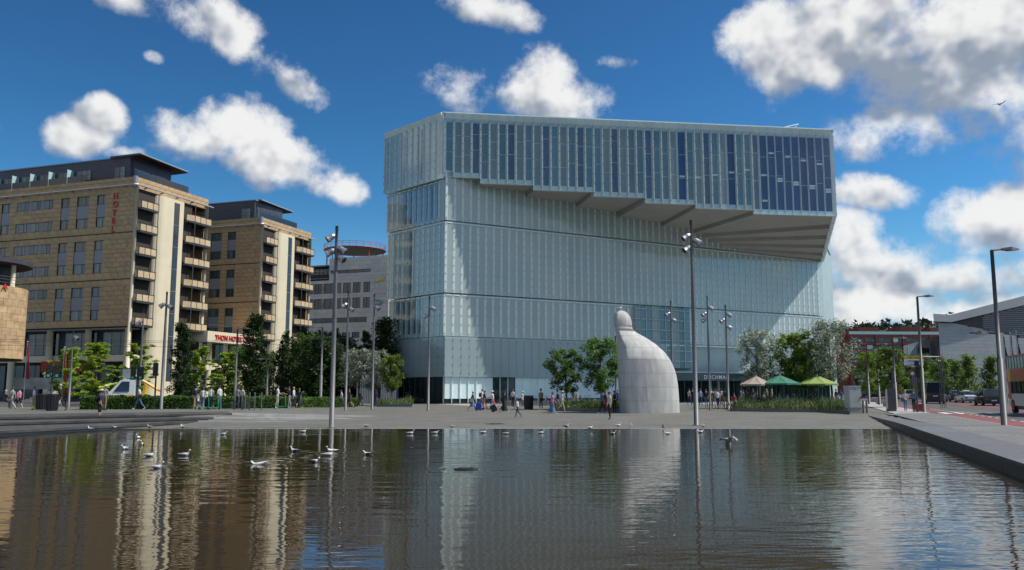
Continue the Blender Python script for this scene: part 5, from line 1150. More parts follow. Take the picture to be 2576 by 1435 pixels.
# cabinet, ticket column, bins, bollards, signs
p = on_ground(2153, 1041); cb = thing('utility_cabinet', 'tall grey utility cabinet at the end of the flower bed', 'cabinet', p); F_ = Fr(p, (1, .15, 0)); cm2 = pm('cabinet_paint', (.42, .43, .41), .55, .08, 1.5)
b = MB(); b.box(F_, -.52, .52, -.75, 0, -.05, .42); b.build('plinth', M['concrete'], cb); b = MB(); b.box(F_, -.5, .5, -.73, .02, .425, 2.05); b.build('body', cm2, cb); b = MB(); b.box(F_, -.54, .54, -.77, .06, 2.05, 2.13); b.build('lid', cm2, cb)
b = MB(); b.box(F_, -.46, .46, .02, .035, .48, 2.0); b.build('door', cm2, cb); b = MB(); b.box(F_, .38, .42, .035, .07, 1.1, 1.3); b.build('handle', M['black'], cb); b = MB(); b.box(F_, -.1, .12, .036, .042, 1.83, 1.9); b.build('sticker', plain('sticker_blue', (.03, .2, .5), .5), cb)
p = on_ground(2242, 1036); tc_ = thing('ticket_column', 'dark grey information column beside the road crossing', 'column', p); b = MB(); b.bx(p.x - .3, p.x + .35, p.y - .2, p.y + .2, p.z, p.z + 1.9); b.build('body', M['pole_dark'], tc_); b = MB(); b.bx(p.x - .32, p.x - .305, p.y - .16, p.y + .16, p.z + .2, p.z + 1.8); b.build('side_panel', M['white_paint'], tc_)
def bin_(u, v, label, h=1.05, r=.33):
    p = on_ground(u, v); o = thing('litter_bin', label, 'bin', p, 'black litter bins'); b = MB(); b.tube([p, p + Vector((0, 0, .05)), p + Vector((0, 0, h * .9))], [r * .85, r * .9, r], 16); b.build('body', M['black'], o); b = MB(); b.tube([p + Vector((0, 0, h * .9)), p + Vector((0, 0, h))], [r * 1.08, r * 1.02], 16); b.build('rim', M['black'], o)
    for k in range(16): a = 2 * math.pi * k / 16; q = MB(); q.tube([p + Vector((math.cos(a) * r * .92, math.sin(a) * r * .92, .05)), p + Vector((math.cos(a) * r * 1.02, math.sin(a) * r * 1.02, h * .88))], .02, 4); q.build('slat', M['black'], o)
bin_(1330, 1030, 'black litter bin in front of the library bicycles', 1.25, .42); bin_(130, 1034, 'black litter bin beside the man in black', 1.2, .4); bin_(103, 1031, 'black litter bin behind the woman in patterned trousers', 1.2, .4)
for i, (u, v) in enumerate(((590, 1030), (608, 1030), (627, 1030), (640, 1030), (657, 1030), (616, 1029))):
    p = on_ground(u, v + 2); o = thing('bollard', ('leftmost', 'second from left', 'fourth from left', 'fifth from left', 'rightmost', 'third from left')[i] + ' thin steel bollard in front of the hedge', 'bollard', p, 'thin steel bollards'); b = MB(); b.tube([p, p + Vector((0, 0, 1.25))], .045, 8); b.build('post', M['pole'], o); b = MB(); b.tube([p + Vector((0, 0, 1.2)), p + Vector((0, 0, 1.28))], .055, 8); b.build('cap', M['steel'], o)
for i, u in enumerate((2172, 2181)): p = on_ground(u, 1040); o = thing('bollard', ('left' if i == 0 else 'right') + ' grey steel post beside the utility cabinet', 'bollard', p, 'posts beside the cabinet'); b = MB(); b.tube([p, p + Vector((0, 0, .95))], .08, 10); b.build('post', M['pole'], o); b = MB(); b.tube([p + Vector((0, 0, .93)), p + Vector((0, 0, 1.0))], .09, 10); b.build('cap', M['pole'], o)
# overhead road sign
p = Vector((atY(2372, 1000, 79).x, 79, G(41, 79) + .02)); gs = thing('road_sign_gantry', 'yellow and white overhead direction sign on a lattice mast', 'road sign', p); t0 = atY(2370, 905, p.y)
for dx, dy in ((-.16, -.16), (.16, -.16), (.16, .16), (-.16, .16)): b = MB(); b.tube([p + Vector((dx, dy, 0)), p + Vector((dx, dy, t0.z))], .03, 5); b.build('chord', M['pole'], gs)
for k in range(9):
    z = .4 + k * .6; s = 1 if k % 2 else -1
    for a, c in (((-.16, -.16), (.16, -.16)), ((.16, .16), (-.16, .16))): b = MB(); b.tube([p + Vector((a[0] * s, a[1], z)), p + Vector((c[0] * s, c[1], z + .6))], .016, 4); b.build('lattice_bar', M['pole'], gs)
xl, xr = atY(2269, 900, p.y).x, atY(2318, 900, p.y).x; yb = p.y - .4
for z in (t0.z - .15, t0.z + .25): b = MB(); b.tube([(xl + .3, p.y, z), (p.x, p.y, z)], .07, 5); b.build('boom', M['pole'], gs)
SF_ = Fr((xl, yb, 0), (1, 0, 0)); zt = atY(2293, 896, p.y).z; hh = (zt - atY(2293, 920, p.y).z) / 3 ; ww = xr - xl
ylw = plain('sign_yellow', (.7, .45, .02), .5); blk = plain('sign_black', (.02, .02, .02), .5)
for i, (mt, s) in enumerate(((ylw, '^  Ring 1 | Ring 2'), (M['white_paint'], '^  Bussterminalen'), (M['white_paint'], '< P  Sentrum'))):
    z1 = zt - i * hh; b = MB(); b.box(SF_, 0, ww, -.06, 0, z1 - hh + .05, z1); b.build('sign_panel', mt, gs); text(s, hh * .62, SF_, .25, .012, z1 - hh * .72, blk, 'sign_lettering', gs, .008)
def round_sign(u, v, vt, label, col, ring_, name='traffic_sign', shape='round', tx=None):
    p = on_ground(u, v); z = atY(u, vt, p.y).z; o = thing(name, label, 'sign', p); b = MB(); b.tube([p, Vector((p.x, p.y, z + .3))], .035, 6); b.build('post', M['pole'], o)
    if shape == 'round':
        b = MB(); b.tube([(p.x, p.y - .06, z), (p.x, p.y - .04, z)], .34, 16); b.build('sign_rim', ring_, o); b = MB(); b.tube([(p.x, p.y - .075, z), (p.x, p.y - .062, z)], .25, 16); b.build('sign_face', col, o)
    else:
        b = MB(); b.bx(p.x - .6, p.x + .6, p.y - .08, p.y - .04, z - .35, z + .35); b.build('sign_face', col, o); text(tx, .5, Fr((p.x, p.y - .08, z), (1, 0, 0)), -.45, .01, -.17, M['white_paint'], 'sign_lettering', o, .006)
blue = plain('sign_blue', (.02, .12, .5), .5)
round_sign(2299, 1012, 940, 'round red rimmed limit sign near the black van', M['white_paint'], M['red']); round_sign(2303, 1014, 955, 'round blue no stopping sign near the black van', blue, M['red']); round_sign(2482, 1004, 960, 'blue taxi sign above the parked taxis', blue, blue, shape='box', tx='Taxi'); round_sign(2546, 1006, 962, 'blue parking sign behind the right lamp post', blue, blue, shape='box', tx='  P')
# stone benches by the library and pavement planters by the road
def bench(u0, u1, v, label, h=.45, d=.6):
    a, b_ = on_ground(u0, v), on_ground(u1, v); o = thing('stone_bench', label, 'bench', a.lerp(b_, .5)); n = max(1, int((b_ - a).length / 1.6))
    for k in range(n): q = MB(); q.hexa([x + Vector((0, y, z)) for z in (0, h) for x, y in ((a.lerp(b_, (k + .01) / n), 0), (a.lerp(b_, (k + .99) / n), 0), (a.lerp(b_, (k + .99) / n), d), (a.lerp(b_, (k + .01) / n), d))]); q.build('stone_block', M['paving_pale'], o)
bench(1268, 1390, 1021, 'long pale stone bench with bicycles behind it', .5); bench(1400, 1560, 1017, 'pale stone bench behind the grass bed', .5)
for i, (u0, u1, v, lb) in enumerate(((2196, 2212, 1012, 'far grey stone planter on the right pavement'), (2214, 2236, 1018, 'middle grey stone planter on the right pavement'), (2232, 2252, 1024, 'near grey stone planter on the right pavement'))): bench(u0, u1, v, lb, .55, 1.0)
# tram wires over the street on the left
tw = thing('tram_wires', 'thin overhead tram wires crossing in front of the hotel', 'wires', (-40, 84, 6.5))
for i, (z, y) in enumerate(((6.4, 84), (6.9, 86), (7.3, 90))):
    b = MB(); b.tube([(-75, y - 4, z + .3), (-55, y - 2, z), (-35, y, z - .1), (-18, y + 2, z + .4)], .018, 3); b.build('wire', M['black'], tw)
# ------------------------------------------------------------------ vehicles
def paint(name, col, rough=.25): return pm(name, col, rough, .05, 2, 0, 0, .6)
M['car_black'] = paint('black_car_paint', (.012, .013, .015)); M['car_white'] = paint('white_car_paint', (.62, .63, .63)); M['car_grey'] = paint('grey_car_paint', (.3, .33, .33)); M['car_yellow'] = paint('yellow_van_paint', (.62, .36, .015))
M['tinted'] = pm('tinted_van_glass', (.008, .008, .009), .2, .2, 1, 0, 0, .25)
M['tail'] = plain('tail_light', (.32, .012, .012), .3); M['head'] = plain('head_light', (.75, .76, .78), .15); M['plate'] = plain('number_plate', (.6, .6, .6), .5)
def car(label, pos, yaw, L_, W_, Hh, prof, mat, group='cars on the right road', taxi=False, rails=False):
    """prof: list of (fraction from rear to front, lower body top, roof height or None) ; local x forward"""
    o = thing('car', label, 'car', pos, group); o.rotation_euler.z = yaw; zb = .22
    def put(b, name, m, par=None, smooth=False):
        ob = link(name, b.mesh(name, m, None, smooth), par or o); return ob
    b = MB(); rings = []
    for f, zt, zr in prof:
        x = (f - .5) * L_; taper = 1 - .10 * abs(2 * f - 1) ** 3; w = W_ / 2 * taper
        rings.append([(x, -w * .92, zb), (x, -w, zb + .18), (x, -w * 1.0, zt - .14), (x, -w * .93, zt), (x, w * .93, zt), (x, w * 1.0, zt - .14), (x, w, zb + .18), (x, w * .92, zb)])
    b.loft(rings); put(b, 'body', mat); recalc(o.children[0].data)
    cab = [(f, zt, zr) for f, zt, zr in prof if zr is not None]; f0, f1 = cab[0][0], cab[-1][0]
    b = MB(); rings = []; roof = MB(); rr_ = []
    for f, zt, zr in cab:
        x = (f - .5) * L_; w = W_ / 2; wr = w * .74 if zr > zt + .1 else w * .9
        rings.append([(x, -w * .91, zt - .03), (x, -wr, zr), (x, wr, zr), (x, w * .91, zt - .03)])
        if zr > Hh - .12: rr_.append([(x, -wr * 1.01, zr - .02), (x, -wr * .9, zr + .045), (x, wr * .9, zr + .045), (x, wr * 1.01, zr - .02)])
    b.loft(rings); ob = put(b, 'windows', M['dark_glass'] if Hh < 2 else M['tinted']); recalc(ob.data); roof.loft(rr_); ob = put(roof, 'roof', mat); recalc(ob.data)
    for f in (f0 + (f1 - f0) * .36, f0 + (f1 - f0) * .66):                      # door pillars
        x = (f - .5) * L_
        for s in (-1, 1): b = MB(); b.hexa([(x - .04, s * W_ * .457, prof[2][1]), (x + .04, s * W_ * .457, prof[2][1]), (x + .04, s * W_ * .462, prof[2][1]), (x - .04, s * W_ * .462, prof[2][1]), (x - .04, s * W_ * .373, Hh - .02), (x + .04, s * W_ * .373, Hh - .02), (x + .04, s * W_ * .38, Hh - .02), (x - .04, s * W_ * .38, Hh - .02)]); put(b, 'door_pillar', mat)
    r = .33 if Hh < 2 else .36
    for fx in (.19, .81):
        for s in (-1, 1):
            x, y = (fx - .5) * L_, s * (W_ / 2 - .1); b = MB(); b.tube([(x, y - .11, r), (x, y + .11, r)], r, 16); t = put(b, 'tyre', M['rubber']); b = MB(); b.tube([(x, y + s * .09, r), (x, y + s * .118, r)], r * .62, 12); put(b, 'rim', M['steel'], t)
    zl = prof[0][1] - .22
    for s in (-1, 1):
        b = MB(); b.hexa([(-L_ / 2 - .015, s * W_ * .26, zl - .08), (-L_ / 2 + .1, s * W_ * .26, zl - .08), (-L_ / 2 + .14, s * W_ * .455, zl - .08), (-L_ / 2 + .0, s * W_ * .44, zl - .08), (-L_ / 2 - .015, s * W_ * .26, zl + .1), (-L_ / 2 + .1, s * W_ * .26, zl + .1), (-L_ / 2 + .14, s * W_ * .455, zl + .1), (-L_ / 2, s * W_ * .44, zl + .1)]); ob = put(b, 'tail_light', M['tail']); recalc(ob.data)
        b = MB(); b.bx(L_ / 2 - .12, L_ / 2 + .01, min(s * W_ * .28, s * W_ * .43), max(s * W_ * .28, s * W_ * .43), .62, .76); put(b, 'headlight', M['head'])
        b = MB(); b.bx((f1 - .5) * L_ - .55, (f1 - .5) * L_ - .35, min(s * W_ * .47, s * W_ * .56), max(s * W_ * .47, s * W_ * .56), prof[2][1], prof[2][1] + .16); put(b, 'wing_mirror', mat)
    b = MB(); b.bx(-L_ / 2 - .02, -L_ / 2 + .02, -.26, .26, zl - .22, zl - .10); put(b, 'number_plate', M['plate'])
    b = MB(); b.bx(-L_ / 2 - .03, -L_ / 2 + .2, -W_ * .44, W_ * .44, .3, .45); put(b, 'bumper', M['black'])
    if taxi: b = MB(); b.bx(-.2, .2, -.35, .35, Hh + .04, Hh + .18); put(b, 'taxi_sign', M['white_paint'])
    return o
SUV = [(0, .95, None), (.02, 1.05, 1.08), (.08, 1.06, 1.55), (.14, 1.06, 1.64), (.35, 1.05, 1.68), (.58, 1.03, 1.62), (.72, 1.0, 1.04), (.74, .98, None), (.96, .82, None), (1, .68, None)]
SED = [(0, .86, None), (.03, .98, None), (.08, 1.0, 1.02), (.22, .98, 1.30), (.34, .97, 1.42), (.50, .95, 1.43), (.62, .93, 1.34), (.76, .92, .96), (.78, .9, None), (.96, .72, None), (1, .58, None)]
VAN = [(0, 1.30, None), (.005, 1.32, 1.34), (.02, 1.32, 2.45), (.5, 1.32, 2.55), (.74, 1.3, 2.5), (.82, 1.26, 2.2), (.92, 1.2, 1.24), (.93, 1.18, None), (.99, .95, None), (1, .7, None)]
YR = math.atan2(.9462, .3236)
def cp(u, v): return on_ground(u, v)
car('black car parked behind the right street lamp', cp(2487, 1021), YR + .05, 4.7, 1.95, 1.68, SUV, M['car_black']); car('white taxi with a lit roof sign beside the black car', cp(2432, 1014), YR + .1, 4.7, 1.9, 1.44, SED, M['car_white'], taxi=True); car('black taxi left of the white taxi', cp(2402, 1011), YR, 4.7, 1.85, 1.44, SED, M['car_black'], taxi=True)
car('large black van driving away down the road', cp(2347, 1016), YR - .03, 5.9, 2.05, 2.55, VAN, M['car_black']); car('pale grey car ahead of the black van', cp(2288, 1008), YR, 4.3, 1.85, 1.68, SUV, M['car_grey']); car('white car ahead of the pale grey car', cp(2247, 1004), YR, 4.3, 1.8, 1.44, SED, M['car_white'])
car('dark van far down the road beside the lamp', cp(2200, 1002), YR, 5.0, 1.9, 2.55, VAN, M['car_black']); car('small dark car far down the road by the cabinet', cp(2178, 1004), YR, 4.2, 1.8, 1.44, SED, M['car_black']); car('dark car far down the road behind the white car', cp(2224, 1001), YR, 4.2, 1.8, 1.44, SED, M['car_black'])
# van with lifting boom behind the hedge on the left
vp = on_ground(318, 1027); vp = Vector((atY(326, 1000, 75).x, 75, G(-38, 75) + .02))
vn = thing('service_van', 'white and yellow service van with a folded boom lift', 'van', vp); vn.rotation_euler.z = math.pi + .35; vn.scale = (1.0, 1.0, 1.0)
def vput(b, name, m): ob = link(name, b.mesh(name, m), vn); recalc(ob.data); return ob
W_ = 2.0
def ring(x, z0, z1, w0, w1): return [(x, -w0, z0), (x, -w1, z1), (x, w1, z1), (x, w0, z0)]
b = MB(); b.loft([ring(-2.4, .35, .95, .98, .98), ring(-.4, .35, .95, .98, .98)]); vput(b, 'flatbed', M['car_white'])
b = MB(); b.loft([ring(-.4, .35, 2.42, 1, .84), ring(.35, .35, 2.42, 1, .84), ring(.75, .35, 2.3, 1, .82), ring(1.55, .35, 1.32, 1, .93), ring(2.35, .35, 1.1, .97, .86), ring(2.5, .45, .85, .9, .85)]); vput(b, 'cab', M['car_white'])
b = MB(); b.loft([ring(1.6, 1.31, 1.345, .92, .92), ring(2.33, 1.09, 1.14, .86, .84)]); vput(b, 'bonnet', M['car_yellow'])
for s in (-1, 1): b = MB(); b.hexa([(-.38, s * 1.005, .5), (2.2, s * 1.0, .5), (2.2, s * 1.012, .5), (-.38, s * 1.017, .5), (-.38, s * .985, 1.05), (2.2, s * .962, 1.0), (2.2, s * .975, 1.0), (-.38, s * 1.0, 1.05)]); vput(b, 'side_stripe', M['car_yellow'])
b = MB(); b.add([(.80, -.76, 2.24), (1.50, -.86, 1.38), (1.50, .86, 1.38), (.80, .76, 2.24), (.86, -.76, 2.24), (1.56, -.86, 1.38), (1.56, .86, 1.38), (.86, .76, 2.24)], [(4, 5, 6, 7), (3, 2, 1, 0), (0, 1, 5, 4), (2, 3, 7, 6), (1, 2, 6, 5), (3, 0, 4, 7)]); vput(b, 'windscreen', M['dark_glass'])
for s in (-1, 1): b = MB(); b.hexa([(.0, s * .955, 1.32), (1.25, s * .955, 1.32), (1.25, s * .975, 1.32), (.0, s * .975, 1.32), (.0, s * .872, 2.2), (.62, s * .872, 2.2), (.62, s * .892, 2.2), (.0, s * .892, 2.2)]); vput(b, 'side_window', M['dark_glass'])
for x in (-1.7, 1.55):
    for s in (-1, 1): b = MB(); b.tube([(x, s * .8, .36), (x, s * 1.0, .36)], .36, 16); vput(b, 'tyre', M['rubber']); b = MB(); b.tube([(x, s * .98, .36), (x, s * 1.012, .36)], .22, 12); vput(b, 'rim', M['steel'])
b = MB(); b.tube([(-.4, .1, 2.7), (-2.2, .1, 1.55), (-2.6, .1, 1.4)], [.11, .14, .14], 4); vput(b, 'boom', M['car_yellow']); b = MB(); b.tube([(-1.2, .1, .95), (-1.3, .1, 1.9)], .22, 6); vput(b, 'turret', M['car_yellow'])
b = MB(); b.hexa([(-.4, -.55, 2.5), (.6, -.55, 2.5), (.6, .55, 2.5), (-.4, .55, 2.5), (-.5, -.6, 3.3), (.65, -.6, 3.3), (.65, .6, 3.3), (-.5, .6, 3.3)]); vput(b, 'lift_basket', M['car_grey']); b = MB(); b.bx(-.55, -.3, -.3, .3, 2.44, 2.5); vput(b, 'basket_foot', M['black'])
# double-deck sightseeing bus, only its rear end shows
bp_ = on_ground(2560, 1036); far = Vector((36.2, 61.5, 0)); bs = thing('tour_bus', 'open-top red and yellow double-deck tour bus at the right edge', 'bus', far + Vector((0, 0, G(36, 61)))); F_ = Fr(far, -d3, Vector((-.9462, .3236, 0)))
zg = G(36, 61); red = paint('bus_red', (.42, .05, .03)); yel = paint('bus_yellow', (.6, .42, .03)); crm = paint('bus_silver', (.5, .5, .48))
def bb(name, s0, s1, n0, n1, z0, z1, m): b = MB(); b.box(F_, s0, s1, n0, n1, z0 + zg, z1 + zg); b.build(name, m, bs)
bb('chassis', .3, 11, -2.4, -.1, .3, .6, M['black']); bb('lower_body', 0, 11, -2.5, 0, .55, 1.4, crm); bb('lower_glazing', .1, 10.9, -2.46, -.03, 1.4, 2.25, M['green_glass']); bb('upper_panel', .9, 11, -2.5, .01, 2.25, 3.15, red); bb('corner_panel', 0, .88, -2.5, .012, 2.25, 3.15, yel); bb('upper_glazing', .05, 8, -2.48, -.02, 3.15, 3.95, M['frosted']); bb('roof_rail', 0, 8, -2.5, .02, 3.95, 4.1, red); bb('side_panel', .05, .85, -.02, .014, 1.0, 2.2, red)
for k in range(9): bb('window_pillar', 1.0 + k * 1.25, 1.09 + k * 1.25, -.05, .015, 1.4, 2.25, M['black']); bb('window_pillar', .55 + k * .85, .62 + k * .85, -.05, .012, 3.15, 3.95, M['black'])
bb('handrail', .3, 8, .015, .04, 3.42, 3.47, yel)
for s in (1.15, 8.6): b = MB(); b.tube([F_.P(s, -.25, zg + .5), F_.P(s, .02, zg + .5)], .5, 18); b.build('tyre', M['rubber'], bs); b = MB(); b.tube([F_.P(s, 0, zg + .5), F_.P(s, .03, zg + .5)], .3, 14); b.build('rim', M['red'], bs)

# ------------------------------------------------------------------ bicycles and scooters
def bicycle_parts():
    parts = []
    for x in (-.52, .52):
        b = MB(); pts = [(x + .33 * math.cos(a), 0, .34 + .33 * math.sin(a)) for a in [2 * math.pi * i / 18 for i in range(19)]]; b.tube(pts, .018, 5, False); parts.append(('wheel', b.mesh('wheel', M['rubber'])))
        b = MB()
        for i in range(6): a = math.pi * i / 6; b.tube([(x + .32 * math.cos(a), 0, .34 + .32 * math.sin(a)), (x - .32 * math.cos(a), 0, .34 - .32 * math.sin(a))], .004, 3)
        parts.append(('spokes', b.mesh('spokes', M['steel'])))
    b = MB()
    for p, q in (((-.52, 0, .34), (-.18, 0, .30)), ((-.52, 0, .34), (-.24, 0, .78)), ((-.18, 0, .30), (-.26, 0, .88)), ((-.18, 0, .30), (.36, 0, .74)), ((-.24, 0, .78), (.34, 0, .82)), ((.33, 0, .9), (.52, 0, .34))): b.tube([p, q], .02, 5)
    parts.append(('frame', b.mesh('frame', [plain('bike_frame', (.03, .03, .035), .4)]))); b = MB(); b.ball((-.27, 0, .92), (.14, .07, .04), 8, 5); parts.append(('saddle', b.mesh('saddle', M['black'])))
    b = MB(); b.tube([(.26, -.28, 1.02), (.34, -.12, 1.0), (.33, 0, .98), (.34, .12, 1.0), (.26, .28, 1.02)], .014, 5); b.tube([(.33, 0, .9), (.33, 0, 1.0)], .018, 5); parts.append(('handlebar', b.mesh('handlebar', M['steel'])))
    return parts
BIKE = bicycle_parts(); rb = random.Random(4)
bl = [(1262, 1022, 'bicycle nearest the dark library doorway'), (1284, 1022, 'bicycle second from the dark library doorway'), (1296, 1021, 'bicycle left of the seated man in white'), (1340, 1021, 'bicycle just right of the litter bin'), (1375, 1021, 'bicycle beside the man in a brown shirt'), (1390, 1020, 'bicycle behind the woman in pink'), (1422, 1018, 'bicycle behind the straw hat woman'), (1452, 1016, 'bicycle left of the right green tree trunk'), (1466, 1016, 'bicycle behind the right green tree trunk'), (1482, 1016, 'bicycle right of the right green tree trunk'), (1540, 1018, 'bicycle half hidden by the stone figure'), (605, 1029, 'bicycle leaning by the hedge bollards'), (1815, 1026, 'bicycle beside the library entrance queue')]
for u, v, lb in bl:
    o = thing('bicycle', lb, 'bicycle', on_ground(u, v), 'parked bicycles'); o.rotation_euler.z = rb.uniform(-.5, .5) + (1.2 if rb.random() < .3 else 0)
    wh = None
    for n_, me in BIKE:
        c_ = link(n_, me, wh if n_ == 'spokes' else o); wh = c_ if n_ == 'wheel' else wh
def scooter(u, v, col, label, yaw):
    p = on_ground(u, v); o = thing('kick_scooter', label, 'scooter', p); o.rotation_euler.z = yaw; m = plain('scooter_paint', col, .4)
    for nm, mb, mt in (('deck', MB().bx(-.45, .3, -.08, .08, .12, .19), m), ('stem', MB().tube([(.36, 0, .12), (.28, 0, 1.12)], .035, 6), m), ('handlebar', MB().tube([(.28, -.24, 1.12), (.28, .24, 1.12)], .018, 5), M['black']), ('wheel', MB().tube([(.42, -.03, .1), (.42, .03, .1)], .1, 12), M['rubber']), ('wheel', MB().tube([(-.48, -.03, .1), (-.48, .03, .1)], .1, 12), M['rubber']), ('fender', MB().bx(-.58, -.4, -.05, .05, .2, .23), m)): link(nm, mb.mesh(nm, mt), o)
scooter(707, 1028, (.02, .35, .08), 'bright green scooter held by the man with backpack', .2); scooter(515, 1031, (.02, .25, .12), 'left dark green scooter standing before the hedge', 1.0); scooter(538, 1031, (.02, .25, .12), 'right dark green scooter standing before the hedge', .8); scooter(1226, 1032, (.5, .05, .03), 'red scooter pushed by the woman in pink trousers', 2.9)
# ------------------------------------------------------------------ parasols and terrace furniture
def parasol(u, Y, vt, w, col, label):
    x = atY(u, 950, Y).x; g = G(x, Y); p = Vector((x, Y, g)); zt = atY(u, vt, Y).z; o = thing('parasol', label, 'parasol', p); b = MB(); b.tube([p, Vector((x, Y, zt))], .045, 8); b.build('pole', M['pole_dark'], o); m = pm('parasol_cloth', col, .85, .1, 1.0)
    for k in range(8):
        a0, a1 = 2 * math.pi * k / 8, 2 * math.pi * (k + 1) / 8; b = MB(); t = Vector((x, Y, zt)); e0 = Vector((x + w * math.cos(a0), Y + w * math.sin(a0), zt - .75)); e1 = Vector((x + w * math.cos(a1), Y + w * math.sin(a1), zt - .75)); mid = (e0 + e1) / 2; mm = t.lerp(mid, .55) + Vector((0, 0, -.06)); dn = Vector((0, 0, -.16))
        b.add([t, e0, e1, mm, e0 + dn, e1 + dn, mid + dn * .8], [(0, 1, 3), (0, 3, 2), (1, 2, 3), (1, 4, 6), (1, 6, 2), (2, 6, 5)]); b.build('canopy_panel', m, o)
    b = MB(); b.tube([(x, Y, zt - .02), (x, Y, zt + .12)], .06, 6); b.build('finial', M['steel'], o); b = MB(); b.tube([p, p + Vector((0, 0, .12))], .4, 10); b.build('foot', M['concrete'], o)
parasol(1902, 76.5, 946, 1.5, (.38, .31, .25), 'beige parasol at the left of the terrace'); parasol(1962, 76, 944, 1.9, (.045, .19, .12), 'dark green parasol in the middle of the terrace'); parasol(2004, 80, 944, 2.0, (.10, .33, .2), 'mint green parasol behind the dark green one'); parasol(2056, 76.3, 945, 1.9, (.25, .34, .09), 'lime green parasol at the right of the terrace'); parasol(308, 88, 957, 2.2, (.34, .5, .07), 'lime green parasol in front of the hotel columns'); parasol(268, 90, 960, 2.0, (.3, .46, .07), 'second lime green parasol left of the hotel columns')
def table_set(u, Y, label):
    x = atY(u, 950, Y).x; g = G(x, Y); o = thing('cafe_table', 'small round cafe table ' + label, 'table', (x, Y, g), 'terrace tables'); b = MB(); b.tube([(x, Y, g + .70), (x, Y, g + .73)], .38, 14); b.build('table_top', M['white_paint'], o); b = MB(); b.tube([(x, Y, g), (x, Y, g + .7)], .035, 6); b.build('leg', M['black'], o); b = MB(); b.tube([(x, Y, g), (x, Y, g + .03)], .22, 10); b.build('foot', M['black'], o)
    for s in (-1, 1):
        c = thing('cafe_chair', ('left' if s < 0 else 'right') + ' chair at the cafe table ' + label, 'chair', (x + s * .7, Y, g), 'terrace chairs'); cx = x + s * .7
        b = MB(); b.bx(cx - .22, cx + .22, Y - .22, Y + .22, g + .43, g + .47); b.build('seat', M['pole_dark'], c); b = MB(); b.bx(cx + s * .2 - .02, cx + s * .2 + .02, Y - .22, Y + .22, g + .5, g + .9); b.build('backrest', M['pole_dark'], c)
        for dx in (-.19, .19):
            for dy in (-.19, .19): b = MB(); b.tube([(cx + dx, Y + dy, g), (cx + dx, Y + dy, g + .43)], .015, 4); b.build('leg', M['black'], c)
for u, Y, lb in ((1890, 80, 'under the beige parasol'), (1930, 82, 'between beige and green parasols'), (1965, 80, 'under the dark green parasol'), (2005, 84, 'under the mint parasol'), (2045, 80, 'under the lime terrace parasol'), (2085, 83, 'at the right end of the terrace'), (300, 86, 'under the lime hotel parasol')): table_set(u, Y, lb)
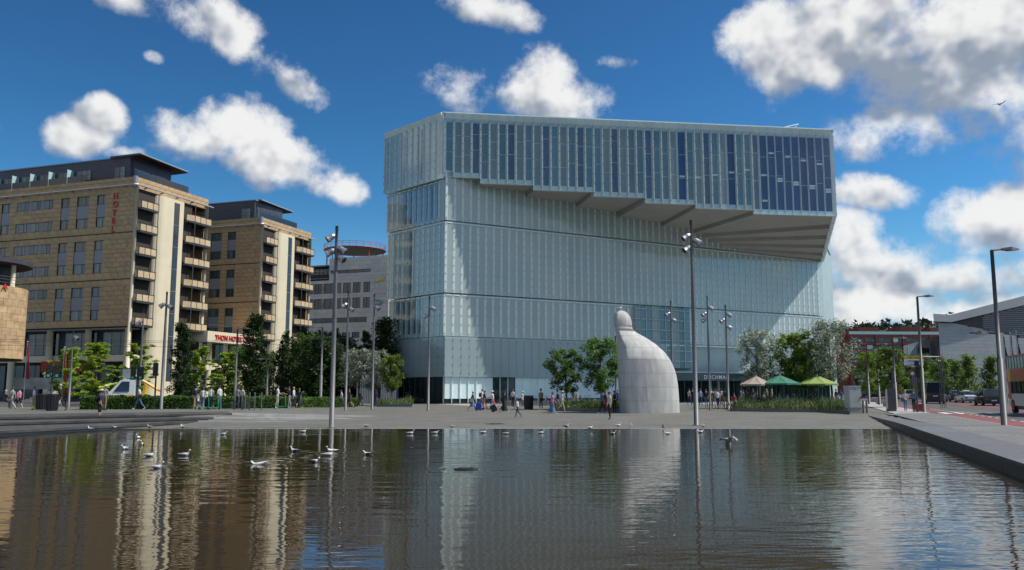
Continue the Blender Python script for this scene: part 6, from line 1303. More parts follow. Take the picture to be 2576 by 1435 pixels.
# ------------------------------------------------------------------ people
def pose_mesh(name, legs, arms, lean=0.0, head_yaw=0.0, drop=0.0):
    """one continuous body grown over a posed skeleton (1.75 m tall, facing +x); legs/arms: ((swing, bend), (swing, bend)) left then right"""
    V_, E_, Rr, Z = [], [], [], []                       # vertices, bones, radii, zone of the bone that ends here
    def add(p, r, par=None, zone=1):
        V_.append(Vector(p)); Rr.append(r if isinstance(r, tuple) else (r, r)); Z.append(zone)
        if par is not None: E_.append((par, len(V_) - 1))
        return len(V_) - 1
    hz = .94 - drop; ln = math.sin(R(lean)); up = Vector((ln, 0, math.cos(R(lean))))
    pel = add((0, 0, hz), (.125, .15), None, 3); wst = add(Vector((0, 0, hz)) + up * .17, (.105, .125), pel, 1); ch = add(Vector((0, 0, hz)) + up * .36, (.115, .15), wst, 1); nb = add(Vector((0, 0, hz)) + up * .50, (.075, .10), ch, 1)
    nk = add(Vector((0, 0, hz)) + up * .575, .052, nb, 0); hb = V_[nk] + Vector((.02, 0, .06)); h1 = add(hb, (.075, .07), nk, 0); h2 = add(hb + Vector((.012, 0, .085)), (.095, .078), h1, 0); h3 = add(hb + Vector((.0, 0, .16)), (.07, .06), h2, 0)
    hands = []
    for s, (sw, bd) in ((1, arms[0]), (-1, arms[1])):
        sh = add(V_[nb] + Vector((0, s * .17, -.045)), .062, nb, 1); a = R(sw); el = V_[sh] + Vector((math.sin(a) * .28, s * .035, -math.cos(a) * .28)); e = add(el, .043, sh, 1); mid_ = add(V_[sh].lerp(el, .9), .044, None, 1); V_.pop(); Rr.pop(); Z.pop()
        b = R(sw + bd); wr = el + Vector((math.sin(b) * .25, -s * .02, -math.cos(b) * .25)); w = add(wr, .029, e, 2); d = Vector((math.sin(b), 0, -math.cos(b))); hd = add(wr + d * .07, (.034, .022), w, 0); hands.append((wr + d * .08, d, s))
    for s, (sw, kn) in ((1, legs[0]), (-1, legs[1])):
        hp = add((0, s * .085, hz - .04), .088, pel, 3); a = R(sw); k_ = V_[hp] + Vector((math.sin(a) * .43, s * .005, -math.cos(a) * .43)); kn_ = add(k_, .06, hp, 3); b = R(sw - kn); an = k_ + Vector((math.sin(b) * .41, 0, -math.cos(b) * .41)); cf = add(k_.lerp(an, .35), .058, kn_, 4); ak = add(an, .04, cf, 4)
        fd = Vector((math.cos(b * .6), 0, math.sin(b * .6) - .18)).normalized(); hl_ = add(an + Vector((-.01, 0, -.045)), .04, ak, 5); add(an + Vector((0, 0, -.05)) + fd * .17, (.034, .04), hl_, 5)
    me = bpy.data.meshes.new(name); me.from_pydata([tuple(v) for v in V_], E_, []); ob = bpy.data.objects.new(name, me); COL.objects.link(ob)
    md = ob.modifiers.new('Skin', 'SKIN'); md.use_smooth_shade = True
    for i, sv in enumerate(me.skin_vertices[0].data): sv.radius = Rr[i]; sv.use_root = (i == pel)
    ob.modifiers.new('Sub', 'SUBSURF').levels = 1
    bpy.context.view_layer.update(); dg = bpy.context.evaluated_depsgraph_get(); ev = bpy.data.meshes.new_from_object(ob.evaluated_get(dg)); bpy.data.objects.remove(ob)
    segs = [(V_[a], V_[b], Z[b]) for a, b in E_]
    def zone(p):
        best, bz_ = 9, 1
        for a, b, z in segs:
            d = b - a; t = max(0, min(1, (p - a).dot(d) / max(1e-9, d.length_squared))); q = (a + d * t - p).length
            if q < best: best, bz_ = q, z
        return bz_
    mb = MB(); mb.v = [v.co.copy() for v in ev.vertices]; mb.f = [list(p.vertices) for p in ev.polygons]; mb.m = [zone(p.center) for p in ev.polygons]
    bpy.data.meshes.remove(ev); mb.cur = 0
    for c, d, s in hands:                                 # palm carries five curled fingers
        x = Vector((d.z, 0, -d.x)) if abs(d.z) > .3 else Vector((0, 0, 1)); y = d.cross(x).normalized(); x = y.cross(d).normalized()
        for i, (o_, l_) in enumerate(((-.028, .062), (-.009, .075), (.010, .07), (.027, .055))):
            p = c + x * o_; mb.tube([p, p + d * l_ * .5, p + d * l_ + y * -s * .02], [.0095, .009, .006], 5)
        p = c - d * .035 + x * -.03; mb.tube([p, p + d * .03 - x * .022, p + d * .06 - x * .026], [.011, .010, .007], 5)
    hc = V_[h2]; mb.tube([hc + Vector((.07, 0, .005)), hc + Vector((.108, 0, -.02)), hc + Vector((.08, 0, -.03))], [.010, .014, .008], 5)          # nose
    for s in (-1, 1): mb.ball(hc + Vector((-.005, s * .076, -.012)), (.022, .010, .032), 6, 4); mb.cur = 6; mb.ball(hc + Vector((.084, s * .032, .008)), (.010, .013, .008), 6, 4); mb.cur = 0
    mb.cur = 7; mb.ball(hc + Vector((.078, 0, -.062)), (.010, .026, .006), 6, 4); mb.cur = 0
    lo = min(v.z for v in mb.v)
    for v in mb.v: v.z -= lo
    m = mb.mesh(name, [M['black']] * 8, None, True); return m, hc - Vector((0, 0, lo)), V_[pel] - Vector((0, 0, lo)), V_[ch] - Vector((0, 0, lo))
POSES = {'walk': pose_mesh('walking_body', ((24, 6), (-18, 22)), ((-22, 14), (20, 18)), 3), 'walk2': pose_mesh('walking_body_b', ((-14, 30), (16, 4)), ((16, 20), (-20, 10)), 3), 'stand': pose_mesh('standing_body', ((3, 3), (-3, 3)), ((-3, 10), (4, 14)), 0),
         'hold': pose_mesh('holding_body', ((5, 4), (-6, 5)), ((22, 75), (14, 60)), 2), 'push': pose_mesh('pushing_body', ((20, 8), (-20, 20)), ((40, 40), (38, 40)), 5), 'sit': pose_mesh('sitting_body', ((84, 86), (80, 84)), ((28, 50), (24, 60)), 4), 'pull': pose_mesh('pulling_body', ((24, 6), (-20, 20)), ((18, 30), (-34, 6)), 4), 'phone': pose_mesh('phone_body', ((4, 4), (-2, 4)), ((35, 95), (5, 20)), 0)}
def cl(name, c): return pm(name, c, .85, .16, 9, .2)
CLO = {'white': cl('white_cloth', (.68, .68, .67)), 'black': cl('black_cloth', (.015, .015, .017)), 'navy': cl('navy_cloth', (.02, .03, .075)), 'jeans': cl('denim', (.10, .17, .28)), 'djeans': cl('dark_denim', (.03, .05, .10)), 'beige': cl('beige_cloth', (.42, .36, .27)), 'khaki': cl('khaki_cloth', (.24, .20, .14)), 'grey': cl('grey_cloth', (.28, .28, .28)), 'dgrey': cl('dark_grey_cloth', (.06, .06, .065)),
       'pink': cl('pink_cloth', (.6, .18, .32)), 'red': cl('red_cloth', (.45, .03, .03)), 'lblue': cl('light_blue_cloth', (.25, .40, .68)), 'lilac': cl('lilac_cloth', (.45, .38, .52)), 'brown': cl('brown_cloth', (.22, .14, .10)), 'olive': cl('olive_cloth', (.06, .06, .035)), 'cream': cl('cream_cloth', (.55, .5, .42)), 'orange': cl('patterned_cloth', (.35, .25, .06)), 'green': cl('green_cloth', (.03, .25, .12)), 'blue': cl('blue_cloth', (.04, .10, .45))}
SKIN = pm('skin', (.42, .25, .17), .55, .08, 8); SKIN2 = pm('skin_tan', (.28, .15, .09), .55, .08, 8)
HAIR = {'dark': plain('dark_hair', (.015, .011, .009), .5), 'brown': plain('brown_hair', (.08, .045, .022), .5), 'blond': plain('blond_hair', (.42, .30, .13), .5), 'grey': plain('grey_hair', (.4, .4, .4), .5), 'red': plain('red_hair', (.22, .06, .02), .5)}
M['straw'] = pm('straw', (.55, .42, .22), .8, .2, 12); M['lip'] = plain('lip', (.30, .11, .09), .5)
def person(u, v, h, yaw, pose, top, fore, bot, shin, shoe, hair, style, label, extra='', skin=None, pos=None):
    me, hc, pc, cc_ = POSES[pose]; p = pos or on_ground(u, v); o = bpy.data.objects.new('person', me); COL.objects.link(o); tag(o, label, 'person', 'people on the square'); o.location = p; o.rotation_euler.z = R(yaw); s = h / 1.75; o.scale = (s, s, s); sk = skin or SKIN
    mats = [sk, CLO[top], CLO[fore] if fore else sk, CLO[bot], CLO[shin] if shin else sk, CLO[shoe], M['black'], M['lip']]
    for i, m in enumerate(mats): o.material_slots[i].link = 'OBJECT'; o.material_slots[i].material = m
    def child(b, name, m): return link(name, b.mesh(name, m, None, True), o)
    hm = HAIR[hair]; b = MB(); b.ball(hc + Vector((-.018, 0, .03)), (.098, .088, .098), 10, 7)
    if style in ('long', 'longhat'): b.loft([[hc + Vector((-.05 + .03 * math.cos(a) - .01 * k, .075 * math.sin(a), .02 - .09 * k)) for a in [2 * math.pi * i / 8 for i in range(8)]] for k in range(5)])
    if style == 'bun': b.ball(hc + Vector((-.11, 0, .06)), .045, 7, 5)
    child(b, 'hair', hm)
    if style in ('straw', 'longhat', 'bucket'):
        m = M['straw'] if style != 'bucket' else CLO['white']; b = MB(); c = hc + Vector((-.01, 0, .055)); b.tube([c, c + Vector((0, 0, .012)), c + Vector((0, 0, .02))], [.19, .185, .10], 14); b.tube([c + Vector((0, 0, .01)), c + Vector((0, 0, .075)), c + Vector((0, 0, .10))], [.108, .10, .06], 14); child(b, 'hat', m)
    if style == 'cap': b = MB(); c = hc + Vector((-.015, 0, .045)); b.tube([c, c + Vector((0, 0, .05)), c + Vector((0, 0, .085))], [.105, .10, .05], 12); b.add([c + Vector(q) for q in ((.06, -.07, .005), (.19, -.05, -.01), (.19, .05, -.01), (.06, .07, .005))], [(0, 1, 2, 3)]); child(b, 'cap', CLO['black' if 'white cap' not in label else 'white'])
    if 'skirt' in extra or 'dress' in extra:
        z0 = pc.z + .06; z1 = pc.z - (.55 if 'skirt' in extra else .82); b = MB(); n = 14
        b.loft([[Vector((lerp(0, .02, k / 4) + (.125 + .13 * k / 4 + .015 * math.sin(a * 5) * k / 4) * math.cos(a), (.15 + .10 * k / 4 + .015 * math.cos(a * 4) * k / 4) * math.sin(a), lerp(z0, z1, k / 4))) for a in [2 * math.pi * i / n for i in range(n)]] for k in range(5)], False); child(b, 'skirt', CLO[bot])
    if 'shorts' in extra:
        b = MB()
        for sgn in (1, -1): b.tube([(0, sgn * .085, pc.z - .02), (.02 * sgn, sgn * .09, pc.z - .34)], [.105, .11], 10, False)
        child(b, 'shorts', CLO[bot])
    if 'pack' in extra:
        q = thing('backpack', 'backpack on the ' + label[0].lower() + label[1:], 'backpack', p); q.rotation_euler.z = R(yaw); q.scale = (s, s, s); b = MB(); c = cc_ + Vector((-.2, 0, -.06)); b.ball(c, (.11, .14, .22), 10, 7); link('bag', b.mesh('bag', CLO['djeans' if 'navy' in extra else 'black'], None, True), q)
        b = MB(); [b.tube([c + Vector((.06, sg * .09, .18)), c + Vector((.22, sg * .10, .17)), c + Vector((.28, sg * .11, 0)), c + Vector((.1, sg * .12, -.14))], .016, 4) for sg in (-1, 1)]; link('strap', b.mesh('strap', CLO['black']), q)
    if 'bag' in extra:
        q = thing('shoulder_bag', 'bag carried by the ' + label[0].lower() + label[1:], 'bag', p); q.rotation_euler.z = R(yaw); q.scale = (s, s, s); m = CLO['beige' if 'beige' in extra else 'white' if 'tote' in extra else 'black']; sg = -1 if 'right' in extra else 1; c = Vector((-.04, sg * .24, pc.z + .06)); b = MB(); b.hexa([c + Vector(t) for t in ((-.17, -.05, -.16), (.17, -.05, -.16), (.17, .05, -.16), (-.17, .05, -.16), (-.13, -.03, .13), (.13, -.03, .13), (.13, .03, .13), (-.13, .03, .13))]); link('bag', b.mesh('bag', m), q)
        b = MB(); b.tube([c + Vector((-.1, 0, .12)), Vector((-.02, sg * .17, cc_.z + .13)), c + Vector((.1, 0, .12))], .012, 4); link('strap', b.mesh('strap', m), q)
    return o
Pp = person
Pp(83, 1032, 1.66, 200, 'stand', 'white', None, 'orange', 'orange', 'black', 'dark', 'long', 'Woman in white top and patterned orange trousers, far left')
Pp(150, 1033, 1.9, 185, 'walk', 'black', 'black', 'black', 'black', 'black', 'grey', 'short', 'Grey-haired man dressed in black beside the bins'); Pp(47, 1030, 1.62, 150, 'walk', 'pink', None, 'black', None, 'white', 'brown', 'bun', 'Woman in pink top and black leggings at the left edge'); Pp(30, 1030, 1.68, 170, 'walk2', 'grey', None, 'cream', 'cream', 'white', 'brown', 'short', 'Person in grey top and pale trousers at the left edge'); Pp(10, 1028, 1.7, 60, 'sit', 'dgrey', 'dgrey', 'dgrey', 'dgrey', 'black', 'grey', 'short', 'Seated person in dark clothes at the very left edge', pos=on_ground(10, 1030) + Vector((0, 0, .05)))
Pp(250, 1050, 1.76, 20, 'stand', 'navy', None, 'black', None, 'black', 'brown', 'straw', 'Man in straw hat and black shorts on the steps', 'shorts pack', SKIN, on_ground(250, 1050) + Vector((0, 0, .0)))
Pp(262, 1033, 1.74, 90, 'stand', 'grey', None, 'khaki', 'khaki', 'black', 'grey', 'straw', 'Person in grey shirt and khaki trousers behind the hat man'); Pp(349, 1031, 1.8, 200, 'walk', 'white', None, 'jeans', 'jeans', 'white', 'dark', 'long', 'Woman striding in white tee and jeans before the van', 'bag')
Pp(491, 1030, 1.76, 120, 'walk2', 'navy', None, 'khaki', 'khaki', 'black', 'dark', 'short', 'Man in navy tee and khaki trousers beside the green scooters'); Pp(509, 1030, 1.70, 100, 'push', 'white', None, 'jeans', 'jeans', 'white', 'brown', 'long', 'Woman in white top and jeans by the left green scooter'); Pp(529, 1030, 1.68, 95, 'hold', 'white', None, 'dgrey', 'dgrey', 'white', 'dark', 'short', 'Person in white between the green scooters'); Pp(551, 1030, 1.76, 150, 'stand', 'white', None, 'jeans', 'jeans', 'white', 'dark', 'short', 'Man in white tee and blue jeans right of the green scooters')
Pp(608, 1030, 1.68, 60, 'stand', 'cream', None, 'black', 'black', 'black', 'brown', 'bun', 'Woman in cream top and long black skirt by the bollards', 'dress'); Pp(597, 1029, 1.66, 80, 'stand', 'grey', None, 'dgrey', 'dgrey', 'black', 'dark', 'short', 'Person in grey top half hidden by the bollards')
Pp(697, 1028, 1.78, 10, 'hold', 'white', None, 'cream', 'cream', 'white', 'dark', 'short', 'Man in white tee and cream trousers with the green scooter', 'pack'); Pp(727, 1027, 1.70, 190, 'hold', 'black', None, 'grey', 'grey', 'white', 'dark', 'bun', 'Woman in black tank top and grey trousers facing the scooter'); Pp(738, 1027, 1.68, 175, 'stand', 'white', None, 'black', 'black', 'white', 'blond', 'long', 'Woman with long blond hair, white top and black trousers'); Pp(752, 1026, 1.62, 80, 'walk2', 'navy', None, 'navy', None, 'beige', 'blond', 'short', 'Blond woman in navy dress walking away', 'skirt')
Pp(859, 1026, 1.68, 190, 'walk', 'lilac', None, 'dgrey', 'dgrey', 'black', 'dark', 'short', 'Woman in lilac shirt and dark trousers between two masts'); Pp(879, 1025, 1.80, 185, 'walk2', 'black', None, 'black', None, 'white', 'dark', 'short', 'Man in black tee and black shorts under the silver tree', 'shorts'); Pp(906, 1026, 1.70, 200, 'walk', 'black', None, 'dgrey', 'dgrey', 'white', 'brown', 'long', 'Woman in black vest and dark trousers left of the mast', 'bag'); Pp(944, 1026, 1.66, 80, 'stand', 'navy', 'navy', 'djeans', 'djeans', 'white', 'dark', 'long', 'Woman in navy with a white tote behind the mast', 'bag tote')
Pp(1188, 1034, 1.66, 0, 'pull', 'black', None, 'jeans', None, 'white', 'dark', 'straw', 'Woman in straw hat and denim skirt with blue suitcase', 'skirt bag beige right'); Pp(1218, 1031, 1.70, 10, 'walk', 'black', None, 'grey', None, 'white', 'brown', 'short', 'Woman in black top and grey shorts behind the blue suitcase', 'shorts'); Pp(1212, 1029, 1.80, 15, 'walk2', 'white', None, 'jeans', None, 'white', 'red', 'short', 'Man in white shirt with navy backpack beside the shorts woman', 'shorts pack navy')
Pp(1240, 1031, 1.66, 170, 'push', 'white', None, 'pink', 'pink', 'black', 'brown', 'bucket', 'Woman in sunhat and pink trousers pushing the red scooter'); Pp(1268, 1037, 1.70, 5, 'pull', 'black', 'black', 'black', 'black', 'white', 'dark', 'long', 'Woman in long black dress pulling a dark suitcase', 'dress bag'); Pp(1302, 1051, 1.28, 170, 'walk2', 'white', None, 'djeans', 'djeans', 'pink', 'dark', 'long', 'Child in white tee and dark jeans out on the plaza')
Pp(1317, 1022, 1.74, 10, 'sit', 'white', None, 'cream', 'cream', 'white', 'grey', 'cap', 'Seated man in white with white cap on the stone bench', '', None, on_ground(1317, 1022) + Vector((-.15, -.1, .08))); Pp(1361, 1032, 1.80, 120, 'stand', 'brown', None, 'black', 'black', 'white', 'dark', 'cap', 'Man in brown tee and black trousers with a cap'); Pp(1389, 1042, 1.66, 5, 'walk', 'pink', 'pink', 'jeans', 'jeans', 'white', 'dark', 'long', 'Woman in pink blouse and long denim skirt with black bag', 'dress bag'); Pp(1404, 1033, 1.76, 180, 'walk', 'navy', 'navy', 'grey', 'grey', 'brown', 'dark', 'cap', 'Man in navy shirt and grey trousers behind the straw hat woman'); Pp(1414, 1035, 1.66, 5, 'walk2', 'cream', 'cream', 'cream', 'cream', 'brown', 'blond', 'straw', 'Woman in straw hat and white trousers beside the grass bed')
Pp(1441, 1016, 1.74, 280, 'sit', 'dgrey', None, 'khaki', 'khaki', 'black', 'brown', 'short', 'Seated man in dark tee behind the grass bed', '', None, on_ground(1441, 1016) + Vector((0, -.3, .08))); Pp(1516, 1040, 1.72, 185, 'walk', 'jeans', 'jeans', 'black', 'black', 'white', 'dark', 'short', 'Person in blue sweater and black trousers with red backpack', 'pack'); Pp(1524, 1039, 1.70, 190, 'walk2', 'red', None, 'red', 'red', 'white', 'red', 'short', 'Person in red trousers behind the blue sweater'); Pp(1534, 1056, 1.70, 200, 'stand', 'cream', 'cream', 'black', 'black', 'black', 'dark', 'bun', 'Woman in cream sweater and black trousers nearest the stone figure'); Pp(1546, 1038, 1.70, 90, 'stand', 'white', None, 'black', 'black', 'black', 'dark', 'bucket', 'Person in white with a hat beside the stone figure', 'pack')
Pp(1763, 1023, 1.80, 85, 'walk', 'lblue', None, 'djeans', 'djeans', 'brown', 'brown', 'short', 'Man in light blue shirt walking to the library door'); Pp(1777, 1026, 1.78, 80, 'walk2', 'navy', None, 'jeans', 'jeans', 'black', 'dark', 'short', 'Man in navy shirt and jeans walking to the library door'); Pp(1796, 1026, 1.74, 85, 'walk', 'dgrey', None, 'khaki', 'khaki', 'black', 'brown', 'short', 'Man in dark tee and khaki trousers near the entrance'); Pp(1806, 1030, 1.78, 95, 'walk2', 'white', None, 'navy', 'navy', 'black', 'dark', 'short', 'Man in white tee and navy trousers near the entrance'); Pp(1825, 1029, 1.76, 100, 'stand', 'olive', None, 'khaki', 'khaki', 'black', 'brown', 'short', 'Man in olive tee beside the right entrance mast'); Pp(1743, 1021, 1.76, 85, 'stand', 'black', None, 'black', 'black', 'white', 'dark', 'short', 'Person in black beside the tall right mast'); Pp(1789, 1019, 1.72, 90, 'stand', 'white', None, 'grey', 'grey', 'black', 'blond', 'long', 'Woman in white at the library doors'); Pp(1801, 1017, 1.7, 90, 'stand', 'beige', None, 'dgrey', 'dgrey', 'black', 'brown', 'long', 'Person in beige at the library doors')
Pp(1849, 1035, 1.52, 190, 'walk', 'red', None, 'djeans', None, 'black', 'dark', 'short', 'Boy in red tee and blue shorts by the flower bed', 'shorts'); Pp(1872, 1027, 1.74, 170, 'walk', 'grey', None, 'beige', 'beige', 'white', 'grey', 'cap', 'Man in grey tee and cap at the end of the flower bed'); Pp(1881, 1027, 1.70, 120, 'walk2', 'black', None, 'black', None, 'black', 'brown', 'bun', 'Woman in black dress at the end of the flower bed', 'skirt'); Pp(1920, 1018, 1.70, 0, 'sit', 'white', 'white', 'white', 'white', 'white', 'dark', 'short', 'Person in white hoodie seated on the terrace', '', None, Vector((atY(1920, 1000, 81).x, 81, G(24, 81) + .08))); Pp(1943, 1020, 1.66, 180, 'stand', 'beige', 'beige', 'beige', 'beige', 'brown', 'grey', 'short', 'Grey-haired man in beige jacket on the terrace')
for i, (u, t, lb) in enumerate(((1960, 'lblue', 'Seated person in light blue under the green parasol'), (1982, 'lilac', 'Seated person in lilac under the green parasol'), (2010, 'green', 'Seated person in green under the mint parasol'), (2040, 'navy', 'Seated man in navy under the lime parasol'), (2092, 'brown', 'Seated person in brown at the end of the terrace'))): Pp(u, 1018, 1.7, 180 * (i % 2), 'sit', t, None, 'dgrey', 'dgrey', 'black', ('brown', 'dark')[i % 2], 'short', lb, '', None, Vector((atY(u, 1000, 79.5 + i % 3).x, 79.5 + i % 3, G(28, 80) + .1)))
Pp(2279, 1036, 1.70, 60, 'walk', 'white', None, 'jeans', 'jeans', 'white', 'blond', 'long', 'Blond woman in white top and jeans at the crossing', 'bag'); Pp(2300, 1037, 1.68, 40, 'hold', 'jeans', 'jeans', 'black', 'black', 'black', 'red', 'short', 'Red-haired woman in denim jacket with the red suitcase'); Pp(2231, 1012, 1.78, 80, 'stand', 'red', 'red', 'black', 'black', 'black', 'blond', 'cap', 'Cyclist in dark red standing far down the pavement'); Pp(2540, 1006, 1.8, 250, 'push', 'white', None, 'dgrey', None, 'white', 'brown', 'short', 'Runner in white beyond the black car', 'shorts')
for i, (u, v, h, yw, ps, tp, bt, hr, st, lb) in enumerate(((1895, 1020, 1.7, 30, 'stand', 'dgrey', 'jeans', 'brown', 'long', 'Woman in dark grey top under the beige parasol'), (1908, 1019, 1.76, 200, 'hold', 'lblue', 'khaki', 'dark', 'short', 'Man in light blue holding something by the beige parasol'), (1865, 1022, 1.7, 150, 'stand', 'blue', 'dgrey', 'dark', 'short', 'Person in blue left of the flower bed'), (1930, 1018, 1.68, 100, 'stand', 'brown', 'black', 'blond', 'long', 'Blond woman in brown between the parasols'), (1735, 1018, 1.74, 100, 'walk', 'grey', 'djeans', 'brown', 'short', 'Man in grey tee right of the stone figure'), (1815, 1018, 1.72, 90, 'stand', 'lilac', 'black', 'dark', 'long', 'Woman in lilac at the library doors'), (2105, 1022, 1.7, 200, 'stand', 'olive', 'jeans', 'brown', 'short', 'Person in olive at the right end of the terrace'), (2118, 1020, 1.66, 180, 'walk', 'blue', 'black', 'dark', 'long', 'Woman in bright blue left of the cabinet'), (1555, 1030, 1.74, 100, 'stand', 'blue', 'black', 'grey', 'short', 'Man in bright blue behind the stone figure'), (1290, 1024, 1.7, 60, 'stand', 'white', 'black', 'brown', 'bun', 'Woman in white top by the parked bicycles'), (1452, 1024, 1.7, 170, 'walk2', 'beige', 'grey', 'brown', 'long', 'Woman in beige behind the grass bed'))): Pp(u, v, h, yw, ps, tp, None, bt, bt, 'black', hr, st, lb)
# luggage
def suitcase(u, v, col, label, h=.68, tilt=0.0, yaw=0.0):
    p = on_ground(u, v); o = thing('suitcase', label, 'suitcase', p); o.rotation_euler = (0, R(tilt), R(yaw)); m = pm('suitcase_shell', col, .35, .06, 4)
    b = MB(); b.loft([[(x * (.24 - e), y * (.14 - e), z) for x, y in ((-1, -.8), (-.85, -1), (.85, -1), (1, -.8), (1, .8), (.85, 1), (-.85, 1), (-1, .8))] for z, e in ((.06, .03), (.09, 0), (h - .03, 0), (h, .03))]); link('shell', b.mesh('shell', m), o)
    for z in (.2, .35, .5): b = MB(); b.bx(-.245, .245, -.145, .145, z, z + .02); link('rib', b.mesh('rib', m), o)
    for x in (-.2, .2):
        for y in (-.1, .1): b = MB(); b.tube([(x, y - .015, .035), (x, y + .015, .035)], .035, 8); link('wheel', b.mesh('wheel', M['rubber']), o)
    b = MB(); b.tube([(-.1, 0, h), (-.1, 0, h + .36), (.1, 0, h + .36), (.1, 0, h)], .012, 4); link('handle', b.mesh('handle', M['steel']), o)
suitcase(1204, 1034, (.03, .06, .42), 'royal blue suitcase pulled by the straw hat woman'); suitcase(1246, 1037, (.02, .02, .022), 'dark suitcase trailing behind the woman in black', .62, -25); suitcase(2313, 1037, (.42, .02, .03), 'red suitcase beside the woman in denim jacket', .66)
# ------------------------------------------------------------------ gulls
M['g_white'] = pm('white_feathers', (.72, .72, .70), .8, .06, 12); M['g_grey'] = pm('grey_feathers', (.30, .31, .33), .8, .12, 14); M['g_black'] = pm('black_feathers', (.025, .026, .03), .8, .15, 14); M['g_brown'] = pm('mottled_feathers', (.36, .32, .27), .8, .4, 26); M['g_beak'] = plain('gull_beak', (.55, .36, .05), .5); M['g_leg'] = plain('gull_leg', (.45, .28, .22), .6)
def ringx(x, z, rx, rz, n=10): return [(x, rx * math.cos(a), z + rz * math.sin(a)) for a in [2 * math.pi * i / n for i in range(n)]]
def gull_body(neck=.0, swim=False):
    """tail at -x, head at +x, belly near z=.09 when standing"""
    z = .17; b = MB(); b.loft([ringx(-.25, z + .035, .012, .006), ringx(-.17, z + .03, .04, .022), ringx(-.09, z + .015, .07, .06), ringx(.0, z, .085, .08), ringx(.07, z + .01, .08, .078), ringx(.12, z + .04, .055, .058), ringx(.145, z + .085 + neck * .4, .036, .042), ringx(.155, z + .12 + neck, .037, .04), ringx(.175, z + .145 + neck, .036, .036), ringx(.20, z + .145 + neck, .024, .026), ringx(.212, z + .142 + neck, .010, .012)]); return b
def gull_wing(s): b = MB(); b.loft([[(x, s * (y + dy), z + dz) for dy, dz in ((0, -h), (.012, 0), (.0, h), (-.02, 0))] for x, y, z, h in ((.09, .062, .19, .01), (.05, .088, .185, .05), (-.05, .085, .19, .055), (-.14, .055, .20, .035), (-.24, .022, .212, .012), (-.30, .008, .215, .004))]); return b
def gmesh(b, n, m): me = b.mesh(n, m, None, True); recalc(me); return me
GB = {'up': {}, 'low': {}}
for k_, nk in (('up', .03), ('low', -.015)):
    for w in ('g_white', 'g_brown'): GB[k_][w] = gmesh(gull_body(nk), 'body', M[w])
GW = {(s, m): gmesh(gull_wing(s), 'wing', M[m]) for s in (-1, 1) for m in ('g_grey', 'g_black', 'g_brown', 'g_white')}
def beak(nk): b = MB(); b.loft([[(.205, .010, .312 + nk), (.205, -.010, .312 + nk), (.205, -.008, .328 + nk), (.205, .008, .328 + nk)], [(.24, .005, .308 + nk), (.24, -.005, .308 + nk), (.24, -.004, .318 + nk), (.24, .004, .318 + nk)], [(.255, .001, .300 + nk), (.255, -.001, .300 + nk), (.255, -.001, .304 + nk), (.255, .001, .304 + nk)]]); return gmesh(b, 'beak', M['g_beak'])
BK = {'up': beak(.03), 'low': beak(-.015)}
def leg(s): b = MB(); b.tube([(.0, s * .035, .10), (-.012, s * .035, .05), (.004, s * .035, .006)], .007, 5); [b.tube([(.004, s * .035, .006), (.055, s * .035 + t, .003)], .005, 4) for t in (-.02, 0, .02)]; return gmesh(b, 'leg', M['g_leg'])
LG = {s: leg(s) for s in (-1, 1)}
def eye(s, nk): b = MB(); b.ball((.188, s * .032, .325 + nk), .006, 6, 4); return gmesh(b, 'eye', M['black'])
EY = {(s, k_): eye(s, nk) for s in (-1, 1) for k_, nk in (('up', .03), ('low', -.015))}
def gull(u, v, yaw, kind, back, body, label, pos=None, size=1.0, z=None, up='up', pitch=0):
    p = pos or (atz(u, v, 0.0) if kind == 'swim' or v > 1081 else on_ground(u, v)); o = thing('gull', label, 'gull', p, 'gulls at the pool'); o.rotation_euler = (0, R(pitch), R(yaw)); o.scale = (size,) * 3
    if kind == 'swim': o.location.z -= .135 * size
    link('body', GB[up][body], o); link('beak', BK[up], o)
    for s in (-1, 1):
        link('wing', GW[(s, back)], o); link('eye', EY[(s, up)], o)
        if kind != 'swim': link('leg', LG[s], o)
    return o
W_, B_ = 'g_white', 'g_brown'
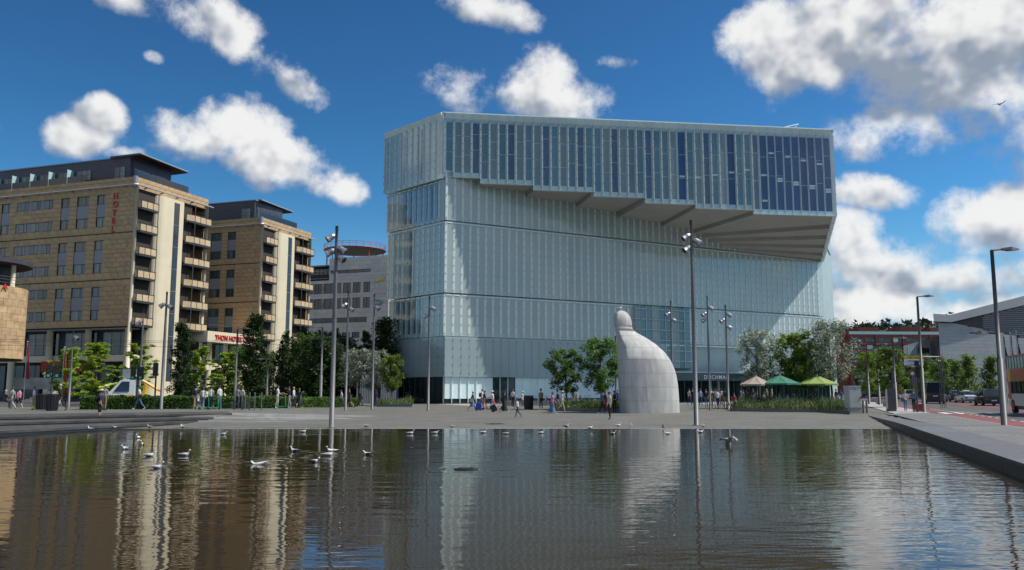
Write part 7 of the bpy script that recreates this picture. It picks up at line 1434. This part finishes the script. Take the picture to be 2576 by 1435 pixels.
gl = [(227, 1086, 170, 'stand', 'g_grey', W_, 'gull walking farthest left below the steps'), (287, 1083, 260, 'stand', 'g_brown', B_, 'mottled gull facing the pool below the steps'), (376, 1081, 165, 'stand', 'g_brown', B_, 'mottled gull walking left below the steps'), (460, 1081, 160, 'stand', 'g_grey', W_, 'grey gull at the right end of the steps'),
 (313, 1131, 260, 'swim', 'g_grey', W_, 'gull floating left of the cream reflection'), (346, 1103, 270, 'swim', 'g_white', W_, 'white gull floating close to the steps'), (357, 1120, 275, 'swim', 'g_black', W_, 'dark-backed gull floating on the cream reflection'), (376, 1149, 10, 'swim', 'g_grey', W_, 'grey gull swimming below the dark-backed one'), (465, 1147, 0, 'swim', 'g_grey', W_, 'gull swimming right of the cream reflection'), (395, 1179, 5, 'swim', 'g_grey', W_, 'nearest gull on the left half of the pool'),
 (562, 1094, 10, 'swim', 'g_grey', W_, 'gull floating below the bollards'), (763, 1088, 5, 'swim', 'g_grey', W_, 'gull floating left of the tall left mast'), (742, 1137, 180, 'swim', 'g_black', W_, 'dark gull dipping left of the mast reflection'), (790, 1164, 0, 'swim', 'g_black', W_, 'black-backed gull swimming left of the mast reflection'), (826, 1147, 20, 'swim', 'g_grey', W_, 'splashing gull on the mast reflection'), (833, 1137, 200, 'swim', 'g_white', W_, 'white gull just behind the splashing gull'), (925, 1145, 180, 'swim', 'g_black', W_, 'black-backed gull right of the mast reflection'),
 (921, 1079, 190, 'stand', 'g_brown', B_, 'mottled gull standing left of the library reflection'), (1033, 1092, 10, 'swim', 'g_grey', W_, 'gull floating left of the pale library reflection'), (1095, 1091, 0, 'swim', 'g_grey', W_, 'gull floating at the edge of the pale reflection'), (1137, 1079.5, 200, 'stand', 'g_brown', B_, 'mottled gull standing on the pale reflection edge'), (1216, 1090, 5, 'swim', 'g_grey', W_, 'gull floating below the blue suitcase'), (1275, 1093, 0, 'swim', 'g_brown', B_, 'mottled gull floating below the woman in black'), (1361, 1091, 10, 'swim', 'g_brown', W_, 'pale gull floating below the cap man'), (1425, 1080, 0, 'stand', 'g_black', W_, 'black-backed gull at the edge below the grass bed'), (1484, 1084, 15, 'stand', 'g_grey', W_, 'grey gull standing below the grass bed'),
 (1541, 1093, 0, 'swim', 'g_black', W_, 'black-backed gull floating below the cream sweater woman'), (1555, 1078, 10, 'stand', 'g_grey', W_, 'tall grey gull standing below the stone figure'), (1587, 1078.5, 270, 'stand', 'g_grey', W_, 'gull facing the pool below the stone figure'), (1669, 1080.5, 250, 'stand', 'g_brown', B_, 'mottled gull below the right side of the figure'), (1679, 1093, 160, 'swim', 'g_white', W_, 'white gull bathing below the figure'), (1762, 1089, 5, 'swim', 'g_grey', W_, 'gull floating at the foot of the right mast'), (1769, 1078.5, 5, 'stand', 'g_brown', B_, 'mottled gull resting right of the tall right mast')]
for i, (u, v, yw, k_, bk_, bd, lb) in enumerate(gl): gull(u, v, yw, k_, bk_, bd, lb, size=.70 + .14 * ((i * 37) % 10) / 10, up='low' if i % 3 == 1 else 'up')
gull(655, 1169, 170, 'swim', 'g_white', W_, 'white gull with its head under water', size=1.0, up='low', pitch=14).location.z -= .05
zt_ = atY(1564, 781, 68.1); gull(0, 0, 10, 'stand', 'g_grey', W_, 'gull perched on the head of the stone figure', pos=Vector((8.78, 68.1, zt_.z - .05)), size=1.25)
# gulls on the wing
def flying(pos, yaw, size, label, beat=-28, bank=0):
    o = thing('flying_gull', label, 'gull', pos, 'gulls in flight'); o.rotation_euler = (R(bank), 0, R(yaw)); o.scale = (size,) * 3; link('body', GB['low']['g_brown'], o); link('beak', BK['low'], o)
    for s in (-1, 1):
        b = MB(); st_ = [(.0, .06, .0, .13), (.16, .05, .22, .13), (.30, .06, .5, .11), (.46, .0, .6, .085), (.62, -.09, .65, .015)]; rows = []
        for d, x, bend, ch_ in st_:
            z = .20 + math.sin(R(beat * (bend * 1.7))) * d; rows.append([(x + ch_ * .45, s * (.05 + d * .9), z + .004), (x + ch_ * .1, s * (.05 + d * .9), z + .016), (x - ch_, s * (.05 + d * .9), z), (x + ch_ * .1, s * (.05 + d * .9), z - .006)])
        b.loft(rows); me = gmesh(b, 'wing', M['g_brown']); link('wing', me, o)
    b = MB(); b.loft([[(-.18, -.03, .2), (-.18, .03, .2), (-.18, .03, .21), (-.18, -.03, .21)], [(-.34, -.08, .2), (-.34, .08, .2), (-.34, .08, .204), (-.34, -.08, .204)]]); link('tail', gmesh(b, 'tail', M['g_brown']), o)
flying(atY(1838, 1104, 30) - Vector((0, 0, .2)), 12, 1.05, 'mottled gull flying low over the pool', -42, -35); flying(atY(2515, 268, 90), 30, 1.3, 'gull high in the sky at the right', 12, 0)
